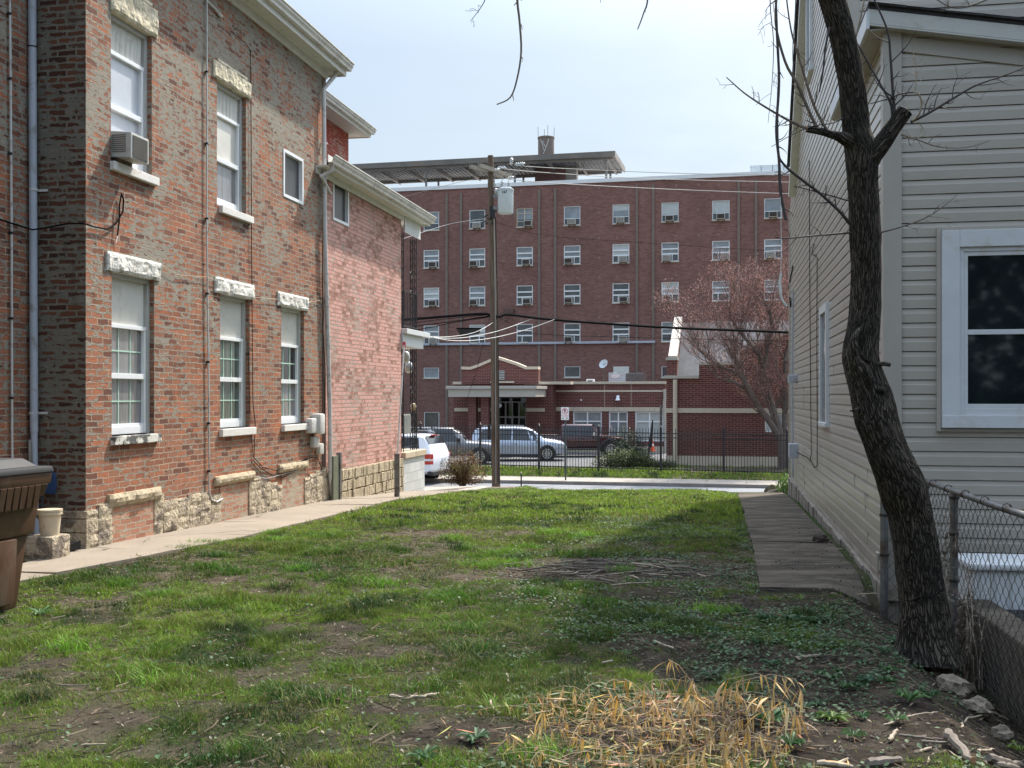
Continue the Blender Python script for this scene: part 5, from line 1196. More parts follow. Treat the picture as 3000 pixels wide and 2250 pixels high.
# ================================================================ leaning tree in front of the fence
TT = 7.0
TR = thing("leaning_tree", "dark leaning tree with furrowed bark and sawn-off limbs in front of the siding house", "tree", ((2710 - CX) / FOC * TT, TT, 0))
To = Vector(TR.location)
def TP(px_, py_, dt=0.0): return W(px_, py_, TT + dt) - To
TRK = [(1930, 2612, 2830, 0), (1890, 2628, 2805, 0), (1860, 2634, 2790, 0), (1800, 2636, 2779, 0), (1758, 2637, 2772, 0), (1690, 2630, 2760, 0), (1586, 2618, 2744, 0), (1520, 2606, 2732, 0), (1472, 2588, 2722, -.02), (1426, 2574, 2713, -.04), (1390, 2563, 2698, -.05), (1357, 2551, 2683, -.06), (1300, 2531, 2652, -.06),
       (1240, 2505, 2632, -.05), (1190, 2496, 2622, -.04), (1148, 2490, 2611, -.03), (1100, 2475, 2592, 0), (1051, 2466, 2573, .0), (1010, 2469, 2574, .02), (960, 2480, 2578, .02), (903, 2490, 2581, .02), (776, 2495, 2583, .0), (650, 2488, 2577, -.03), (548, 2485, 2569, -.05), (500, 2482, 2570, -.06), (460, 2479, 2575, -.06), (425, 2475, 2566, -.06), (380, 2471, 2547, -.06), (253, 2461, 2535, -.08), (127, 2437, 2511, -.10), (0, 2402, 2478, -.14),
       (-200, 2345, 2420, -.18), (-450, 2300, 2368, -.2), (-700, 2275, 2335, -.2), (-1000, 2262, 2300, -.1)]
def trunk_mesh(name, ctrl, n=40, sub=7):
    # control rows interpolated smoothly, ring with ridged bark displacement
    ys = np.array([-c[0] for c in ctrl], float); L_ = np.array([c[1] for c in ctrl], float); R_ = np.array([c[2] for c in ctrl], float); D_ = np.array([c[3] for c in ctrl], float)
    q = np.concatenate([np.linspace(ys[i], ys[i + 1], sub, endpoint=False) for i in range(len(ys) - 1)] + [[ys[-1]]])
    def sm(a):
        b = np.interp(q, ys, a); k = np.ones(5) / 5; bb = np.convolve(np.pad(b, 2, mode='edge'), k, mode='valid'); return bb
    l, r, dd_ = sm(L_), sm(R_), sm(D_); V = []; UV = []; F = []; arc = 0; prev = None
    for j in range(len(q)):
        c = TP((l[j] + r[j]) / 2, -q[j], dd_[j]); rad = (r[j] - l[j]) / 2 / FOC * TT
        if prev is not None: arc += (c - prev).length
        prev = c
        for k in range(n + 1):
            a = 2 * math.pi * k / n
            kk = k % n; an = 2 * math.pi * kk / n
            rr_ = rad * (1 + .10 * (vnoise(math.cos(an) * 1.2 + 5, math.sin(an) * 1.2 + arc * 1.1, 1.6, 2) - .5)) + .010 * (vnoise(kk * .9, arc * 9, 1, 7) - .5)
            if j < sub * 3: rr_ *= 1 + .07 * max(0, math.sin(an * 4 + 1)) * (1 - j / (sub * 3))
            V.append((c.x + rr_ * math.cos(a), c.y + rr_ * math.sin(a), c.z)); UV.append((a * .17, arc))
    m = n + 1
    for j in range(len(q) - 1):
        for k in range(n): F.append((j * m + k, j * m + k + 1, (j + 1) * m + k + 1, (j + 1) * m + k))
    me = bpy.data.meshes.new(name); me.from_pydata(V, [], F); uv = me.uv_layers.new(name="UVMap")
    for lp in me.loops: uv.data[lp.index].uv = UV[lp.vertex_index]
    me.polygons.foreach_set("use_smooth", [True] * len(F)); me.materials.append(M['bark']); o = bpy.data.objects.new(name, me); COL.objects.link(o); o.parent = TR; return o
trunk_mesh("trunk", TRK)
def limb(name, pts, r, mat='bark', n=14, parent=TR):
    """smooth limb through photo points (px,py,dt) with radii in metres, UVs along its length"""
    P_ = [TP(*p) for p in pts]; Q_ = []; RR = []
    for i in range(len(P_) - 1):
        p0, p1, p2, p3 = P_[max(i - 1, 0)], P_[i], P_[i + 1], P_[min(i + 2, len(P_) - 1)]
        for s in range(5):
            t = s / 5; Q_.append(.5 * ((2 * p1) + (p2 - p0) * t + (2 * p0 - 5 * p1 + 4 * p2 - p3) * t * t + (3 * p1 - p0 - 3 * p2 + p3) * t ** 3)); RR.append(r[i] * (1 - t) + r[i + 1] * t)
    Q_.append(P_[-1]); RR.append(r[-1]); mb = MB().tube(Q_, RR, n); o = mb.build(name, M[mat], parent, smooth=True)
    uv = o.data.uv_layers[0]; ar = [0]
    for i in range(1, len(Q_)): ar.append(ar[-1] + (Q_[i] - Q_[i - 1]).length)
    for pl_ in o.data.polygons:
        for li in pl_.loop_indices:
            vi = o.data.loops[li].vertex_index; uv.data[li].uv = ((vi % n) / n * 6.28 * RR[min(vi // n, len(RR) - 1)], ar[min(vi // n, len(ar) - 1)])
    return o
st = limb("sawn_limb", [(2520, 520, -.06), (2545, 470, -.09), (2580, 425, -.11), (2615, 375, -.13), (2652, 324, -.15)], [.06, .066, .060, .052, .050])
e0 = TP(2652, 324, -.15); e1 = TP(2615, 375, -.13); dv = (e0 - e1).normalized(); Mq = Matrix.Translation(e0 + dv * .001) @ dv.to_track_quat('Z', 'Y').to_matrix().to_4x4()
MB().lathe([(.044, 0), (.042, .004), (.015, .002)], 12, Mq).add([tuple(Mq @ Vector(v)) for v in ((.03, 0, 0), (.045, .01, 0), (.05, -.01, 0), (.042, 0, .05))], [(0, 1, 3), (1, 2, 3), (2, 0, 3)]).build("cut_face", M['twig_pale'], st)
st = limb("sawn_limb", [(2520, 430, -.06), (2480, 408, -.10), (2450, 398, -.12), (2410, 386, -.13), (2364, 377, -.14)], [.05, .045, .028, .024, .022])
e0 = TP(2364, 377, -.14); MB().lathe([(.020, 0), (.019, .002)], 10, Matrix.Translation(e0) @ Matrix.Rotation(R(-90), 4, 'Y')).build("cut_face", M['cut_wood'], st)
limb("stub", [(2560, 1070, -.06), (2590, 1066, -.12), (2609, 1070, -.14)], [.018, .014, .012])
limb("stub", [(2520, 1195, -.10), (2505, 1202, -.16), (2490, 1204, -.2)], [.014, .008, .003])
# wound scar: twisted ridges of callus wood
for pts, r in (([(2528, 955, -.10), (2512, 975, -.13), (2502, 1000, -.14), (2508, 1030, -.14), (2528, 1050, -.14), (2548, 1058, -.12)], [.006, .020, .026, .026, .018, .006]),
               ([(2500, 1025, -.13), (2515, 1055, -.15), (2532, 1075, -.16), (2545, 1110, -.16), (2550, 1130, -.15)], [.006, .018, .022, .016, .006]),
               ([(2512, 1060, -.15), (2522, 1088, -.17), (2540, 1112, -.17)], [.006, .016, .006]), ([(2565, 1142, -.14), (2580, 1140, -.17), (2588, 1148, -.14)], [.008, .022, .010])):
    limb("bark_scar", pts, r, 'bark', 10)
mb = MB(); P_ = [TP(2655 + (2765 - 2655) * k / 12, 1758 - 26 * (k / 12) ** 2 + 4 * math.sin(k), -.155 - .045 * math.sin(math.pi * k / 12)) for k in range(13)]
mb.tube(P_, .004, 5).build("wire_band", M['cable'], TR, smooth=True)
0 and limb("root", [(2640, 1880, -.10), (2600, 1893, -.16), (2560, 1897, -.2), (2500, 1905, -.22)], [.04, .022, .012, .004], 'twig')

def twig_geo(mb, pts, r0, r1, rr, spur=.35, dens=1.0, depth=1):
    P_ = [Vector(p) for p in pts]; Q_ = []
    for i in range(len(P_) - 1):
        p0, p1, p2, p3 = P_[max(i - 1, 0)], P_[i], P_[i + 1], P_[min(i + 2, len(P_) - 1)]
        for s in range(4):
            t = s / 4; Q_.append(.5 * ((2 * p1) + (p2 - p0) * t + (2 * p0 - 5 * p1 + 4 * p2 - p3) * t * t + (3 * p1 - p0 - 3 * p2 + p3) * t ** 3))
    Q_.append(P_[-1]); m = len(Q_); Rr = [r0 + (r1 - r0) * i / (m - 1) for i in range(m)]; mb.tube(Q_, Rr, 5)
    if depth <= 0: return
    for i in range(2, m - 1):
        if rr.random() < .42 * dens:
            t = (Q_[i + 1] - Q_[i]).normalized(); sd = Vector((rr.uniform(-1, 1), rr.uniform(-.6, .6), rr.uniform(-1, 1))); sd = (sd - t * sd.dot(t)).normalized()
            d = (t * .7 + sd).normalized(); L = spur * rr.uniform(.25, 1) * (1 - .4 * i / m); a = Q_[i]; b = a + d * L * .5 + Vector((0, 0, rr.uniform(-.02, .02))); c = b + (d + t * .4).normalized() * L * .5
            twig_geo(mb, [a, b, c], Rr[i] * .6, .0012, rr, spur * .5, .7, depth - 1)
rr = random.Random(12)
def branch(pts, r0, r1, mat='twig_dark', spur=.22, dens=1.0, depth=2, label=None):
    mb = MB(); twig_geo(mb, [TP(*p) for p in pts], r0, r1, rr, spur, dens, depth); return mb.build("branch", M[mat], TR, smooth=True, label=label)
branch([(2366, 378, -.14), (2310, 352, -.15), (2240, 312, -.2), (2180, 272, -.22), (2128, 226, -.25)], .010, .003, 'twig', .16, 1.2)
branch([(2398, 382, -.13), (2372, 330, -.15), (2335, 245, -.2), (2300, 180, -.25), (2272, 62, -.3), (2283, -60, -.35), (2300, -200, -.3)], .011, .006, 'twig', .18)
branch([(2424, 384, -.13), (2385, 310, -.16), (2350, 200, -.2), (2318, 90, -.25), (2300, -40, -.3)], .010, .004, 'twig', .2)
branch([(2622, 350, -.14), (2615, 260, -.16), (2608, 160, -.18), (2600, 90, -.2), (2562, 0, -.22), (2540, -60, -.25)], .011, .004, 'twig_dark', .28)
branch([(2614, 345, -.14), (2608, 300, -.14), (2575, 240, -.12), (2530, 160, -.1), (2512, 128, -.1)], .009, .005, 'twig_dark', .16)
branch([(2668, 358, -.15), (2720, 332, -.2), (2790, 290, -.25), (2860, 250, -.3), (2940, 222, -.33), (3010, 195, -.36)], .010, .004, 'twig_dark', .30, 1.2)
branch([(2670, 358, -.15), (2692, 335, -.2), (2700, 300, -.22), (2690, 275, -.24), (2675, 268, -.24)], .007, .005, 'twig_pale', .05, .3)
branch([(2675, 270, -.24), (2640, 275, -.2), (2600, 290, -.15), (2548, 304, -.12)], .005, .003, 'twig_dark', .12, 1)
branch([(2680, 270, -.24), (2686, 215, -.24), (2680, 180, -.24), (2672, 130, -.24)], .004, .002, 'twig_pale', .1, 1)
branch([(2640, 395, -.13), (2690, 410, -.16), (2750, 430, -.2), (2830, 432, -.24), (2900, 412, -.26)], .006, .002, 'twig', .12, 1)
branch([(2690, 357, -.16), (2706, 380, -.18), (2700, 398, -.2), (2670, 408, -.2), (2640, 400, -.2)], .004, .002, 'twig_pale', .06, .8)
branch([(2488, 655, -.05), (2460, 620, -.10), (2400, 565, -.14), (2340, 520, -.2), (2295, 480, -.24), (2280, 440, -.26), (2278, 300, -.26), (2282, 180, -.28), (2274, 60, -.3)], .011, .004, 'twig_dark', .16, .9)
branch([(2492, 682, -.05), (2440, 686, -.1), (2370, 692, -.14), (2300, 698, -.2), (2270, 694, -.22)], .007, .003, 'twig_dark', .16, .9)
branch([(2484, 588, -.08), (2430, 572, -.12), (2370, 556, -.15), (2325, 545, -.2)], .005, .0025, 'twig_dark', .10, .9)
branch([(2578, 682, -.06), (2650, 662, -.14), (2720, 634, -.2), (2770, 600, -.22), (2805, 570, -.24)], .006, .002, 'twig', .22, 1)
branch([(2472, 345, -.08), (2440, 360, -.12), (2380, 370, -.16), (2320, 395, -.2), (2260, 430, -.24)], .005, .002, 'twig_dark', .14, 1)
branch([(2270, -80, -.3), (2276, 100, -.3), (2282, 240, -.3), (2274, 380, -.3), (2282, 470, -.3), (2286, 560, -.3), (2302, 645, -.3)], .008, .010, 'twig_dark', .20, .8, label="thin dead branch hanging down with a dark broken tip")
branch([(2430, 80, -.2), (2418, 140, -.22), (2412, 200, -.22), (2400, 270, -.2)], .008, .005, 'twig_dark', .05, .4)
branch([(2508, 108, -.14), (2520, 60, -.16), (2528, 20, -.18), (2540, -30, -.2)], .006, .004, 'twig_pale', .05, .5)
branch([(2910, -10, -.4), (2840, 18, -.4), (2790, 22, -.4), (2750, 2, -.4), (2700, -30, -.4)], .006, .003, 'twig', .12, 1)
# crown above the picture: limbs reaching over the lot, from which the hanging twigs come down
limb("limb", [(2340, -300, -.18), (2250, -420, -.3), (2050, -520, -.5), (1800, -520, -.8), (1600, -430, -1.0), (1480, -300, -1.1)], [.04, .036, .030, .024, .018, .008], 'twig_dark', 8)
limb("limb", [(2290, -800, -.2), (2100, -950, -.3), (1900, -980, -.5), (1700, -900, -.6)], [.04, .03, .02, .01], 'twig_dark', 8)
limb("limb", [(2330, -500, -.2), (2450, -620, -.1), (2650, -700, 0), (2900, -720, .2)], [.04, .03, .02, .01], 'twig_dark', 8)
branch([(1560, -410, -1.0), (1520, -200, -1.0), (1515, -20, -1.0), (1522, 60, -1.0), (1527, 150, -1.0), (1515, 230, -1.0), (1495, 285, -1.0), (1455, 306, -1.0)], .009, .0035, 'twig', .07, .7, label="long bare twig dangling into the sky at the top centre")
branch([(1850, -520, -.8), (1890, -250, -.8), (1898, -20, -.8), (1885, 40, -.8), (1868, 86, -.8)], .008, .003, 'twig', .06, .6)
branch([(1480, -320, -1.1), (1440, -150, -1.0), (1425, -20, -1.0), (1410, 20, -1.0), (1378, 62, -1.0)], .005, .0015, 'twig', .10, 1)
branch([(1750, -520, -.8), (1752, -200, -.8), (1760, 8, -.8)], .004, .0015, 'twig', .05, .5)
branch([(2290, -500, -.3), (2262, -200, -.4), (2256, 0, -.4), (2266, 120, -.4), (2262, 240, -.4), (2250, 360, -.4)], .005, .0015, 'twig', .22, 1.2)
branch([(2300, -500, -.3), (2330, -200, -.4), (2330, 20, -.4), (2322, 150, -.4), (2328, 260, -.4)], .005, .0015, 'twig', .2, 1.1)
o = MB().tube([TP(2288, 800, -.35), TP(2284, 830, -.35), TP(2286, 860, -.35), TP(2292, 880, -.35), TP(2302, 894, -.35), TP(2305, 898, -.35)], .007, 6).tube([TP(2286, 560, -.3), TP(2289, 700, -.34), TP(2288, 800, -.35)], .0016, 4).build("hanging_cord", M['white_cable'], TR, smooth=True, label="short white cord dangling from the hanging branch")
# ================================================================ long brick block across the street
FH = Fr(0, 86, 13)
HB = frthing("brick_apartment_block", "long five-storey red brick block across the street with rows of white windows", "building", FH)
uL, uR = -24.0, 30.0
def HP(px_, py_, y=0.0): return FH.py(px_, py_, y)
zr = HP(1700, 537)[1]
cols = [1263.5, 1398, 1537, 1676, 1819, 1963, 2112, 2265]
Wd = 1.30; ZR = {}
def hz(px_, py_): return HP(px_, py_)[1]
rows = [(hz(1675, 604), hz(1675, 660)), (hz(1675, 719), hz(1675, 774)), (hz(1675, 833), hz(1675, 890)), (hz(1675, 947), hz(1675, 1004))]
ops = []; wins = []
for ci, cx_ in enumerate(cols):
    u = HP(cx_, 800)[0]
    for ri, (zt, zb) in enumerate(rows):
        o = (u - Wd / 2, u + Wd / 2, zb, zt); ops.append(o); wins.append((ci, ri, o))
gw = []
for (l, r, t, b, k) in ((1241, 1286, 1077, 1108, 'p'), (1653, 1700, 1073, 1106, 'd'), (1938, 1972, 1073, 1106, 'd'), (1242, 1287, 1207, 1252, 'd')):
    u0, zt = HP(l, t); u1, _ = HP(r, t); _, zb = HP(l, b); ops.append((u0, u1, zb, zt)); gw.append((u0, u1, zb, zt, k))
mb = MB(); wall_open(mb, 'y', 0, uL, uR, -2.2, zr, ops, .14); mb.build("wall", M['far_brick'], HB)
MB().box(uL, uR, .30, 16, -2.0, zr - .05).build("wall", M['far_brick'], HB)
MB().box(uL, uR, -.10, .05, zr - .02, zr + .28).box(uL, uR, .05, 16, zr - .02, zr + .10).build("roof_edge", M['roof_white'], HB, bevel=.01)
def hwin(o, style, ci=0, ri=0):
    u0, u1, z0, z1 = o; w = u1 - u0; h = z1 - z0; f = .065; y0, y1 = .03, .10
    mb = MB(); mb.box(u0, u0 + f, y0, y1, z0, z1); mb.box(u1 - f, u1, y0, y1, z0, z1); mb.box(u0 + f, u1 - f, y0, y1, z1 - f, z1); mb.box(u0 + f, u1 - f, y0, y1, z0, z0 + f)
    if style == 'three':      # two upper lights and a split lower one
        a = z0 + h * .66; b = z0 + h * .40
        mb.box(u0 + f, u1 - f, y0 - .01, y1, a - .05, a + .05); mb.box(u0 + f, u1 - f, y0, y1, b - .05, b + .05)
        c = u0 + w * (.34 if (ci in (0, 2, 4, 6)) else .62); mb.box(c - .03, c + .03, y0, y1, z0 + f, b - .05)
    elif style == 'old':
        b = z0 + h * .36; mb.box(u0 + f, u1 - f, y0, y1, b - .03, b + .03)
    elif style == 'four':
        c = (u0 + u1) / 2; mb.box(c - .04, c + .04, y0, y1, z0, z1)
        for q in (.30, .72): mb.box(u0 + f, u1 - f, y0 + .01, y1, z0 + h * q - .025, z0 + h * q + .025)
    m = 'white_vinyl' if style == 'three' else 'beige' if style == 'four' else 'house_white'
    wn_ = mb.build("window", M[m], HB)
    k = (ci * 7 + ri * 3) % 5; up = 'far_glass_dark' if (ri >= 2 and ci in (2, 3, 4)) else ('far_glass_pale' if k == 1 else 'far_glass')
    if ri == 0: up = {1: 'far_glass_dark', 2: 'far_glass', 6: 'far_glass_pale', 5: 'far_glass_pale'}.get(ci, 'far_glass')
    MB().box(u0 + f, u1 - f, .085, .09, z0 + f, z0 + h * .40).build("pane", M['far_glass_dark' if style != 'plain' else up], wn_)
    MB().box(u0 + f, u1 - f, .085, .09, z0 + h * .40 + .001, z1 - f).build("pane", M[up], wn_)
    if ri == 0 and ci in (4, 5): MB().box(u0 + f, u1 - f, .078, .083, z0 + h * (.68 if ci == 4 else .62), z1 - f).build("blind", M['far_glass_pale'], wn_)
    MB().box(u0 - .05, u1 + .05, -.07, .06, z0 - .07, z0).build("sill", M['beige'], wn_)
    return wn_
cn = ["first", "second", "third", "fourth", "fifth", "sixth", "seventh", "eighth"]
rn = ["top row", "second row", "third row", "fourth row"]
def ac(o, fx, dark, lab, lifted=False):
    u0, u1, z0, z1 = o; w = .62; h = .42; c = u0 + (u1 - u0) * fx; t = frthing("window_air_conditioner", lab, "air conditioner", FH, "air conditioners in the windows of the far brick block")
    zb = z0 + .04
    body = MB().box(c - w / 2, c + w / 2, -.32, .06, zb, zb + h).build("casing", M['ac_white'], t, bevel=.015)
    MB().box(c - w / 2 + .04, c + w / 2 - .04, -.328, -.321, zb + .04, zb + h - .04).build("grille", M['ac_dark' if dark else 'ac_grille'], t)
    mb = MB()
    for k in range(5): mb.box(c - w / 2 + .05, c + w / 2 - .05, -.336, -.329, zb + .07 + k * .06, zb + .085 + k * .06)
    mb.build("louvre", M['ac_dark' if dark else 'ac_white'], t)
    MB().box(c - .25, c - .22, -.30, -.01, zb - .16, zb - .002).box(c + .22, c + .25, -.30, -.01, zb - .16, zb - .002).build("bracket", M['rust_steel'], t)
ACS = {(0, 1): (.62, 1), (0, 2): (.62, 1), (0, 3): (.66, 0), (1, 0): (.5, 0), (1, 1): (.30, 1), (1, 2): (.30, 1), (2, 0): (.74, 1), (2, 1): (.62, 1), (2, 2): (.66, 1), (3, 0): (.5, 0), (3, 1): (.30, 1), (3, 2): (.30, 1), (3, 3): (.30, 1),
       (4, 0): (.48, 0), (4, 1): (.66, 0), (4, 2): (.68, 1), (4, 3): (.66, 0), (5, 0): (.48, 1), (5, 1): (.30, 0), (5, 2): (.32, 1), (6, 0): (.5, 1), (6, 1): (.68, 0), (7, 0): (.5, 1), (7, 1): (.34, 0)}
for (ci, ri, o) in wins:
    hwin(o, 'three' if ri else ('four' if ci == 2 else 'old'), ci, ri)
    if (ci, ri) in ACS:
        fx, dk = ACS[(ci, ri)]
        ac(o, fx, dk, f"{'dark' if dk else 'pale'} air conditioner, {rn[ri]}, {cn[ci]} window from left of the far brick block")
for (u0, u1, z0, z1, k) in gw: hwin((u0, u1, z0, z1), 'plain', 1 if k == 'p' else 2, 2 if k == 'd' else 2)
# tan pipes, band conduit, vents and plates on the facade
mb = None
for px_ in (1309, 1351, 1580, 1627, 1866, 1914, 2164, 2215):
    u = HP(px_, 700)[0]; MB().box(u - .10, u + .10, -.10, .0, -1.9, zr - .35).build("drainpipe", M['conduit'], HB, bevel=.02)
u0, zb_ = HP(1222, 1009); u1, _ = HP(1920, 1000)
MB().box(u0, u1, -.16, -.0, zb_ - .10, zb_ + .08).build("conduit", M['pipe_grey'], HB, bevel=.02)
for px_, f in ((1273, .5), (1390, .5), (1535, .4), (1675, .6), (1820, .5)):
    u = HP(px_, 1000)[0]; MB().box(u - .35, u + .35, -.2, -.161, zb_ - .02, zb_ + .10).build("junction_box", M['pipe_white'], HB)
WPL = MB().box(-.09, .09, -.012, 0, -.09, .09)
def plate(u, z): o = bpy.data.objects.new("wall_plate", WPM); COL.objects.link(o); o.parent = HB; o.location = (u, 0, z)
o = WPL.build("wall_plate", M['plate'], HB); WPM = o.data; bpy.data.objects.remove(o)
for (y_) in (553, 700, 815, 932):
    for px_ in (1413, 1476, 1527, 1692, 1755, 1808, 1981, 2047, 2105):
        u, z = HP(px_, y_ - (px_ - 1675) * .03); plate(u, z)
for (y_) in (625, 758, 871, 986):
    for px_ in (1474, 1755, 2045): u, z = HP(px_, y_ - (px_ - 1675) * .03); plate(u, z)
u, z = HP(1492, 910, -.2); MB().box(u - .38, u + .38, -.5, 0, z - .22, z + .10).build("vent_hood", M['rust_steel'], HB)
ud0, zd = HP(1797, 1074); ud1, _ = HP(1843, 1074); MB().box(ud0, ud1, -.06, 0, 2.3, zd).build("door", M['white_paint'], HB); 
MB().box(ud0 + .3, ud1 - .3, -.07, -.061, zd - 1.0, zd - .45).build("door_pane", M['far_glass_dark'], HB)
# roof deck canopy on posts, stair block, round stack, rooftop boxes
RC = frthing("roof_canopy", "long flat rusty canopy standing on posts above the brick block's roof", "canopy", FH)
yn, yf = 1.0, 7.4; cuL = HP(990, 480, yn)[0]; cuR, zcT = HP(1802, 446, yn); zcT = HP(1500, 457, yn)[1]
MB().box(cuL - 6, cuR, yn, yn + .12, zcT - .42, zcT).box(cuR - .12, cuR, yn + .12, yf, zcT - .42, zcT).build("fascia", M['metal_deck'], RC)
mb = MB(); n = 90
for k in range(n): a, b = cuL - 6 + (cuR - .12 - cuL + 6) * k / n, cuL - 6 + (cuR - .12 - cuL + 6) * (k + .55) / n; mb.box(a, b, yn + .12, yf, zcT - .36, zcT - .30)
mb.box(cuL - 6, cuR - .12, yn + .12, yf, zcT - .299, zcT - .02); mb.build("deck", M['deck_under'], RC)
mb = MB()
for px_ in (1101, 1182, 1266, 1350, 1440, 1540, 1600, 1686, 1776):
    u = HP(px_, 510, yn)[0]; mb.box(u - .07, u + .07, yn + .12, yf - .2, zcT - .62, zcT - .361)
for y in (yn + .2, yf - .8): mb.box(cuL - 6, cuR - .2, y, y + .16, zcT - .62, zcT - .361)
mb.build("beam", M['metal_deck'], RC)
for px_, y in ((1248, yn + .3), (1284, yf - .8), (1508, yn + .3), (1533, yf - .8), (1776, yn + .3), (1788, yf - .8)):
    u = HP(px_, 520, y)[0]; MB().tube([(u, y + .05, zr - .1), (u, y + .05, zcT - .6)], .09, 8).build("post", M['metal_deck'], RC)
u0 = HP(1567, 520, 4.5)[0]; u1 = HP(1656, 520, 4.5)[0]; MB().box(u0, u1, 4.5, 12, zr - .2, zcT - .35).build("stair_block", M['far_brick'], HB)
MB().box(u1 + .001, u1 + .9, 4.7, 5.4, zr - .2, zcT - .35).build("stair_block", M['cream'], HB)
us, zs = HP(1595, 397, 4.5); rs_ = .93
ST = frthing("brick_stack", "round brick chimney stack rising above the roof canopy", "chimney", FH)
Ms = Matrix.Translation((us, 5.2, 0)); MB().lathe([(rs_ * .72, zcT - .01), (rs_ * .72, zs - .12), (rs_ * .76, zs - .12), (rs_ * .76, zs)], 28, Ms).build("shaft", M['conduit'], ST, smooth=True)
mb = MB()
for k in range(4): a = k * 1.57 + .4; x, y = us + math.cos(a) * .66, 5.2 + math.sin(a) * .66; mb.tube([(x, y, zs), (x + .04 * math.cos(a), y, zs + .85)], .018, 4)
mb.build("antenna", M['steel'], ST)
mb = MB()
for (a, b) in (((-.35, .75), (0, -.3)), ((0, -.3), (.35, .7)), ((.35, .7), (-.2, .5)), ((-.2, .5), (.1, .05)), ((-.1, -.5), (0, -.3))):
    mb.tube([(us + a[0], 5.2 - math.sqrt(max(.1, (rs_ * .72) ** 2 - a[0] ** 2)) - .03, zs - 1.0 + a[1]), (us + b[0], 5.2 - math.sqrt(max(.1, (rs_ * .72) ** 2 - b[0] ** 2)) - .03, zs - 1.0 + b[1])], .022, 4)
mb.build("loose_wire", M['white_cable'], ST)
for (l, r, t, n_) in ((2197, 2225, 486, 0), (2225, 2254, 485, 1), (2254, 2330, 483, 2)):
    pass
u0, zt = HP(2197, 485, 1.5); u1, _ = HP(2330, 485, 1.5)
RB = frthing("rooftop_unit", "pale blue-grey box unit on the right end of the brick block's roof", "rooftop unit", FH)
MB().box(u0, u1, 1.5, 4, zr + .1, zt).build("housing", M['transformer'], RB, bevel=.02)
mb = MB()
for k in range(1, 4): u = u0 + (u1 - u0) * k / 4; mb.box(u - .02, u + .02, 1.48, 1.499, zr + .15, zt - .05)
mb.build("panel_seam", M['steel'], RB)

# ================================================================ one-storey entrance wing
FW = Fr(0, 68, 13); GZ = -1.87
EW = frthing("entrance_wing", "single-storey dark red brick wing with beige bands at the foot of the block", "building", FW)
def WP(px_, py_, y=0.0): return FW.py(px_, py_, y)
w0, zc = WP(1620, 1121); w1, _ = WP(1949, 1121); _, zc0 = WP(1700, 1129)
opw = []; 
for (l, r) in ((1679, 1763), (1784, 1839), (1861, 1945)):
    a, zt = WP(l, 1205); b, _ = WP(r, 1205); _, zb = WP(l, 1291); opw.append((a, b, zb, zt))
zt = opw[0][3]; zb = opw[0][2]; opw = [(a, b, zb, zt) for a, b, _, _ in opw]
mb = MB(); wall_open(mb, 'y', 0, w0, w1, GZ - .1, zc - .1, opw, .16); mb.build("wall", M['wing_brick'], EW); MB().box(w0, w1, .35, 14, GZ, zc - .12).build("wall", M['wing_brick'], EW)
MB().box(w0 - .06, w1 + .06, -.09, .4, zc - .10, zc + .05).build("coping", M['beige'], EW, bevel=.01)
zb1 = WP(1750, 1143)[1]; MB().box(w0 - .02, w1, -.035, 0, zb1 - .11, zb1).build("stone_band", M['beige'], EW)
zb2 = WP(1750, 1194)[1]; mb = MB(); n = 22
for k in range(n): a = w0 + (w1 - w0) * k / n; mb.box(a + .006, a + (w1 - w0) / n - .006, -.045, 0, zt + .01, zt + .26)
mb.build("stone_band", M['beige'], EW); 
MB().box(w0, w1, -.03, 0, GZ - .1, zb - .30).build("stone_base", M['beige'], EW)
for i, (a, b, q, s) in enumerate(opw):
    mb = MB(); f = .07; mb.box(a, a + f, .04, .12, q, s); mb.box(b - f, b, .04, .12, q, s); mb.box(a + f, b - f, .04, .12, s - f, s); mb.box(a + f, b - f, .04, .12, q, q + f); c = (a + b) / 2; mb.box(c - .04, c + .04, .04, .12, q + f, s - f); zz = q + (s - q) * .66; mb.box(a + f, b - f, .045, .12, zz - .04, zz + .04)
    w = mb.build("window", M['white_vinyl'], EW); MB().box(a + f, b - f, .10, .105, q + f, s - f).build("pane", M['glass_curt' if i < 2 else 'far_glass_pale'], w)
    mb = MB(); n = int((b - a) / .11)
    for k in range(n): u = a + f + (b - a - 2 * f) * k / n; mb.box(u, u + .045, .088, .094, q + f, s - f)
    mb.build("vertical_blind", M['far_glass' if i < 2 else 'far_glass_pale'], w)
mb = MB()
for px_ in (1771, 1849): u = WP(px_, 1100)[0]; mb.box(u - .012, u + .012, -.006, .0, zt + .3, zc - .12)
mb.build("expansion_joint", M['beige'], EW)
for (px0, px1, dx) in ((1947, 1948, 0), (1975, 1978, 0)):
    pass
def wl(px_, py_, y=0): u, z = WP(px_, py_, y); return (u, y, z)
MB().tube([wl(1947, 1140, -.1), wl(1948, 1165, -.1), wl(1946, 1180, -.1), wl(1951, 1325, -.1)], .09, 8).build("downpipe", M['cream'], EW, smooth=True)
u, z = WP(1810, 1168, -.2); MB().lathe([(.16, -.10), (.12, .0), (.05, .06)], 12, Matrix.Translation((u, -.22, z))).tube([(u, -.2, z), (u, -.1, z + .16)], .10, 8).build("flood_lamp", M['white_vinyl'], EW, smooth=True)
u, z = WP(1702, 1172, -.1); MB().lathe([(.06, -.05), (.06, .05)], 10, Matrix.Translation((u, -.05, z))).build("camera_dome", M['white_vinyl'], EW, smooth=True)
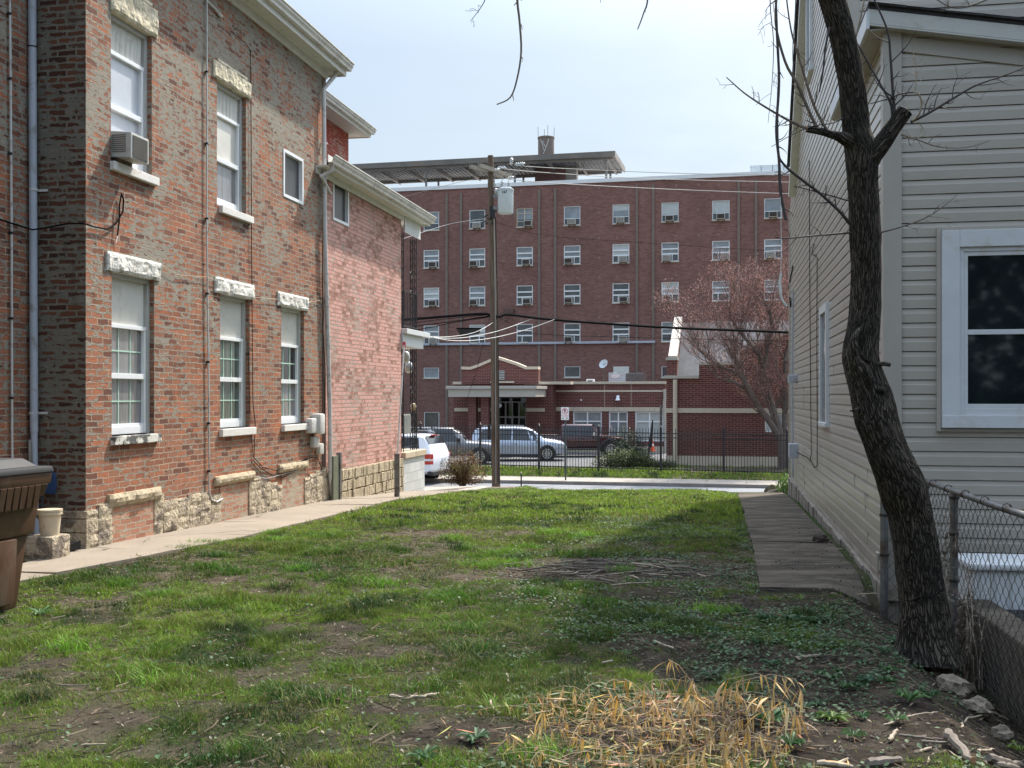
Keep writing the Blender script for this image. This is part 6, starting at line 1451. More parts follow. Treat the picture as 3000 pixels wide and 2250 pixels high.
# entrance block with pediment, stepped piers and canopy
e0, zt1 = WP(1328, 1120, -1); e1, _ = WP(1620, 1122, -1)
oa, ozt = WP(1405, 1166, -1); ob, _ = WP(1541, 1166, -1)
mb = MB(); wall_open(mb, 'y', -1.0, e0, e1, GZ - .1, zt1 - .1, [(oa, ob, GZ - .05, ozt)], 1.6); mb.quad((e1, -1, GZ), (e1, 0, GZ), (e1, 0, zt1 - .1), (e1, -1, zt1 - .1)); mb.quad((e0, -1, GZ), (e0, 3, GZ), (e0, 3, zt1 - .1), (e0, -1, zt1 - .1))
mb.build("wall", M['wing_brick'], EW, fixn=False, label="brick entrance block")
for (l, r) in ((1327, 1386), (1537, 1645), (1645, 1672)):
    a, z = WP(l, 1120, -1.1); b, _ = WP(r, 1120, -1.1); MB().box(a, b, -1.15, .2, z - .13, z + .03).build("coping", M['beige'], EW, bevel=.01)
prof_px = [(1352, 1082), (1378, 1083), (1400, 1076), (1456, 1052), (1512, 1070), (1540, 1082), (1577, 1082)]
pts = [WP(a, b, -1.2) for a, b in prof_px]; base = zt1 - .12
MB().prism([(pts[0][0], base)] + pts + [(pts[-1][0], base)], lambda a, b: (a, -1.2, b), lambda a, b: (a, -.6, b)).build("pediment", M['wing_brick'], EW)
mb = MB()
for i in range(len(pts) - 1):
    (a, b), (c, d_) = pts[i], pts[i + 1]; mb.add([(a, -1.3, b), (c, -1.3, d_), (c, -1.3, d_ + .17), (a, -1.3, b + .17), (a, -.5, b), (c, -.5, d_), (c, -.5, d_ + .17), (a, -.5, b + .17)], [(0, 1, 2, 3), (4, 7, 6, 5), (0, 4, 5, 1), (3, 2, 6, 7), (0, 3, 7, 4), (1, 5, 6, 2)])
mb.build("coping", M['beige'], EW)
a, z = WP(1455, 1092, -1.25); mb = MB()
for k in range(6): mb.box(a - .05, a + .5, -1.26, -1.202, z - .42 + k * .10, z - .37 + k * .10)
mb.build("vent_louvre", M['far_glass_pale'], EW); MB().box(a - .4, a + 1.1, -1.28, -1.2, z - .62, z - .52).build("vent_sill", M['beige'], EW)
k0, zk1 = WP(1313, 1131, -4.3); k1, _ = WP(1569, 1131, -4.3); _, zk0 = WP(1400, 1163, -4.3)
MB().box(k0, k1, -4.3, -1.2, zk0, zk1 - .18).box(k0 - .12, k1 + .10, -4.42, -1.2, zk1 - .179, zk1).build("entrance_canopy", M['cream'], EW, bevel=.015)
for px_ in (1385, 1422): u = WP(px_, 1200, -3.6)[0]; MB().box(u - .24, u + .24, -3.8, -3.3, GZ, zk0 - .002).build("canopy_column", M['wing_brick'], EW)
zk = WP(1380, 1195, -1)[1]
for (l, r) in ((1331, 1379), (1389, 1415), (1425, 1440), (1541, 1596)):
    a = WP(l, 1195, -1.04)[0]; b = WP(r, 1195, -1.04)[0]; MB().box(a, b, -1.04, -1.0, zk - .22, zk).build("stone_band", M['beige'], EW)
# glazed doors set back under the canopy
mb = MB(); da = WP(1462, 1180, .5)[0]; db = WP(1541, 1180, .5)[0]; zd1 = WP(1470, 1176, .5)[1]; n = 4
MB().box(oa - .3, ob + .3, .62, .70, GZ, zd1 + .6).build("entrance_recess", M['glass_dark'], EW)
for k in range(5): u = da + (db - da) * k / 4; mb.box(u - .045, u + .045, .45, .55, GZ, zd1)
for zz in (GZ + .05, GZ + 2.15, zd1 - .04): mb.box(da, db, .455, .545, zz - .045, zz + .045)
mb.build("door_frame", M['grey_frame'], EW); MB().box(da, db, .50, .505, GZ, zd1).build("door_pane", M['glass_dark'], EW)
u, z = WP(1462, 1190, -3.2); MB().lathe([(.10, -.14), (.18, -.05), (.15, .06), (.05, .14)], 12, Matrix.Translation((u, -3.2, z + .05))).tube([(u, -3.2, z + .15), (u, -3.2, zk0)], .012, 4).build("hanging_lamp", M['white_vinyl'], EW, smooth=True)
# things standing on the wing's roof
AU = frthing("rooftop_unit", "grey rooftop air unit with a white oval badge on the one-storey wing", "rooftop unit", FW)
a, z = WP(1783, 1092, 4); b, z0 = WP(1884, 1118, 4); m_ = WP(1833, 1100, 4)[0]
MB().box(a, m_, 4, 6.5, zc, z).build("housing", M['transformer'], AU, bevel=.02); MB().box(m_ + .002, b, 4.05, 6.45, zc, z - .02).build("coil_housing", M['car_grey'], AU, bevel=.02)
MB().lathe([(.22, 0), (.22, .01)], 20, Matrix.Translation(((a + m_) / 2 - .1, 3.985, z - .22)) @ Matrix.Rotation(R(90), 4, 'X') @ Matrix.Diagonal((1.3, .6, 1, 1))).build("badge", M['sign_white'], AU)
mb = MB()
for k in range(18): u = m_ + .08 + (b - m_ - .16) * k / 17; mb.box(u - .01, u + .01, 4.02, 4.048, zc + .08, z - .10)
mb.build("coil_grille", M['steel'], AU)
SD = frthing("satellite_dish", "small grey satellite dish on a mast on the one-storey wing's roof", "satellite dish", FW)
u, z = WP(1768, 1066, 3); Md = Matrix.Translation((u, 3, z)) @ Matrix.Rotation(R(62), 4, 'X') @ Matrix.Rotation(R(-22), 4, 'Y')
MB().lathe([(.01, -.06), (.18, -.04), (.30, .02), (.31, .02), (.18, -.02), (.01, -.04)], 20, Md).build("dish", M['transformer'], SD, smooth=True)
MB().tube([(u, 3.05, zc - .1), (u, 3.05, z)], .03, 6).tube([(u, 3, z - .05), (u + .30, 2.6, z + .05)], .015, 5).build("mast", M['steel'], SD)
VB = frthing("roof_vent", "small white vent box on the edge of the one-storey wing's roof", "vent", FW)
a, z = WP(1718, 1112, .5); MB().box(a, a + .45, .5, 1.0, zc, zc + .22).build("vent_body", M['white_vinyl'], VB, bevel=.01); MB().box(a + .06, a + .39, .49, .499, zc + .05, zc + .14).build("vent_slot", M['glass_dark'], VB)

# ================================================================ chapel-like wing nearer the street
FC = Fr(0, 51.9, 13)
CH = frthing("gabled_wing", "dark brick wing with stepped parapet and steep grey roof behind the bare reddish tree", "building", FC)
def CP(px_, py_, y=0.0): return FC.py(px_, py_, y)
c0, zb_ = CP(1952, 1370); cE = CP(2420, 1300)[0]; zg = -1.75
l1 = CP(1955, 1109)[1]; u2, l2 = CP(2048, 1069); u3 = CP(2117, 1033)[0]; l3 = CP(2117, 1033)[1]; u4, l4 = CP(2166, 1029); u5, l5 = CP(2300, 982)
base_z = CP(2150, 1337)[1]; b1 = CP(2150, 1196)[1]; b0 = CP(2150, 1210)[1]
wo0, wzt = CP(2241, 1212); wo1, _ = CP(2298, 1212); _, wzb = CP(2241, 1266)
slope = (l5 - l4) / (u5 - u4); zE = l5 + slope * (cE - u5)
mb = MB(); wall_open(mb, 'y', 0, c0, cE, zg - .2, l1, [(wo0, wo1, wzb, wzt)], .15)
pl_ = [(c0, l1), (u2, l1), (u2, l2), (u4, l2), (u4, l4), (cE, zE), (cE, l1)]
mb.add([(a, 0, b) for a, b in [(u2, l1), (cE, l1), (cE, zE), (u4, l4), (u4, l2), (u2, l2)]], [(0, 1, 2, 3, 4, 5)])
mb.build("wall", M['wing_brick'], CH, fixn=False)
MB().quad((c0, 0, zg), (c0, 9, zg), (c0, 9, l1), (c0, 0, l1)).build("wall", M['wing_brick'], CH, fixn=False)
mb = MB(); mb.box(c0 - .08, u2, -.12, .5, l1, l1 + .14); mb.box(u2, u4 + .02, -.12, .4, l2, l2 + .13)
mb.add([(u3, -.1, l3 - .0), (u4, -.1, l4), (cE, -.1, zE), (cE, -.1, zE + .20), (u4, -.1, l4 + .20), (u3, -.1, l3 + .14), (u3, .4, l3), (u4, .4, l4), (cE, .4, zE), (cE, .4, zE + .20), (u4, .4, l4 + .20), (u3, .4, l3 + .14)],
       [(0, 1, 4, 5), (1, 2, 3, 4), (6, 11, 10, 7), (7, 10, 9, 8), (5, 4, 10, 11), (4, 3, 9, 10), (0, 6, 7, 1), (1, 7, 8, 2), (0, 5, 11, 6)])
mb.build("coping", M['cream'], CH)
MB().box(c0 - .02, cE, -.05, 0, b0, b1).build("stone_band", M['beige'], CH); MB().box(c0 - .02, cE, -.06, 0, zg - .2, base_z).build("stone_base", M['beige'], CH)
# steep roof: slopes up and back from behind the parapet, closed at the left by a coped gable wall
g0, gz1 = CP(1976, 929, 5.0); g1, _ = CP(2000, 929, 5.0); _, gz0_ = CP(1960, 1045, .8)
MB().add([(c0 + .45, .5, l1 + .05), (cE, .5, l1 + .05), (cE, 6.5, gz1 - .2), (g0 + .3, 6.5, gz1 - .2)], [(0, 1, 2, 3)]).build("roof", M['roof_grey'], CH, fixn=False)
mb = MB()
for k in range(24): u = c0 + .6 + (cE - c0 - .7) * k / 23; mb.add([(u, .5, l1 + .055), (u + .04, .5, l1 + .055), (u + .04 + .3, 6.5, gz1 - .15), (u + .3, 6.5, gz1 - .15)], [(0, 1, 2, 3)])
mb.build("roof_seam", M['roof_grey'], CH, fixn=False)
A_ = CP(1958, 1042, .3); B_ = CP(1976, 928, 4.5); wdt = .40
mb = MB(); P0, P1 = (A_[0], .3, A_[1]), (B_[0], 4.5, B_[1])
mb.add([P0, (P0[0] + wdt, P0[1], P0[2]), (P1[0] + wdt, P1[1], P1[2]), P1, (P0[0], P0[1] + .01, P0[2] - .3), (P0[0] + wdt, P0[1] + .01, P0[2] - .3), (P1[0] + wdt, P1[1], P1[2] - .3), (P1[0], P1[1], P1[2] - .3)],
       [(0, 1, 2, 3), (4, 7, 6, 5), (0, 4, 5, 1), (1, 5, 6, 2), (2, 6, 7, 3), (3, 7, 4, 0)])
mb.build("gable_coping", M['cream'], CH)
MB().add([(P0[0] + .02, .32, zg), (P0[0] + .02, 9, zg), (P0[0] + .02, 9, l1 + .3), (B_[0] + .02, 4.5, B_[1] - .3), (P0[0] + .02, .32, P0[2] - .3)], [(0, 1, 2, 3, 4)]).build("gable_wall", M['wing_brick'], CH, fixn=False)
a, z = CP(1957, 1080, .2); MB().box(a - .05, a + .42, .1, .5, l1 + .14, l1 + .85).build("chimney_pier", M['wing_brick'], CH); MB().box(a - .09, a + .46, .06, .54, l1 + .851, l1 + .97).build("coping", M['cream'], CH)
u, _ = CP(1978, 1200, -.1)
MB().tube([(u, -.12, l1 - .05), (u, -.12, zg + .1)], .10, 8).build("downpipe", M['beige'], CH, smooth=True)
mb = MB(); mb.box(wo0, wo0 + .06, .04, .11, wzb, wzt); mb.box(wo1 - .06, wo1, .04, .11, wzb, wzt); mb.box(wo0 + .06, wo1 - .06, .04, .11, wzt - .06, wzt); mb.box(wo0 + .06, wo1 - .06, .04, .11, wzb, wzb + .06); c_ = (wo0 + wo1) / 2; mb.box(c_ - .03, c_ + .03, .04, .11, wzb, wzt)
w = mb.build("window", M['white_vinyl'], CH); MB().box(wo0 + .06, wo1 - .06, .09, .095, wzb + .06, wzt - .06).build("pane", M['far_glass_pale'], w)

# ================================================================ iron railing fence along the street
yFn = 3.35
IF = frthing("iron_railings", "tall black iron railing fence along the grass strip across the street", "fence", FS)
zrl = lambda u: -1.56 - .012 * (u + 1)
posts = [FS.py(px_, 1300, yFn)[0] for px_ in (1232, 1407, 1579, 1753.5, 1936, 2120, 2305)]
posts = [posts[0] - 2 * (posts[1] - posts[0]), posts[0] - (posts[1] - posts[0])] + posts + [posts[-1] + 2.7]
FHt = 1.80
rail = MB(); pick = MB()
for i in range(len(posts) - 1):
    a, b = posts[i], posts[i + 1]; za, zb = zrl(a), zrl(b)
    for h in (.22, FHt - .28, FHt - .10):
        rail.add([(a, yFn - .02, za + h - .02), (b, yFn - .02, zb + h - .02), (b, yFn + .02, zb + h - .02), (a, yFn + .02, za + h - .02), (a, yFn - .02, za + h + .02), (b, yFn - .02, zb + h + .02), (b, yFn + .02, zb + h + .02), (a, yFn + .02, za + h + .02)], [(0, 3, 2, 1), (4, 5, 6, 7), (0, 1, 5, 4), (1, 2, 6, 5), (2, 3, 7, 6), (3, 0, 4, 7)])
    n = 21
    for k in range(1, n): u = a + (b - a) * k / n; z = zrl(u); pick.box(u - .0105, u + .0105, yFn - .0105, yFn + .0105, z + .06, z + FHt + .06); pick.add([(u - .018, yFn, z + FHt + .055), (u, yFn - .015, z + FHt + .055), (u + .018, yFn, z + FHt + .055), (u, yFn + .015, z + FHt + .055), (u, yFn, z + FHt + .13)], [(0, 1, 4), (1, 2, 4), (2, 3, 4), (3, 0, 4)])
rail.build("rails", M['black_iron'], IF); pick.build("pickets", M['black_iron'], IF)
for u in posts:
    z = zrl(u); p_ = MB().box(u - .045, u + .045, yFn - .045, yFn + .045, z - .35, z + FHt + .10).build("post", M['black_iron'], IF)
    MB().lathe([(.05, 0), (.055, .02), (.03, .04), (.045, .075), (.002, .11)], 10, Matrix.Translation((u, yFn, z + FHt + .10))).build("post_cap", M['black_iron'], p_, smooth=True)
# sign post
SP = frthing("no_parking_sign", "white no-parking sign with red marks on a dark post on the far pavement", "sign", FS)
u, _ = FS.py(1657, 1400, .55); zt = FS.py(1657, 1193, .55)[1]; zb = FS.py(1657, 1229, .55)[1]; sw_ = .31; sc_ = u - .02
MB().box(u - .03, u + .03, .54, .56, -1.75, zt + .02).build("post", M['green_post'], SP)
pnl = MB().box(sc_ - sw_ / 2, sc_ + sw_ / 2, .527, .532, zt - .50, zt).build("sign_panel", M['sign_white'], SP, bevel=.0015)
Mx = lambda x, z, s=1: Matrix.Translation((x, .5262, z)) @ Matrix.Rotation(R(90), 4, 'X')
text_part("letter", "P", .19, M['sign_black'], pnl, Mx(sc_, zt - .155), .0008, .004)
mb = MB(); n = 28
for k in range(n):
    a, b = 2 * math.pi * k / n, 2 * math.pi * (k + 1) / n; r0, r1 = .098, .120; cz = zt - .155
    mb.add([(sc_ + r * math.cos(t_), .5245, cz + r * math.sin(t_)) for r, t_ in ((r0, a), (r1, a), (r1, b), (r0, b))], [(0, 1, 2, 3)])
q = .074; mb.add([(sc_ - q - .008, .5240, zt - .155 + q - .008), (sc_ - q + .008, .5240, zt - .155 + q + .008), (sc_ + q + .008, .5240, zt - .155 - q + .008), (sc_ + q - .008, .5240, zt - .155 - q - .008)], [(0, 1, 2, 3)])
mb.build("red_ring", M['sign_red'], pnl, fixn=False)
text_part("lettering", "NO PARKING", .045, M['sign_red'], pnl, Mx(sc_, zt - .315), .0006, .001); text_part("lettering", "ANY TIME", .045, M['sign_red'], pnl, Mx(sc_, zt - .365), .0006, .001)
mb = MB()
for s in (-1, 1): mb.add([(sc_ + s * .125, .526, zt - .435), (sc_ + s * .07, .526, zt - .405), (sc_ + s * .07, .526, zt - .465)], [(0, 1, 2)]); mb.add([(sc_ + s * .075, .526, zt - .425), (sc_ + s * .03, .526, zt - .425), (sc_ + s * .03, .526, zt - .445), (sc_ + s * .075, .526, zt - .445)], [(0, 1, 2, 3)])
mb.build("arrow", M['sign_black'], pnl, fixn=False)
# small stake posts
def stake(px_, pt, pb_, t, lab, r=.02):
    p = W(px_, pb_, t); q = W(px_, pt, t); o = thing("steel_stake", lab, "stake", (p.x, p.y, 0)); z0 = min(p.z, float(gz0(p.x, p.y))) - .15
    MB().tube([(0, 0, z0), (0, 0, q.z)], r, 8).build("shaft", M['black_iron'], o, smooth=True); MB().lathe([(r * 1.5, 0), (r * 1.5, .03), (r * .6, .045)], 8, Matrix.Translation((0, 0, q.z))).build("cap", M['steel'], o)
stake(1527, 1389, 1432, 31, "thin dark metal stake at the street edge of the lawn"); stake(2281, 1413, 1432, 27.5, "short dark stake by the stones at the end of the right path", .016)

# ================================================================ utility pole, transformer, wires
UT = 34.0; pb = W(1452, 1418, UT)
UP = thing("utility_pole", "tall weathered wooden utility pole carrying a grey transformer at the street edge", "utility pole", (pb.x, UT, 0))
Uo = Vector((pb.x, UT, 0)); UPt = lambda a, b, dt=0.0: W(a, b, UT + dt) - Uo
P_ = [UPt(1454, 1470), UPt(1452, 1300), UPt(1450, 1150), UPt(1448, 1000), UPt(1444, 850), UPt(1441, 700), UPt(1438, 580), UPt(1437, 456)]
mb = MB(); mb.tube(P_, [.135, .130, .124, .118, .108, .102, .096, .088], 16); mb.build("pole", M['wood_pole'], UP, smooth=True)
zA = UPt(1437, 500)[2]
a0 = W(1391, 486, 33.3) - Uo; a1 = W(1484, 520, 34.9) - Uo
for off in (-.16, .16):
    d_ = (a1 - a0).normalized(); nn = Vector((-d_.y, d_.x, 0)); c_ = (a0 + a1) / 2 + nn * off; c_.z = zA; L = (a1 - a0).length
    Mc = Matrix.Translation(c_) @ Vector((d_.x, d_.y, 0)).to_track_quat('X', 'Z').to_matrix().to_4x4(); MB().mbox(Mc, L, .09, .12).build("crossarm", M['grey_wood'], UP)
mb = MB(); mb.tube([a0 * .6 + a1 * .4 + Vector((0, -.1, -.08)), UPt(1436, 560)], .015, 5); mb.tube([a0 * .35 + a1 * .65, UPt(1440, 565)], .015, 5); mb.build("brace", M['steel'], UP)
def insul(p, d=(0, 0, 1), s=1.0, n=3):
    Mq = Matrix.Translation(p) @ Vector(d).to_track_quat('Z', 'Y').to_matrix().to_4x4() @ Matrix.Scale(s, 4); pr = [(.02, 0)]
    for k in range(n): pr += [(.03, .03 + k * .06), (.065, .045 + k * .06), (.03, .07 + k * .06)]
    pr += [(.015, .06 + n * .06)]; return MB().lathe(pr, 10, Mq).build("insulator", M['porcelain'], UP, smooth=True)
insul(UPt(1449, 500, -.3), (1, 0, .3), 1.0, 2); insul(UPt(1457, 492, 0), (1, 0, 0), 1.0, 4); insul(UPt(1497, 484, .2), (.1, 0, 1), 1.1, 3); insul(UPt(1508, 482, .2), (1, 0, .1), 1.1, 4)
insul(UPt(1487, 522, .5), (1, 0, .2), .9, 3); insul(UPt(1450, 548, -.2), (0, 0, 1), 1.0, 2); insul(UPt(1482, 545, .3), (.4, 0, -1), 1.2, 3)
mb = MB().tube([UPt(1449, 560), UPt(1458, 562)], .10, 10); mb.build("lightning_arrester", M['porcelain'], UP, smooth=True)
# transformer can
TF = UPt(1481, 630, -.15); Mt = Matrix.Translation((TF.x, TF.y, 0)); zt, zb = UPt(1481, 560)[2], UPt(1481, 628)[2]; rT = .245
tf = MB().lathe([(rT * .94, zb), (rT, zb + .03), (rT, zt - .02), (rT * 1.05, zt - .02), (rT * 1.05, zt + .03), (rT * .8, zt + .07), (.02, zt + .09)], 28, Mt).build("transformer", M['transformer'], UP, smooth=True)
MB().box(TF.x - rT - .14, TF.x - rT + .02, TF.y - .06, TF.y + .06, zt - .25, zt - .15).box(TF.x - rT - .14, TF.x - rT + .02, TF.y - .06, TF.y + .06, zb + .12, zb + .22).build("bracket", M['steel'], tf)
for (dx, s) in ((-.10, 1.1), (.10, 1.0)): insul((TF.x + dx, TF.y, zt + .06), (0, 0, 1), s, 3)
text_part("lettering", "167", .11, M['sign_black'], tf, Matrix.Translation((TF.x - .03, TF.y - rT - .004, zt - .10)) @ Matrix.Rotation(R(90), 4, 'X'), .001, .003)
mb = MB()
for k in range(3): mb.lathe([(.03, 0), (.03, .05)], 8, Matrix.Translation((TF.x - .02 + .11 * k, TF.y - rT + .0, zt - .12 + 0)) @ Matrix.Rotation(R(90), 4, 'X') @ Matrix.Translation((0, 0, .0)))
# hardware clusters on the pole
mb = MB(); rr = random.Random(6)
for k in range(14): p = UPt(1436 + rr.uniform(-12, 12), 605 + rr.uniform(0, 48), rr.uniform(-.16, .1)); mb.tube([p, p + Vector((rr.uniform(-.2, .2), rr.uniform(-.05, .05), rr.uniform(-.12, .12)))], rr.uniform(.012, .035), 6)
mb.box(-.17, -.02, -.2, -.12, UPt(1440, 640)[2], UPt(1440, 607)[2]); mb.build("wire_clamps", M['black_iron'], UP)
MB().tube([UPt(1452, 640, -.1), UPt(1455, 800, -.12), UPt(1459, 1000, -.14), UPt(1463, 1418, -.15)], .022, 6).build("riser_conduit", M['black_rubber'], UP, smooth=True)
MB().tube([UPt(1447, 640, -.12), UPt(1451, 900, -.14), UPt(1453, 1418, -.15)], .012, 5).build("ground_wire", M['grey_cable'], UP, smooth=True)
UM = UPt(1434, 1285, -.16); MB().box(UM.x - .06, UM.x + .04, UM.y - .1, UM.y + .05, UPt(1434, 1287)[2], UPt(1434, 1244)[2]).build("meter_box", M['black_rubber'], UP, bevel=.01)
mb = MB(); q0, q1 = UPt(1486, 565, -.1), UPt(1492, 540, 0)
mb.tube([q0, q1, UPt(1488, 520, .2)], .008, 4); mb.tube([UPt(1503, 575, -.1), UPt(1512, 590), UPt(1512, 625), UPt(1500, 640), UPt(1497, 655)], .006, 4); mb.tube([UPt(1466, 545, -.1), UPt(1475, 522, 0), UPt(1492, 488, .1)], .006, 4)
mb.tube([UPt(1503, 636), UPt(1514, 618)], .02, 5); mb.build("jumper_wire", M['steel'], UP)

def wire(pts, r, mat, label, group="overhead wires along the street", sag=True, name="overhead_wire"):
    P_ = [W(*p) for p in pts]; Q_ = []
    for i in range(len(P_) - 1):
        p0, p1, p2, p3 = P_[max(i - 1, 0)], P_[i], P_[i + 1], P_[min(i + 2, len(P_) - 1)]
        for s in range(8):
            t = s / 8; Q_.append(.5 * ((2 * p1) + (p2 - p0) * t + (2 * p0 - 5 * p1 + 4 * p2 - p3) * t * t + (3 * p1 - p0 - 3 * p2 + p3) * t ** 3) if len(P_) > 2 else p1.lerp(p2, t))
    Q_.append(P_[-1]); o = MB().tube(Q_, r, 5).build(name, M[mat], None, smooth=True); return tag(o, label, "wire", group)
wire([(900, 958, 34), (1222, 934, 34), (1405, 920, 34), (1438, 925, 34), (1465, 928, 33.9), (1490, 922, 34), (1600, 935, 34), (1800, 950, 34), (2000, 962, 34), (2330, 975, 34), (2700, 1000, 34)], .042, 'cable', "thickest black cable, crossing the whole brick block at mid height")
wire([(900, 985, 34.2), (1222, 955, 34.2), (1435, 926, 34.1)], .014, 'cable', "thin black wire just under the thick cable, left of the pole")
wire([(900, 1015, 34.3), (1222, 966, 34.3), (1330, 945, 34.2), (1435, 928, 34.1)], .012, 'cable', "lower black wire sagging left from the pole below the thick cable")
wire([(900, 1000, 34.4), (1222, 945, 34.4), (1435, 922, 34.1)], .010, 'cable', "middle thin wire left of the pole beside the thick cable")
wire([(1458, 930, 33.9), (1490, 945, 34), (1530, 968, 34), (1600, 980, 34), (1900, 990, 34), (2330, 1000, 34.2)], .008, 'cable', "fine dark wire below the thick cable, right of the pole")
wire([(1508, 483, 34.2), (1535, 487, 34.2), (1700, 496, 36), (2000, 508, 38), (2330, 514, 40), (2600, 520, 42)], .012, 'grey_cable', "topmost pale wire running right from the crossarm across the sky")
wire([(1460, 493, 34), (1600, 506, 35), (1918, 524, 38), (2330, 534, 41), (2600, 538, 43)], .012, 'grey_cable', "second pale wire running right from the crossarm")
wire([(1486, 524, 34.8), (1560, 532, 35), (1693, 541, 36), (2000, 556, 39), (2330, 568, 41), (2600, 575, 43)], .012, 'grey_cable', "third pale wire, lowest of those from the crossarm")
wire([(1405, 520, 34), (1300, 545, 36), (1150, 585, 38), (1000, 620, 40)], .007, 'grey_cable', "thin guy wire falling left from the pole top to the pink house", "service wires to the pole")
wire([(1430, 640, 34), (1350, 650, 33), (1290, 664, 32), (1180, 700, 30)], .008, 'grey_cable', "pale wire falling left from the pole's clamps", "service wires to the pole")
wire([(1452, 650, 34), (1600, 690, 34), (1900, 712, 35), (2330, 740, 36)], .005, 'cable', "hair-thin wire sloping right below the transformer", "service wires to the pole")
wire([(955, 880, 18.05), (1020, 905, 20), (1080, 930, 22), (1180, 970, 25), (1245, 987, 28), (1350, 990, 30), (1450, 972, 32), (1530, 945, 33.8), (1568, 930, 34)], .009, 'white_cable', "upper white service wire looping from the old house to the thick cable", "service wires to the pole")
wire([(956, 884, 18.05), (1020, 912, 20), (1100, 950, 23), (1240, 982, 27), (1330, 998, 29), (1430, 992, 31), (1540, 966, 33), (1627, 935, 34)], .009, 'white_cable', "lower white service wire looping furthest right to the thick cable", "service wires to the pole")
wire([(955, 887, 18.05), (1010, 918, 20), (1100, 948, 23), (1245, 985, 27), (1340, 984, 30), (1400, 970, 32), (1444, 945, 33.8)], .008, 'white_cable', "short white service wire ending at the pole", "service wires to the pole")
wire([(955, 882, 18.05), (1100, 935, 23), (1180, 952, 26)], .008, 'cable', "dark service wire crossing the pink wall", "service wires to the pole")
wire([(1435, 930, 34), (1420, 985, 33.5), (1395, 1090, 33), (1369, 1165, 32.8)], .006, 'cable', "thin dark wire slanting down before the entrance", "service wires to the pole")
p = W(1373, 975, 33.9)
CB = thing("splice_enclosure", "long black cable splice box hanging from the wires left of the pole", "cable box", (p.x, p.y, p.z))
MB().add([(-.37, -.1, .10), (.37, -.1, .12), (.33, -.1, -.02), (-.22, -.1, -.13), (-.37, .1, .10), (.37, .1, .12), (.33, .1, -.02), (-.22, .1, -.13)], [(0, 1, 2, 3), (4, 7, 6, 5), (0, 4, 5, 1), (1, 5, 6, 2), (2, 6, 7, 3), (3, 7, 4, 0)]).build("housing", M['black_rubber'], CB, bevel=.02)
MB().box(-.38, .39, -.11, .11, .121, .15).build("lid", M['cable'], CB)
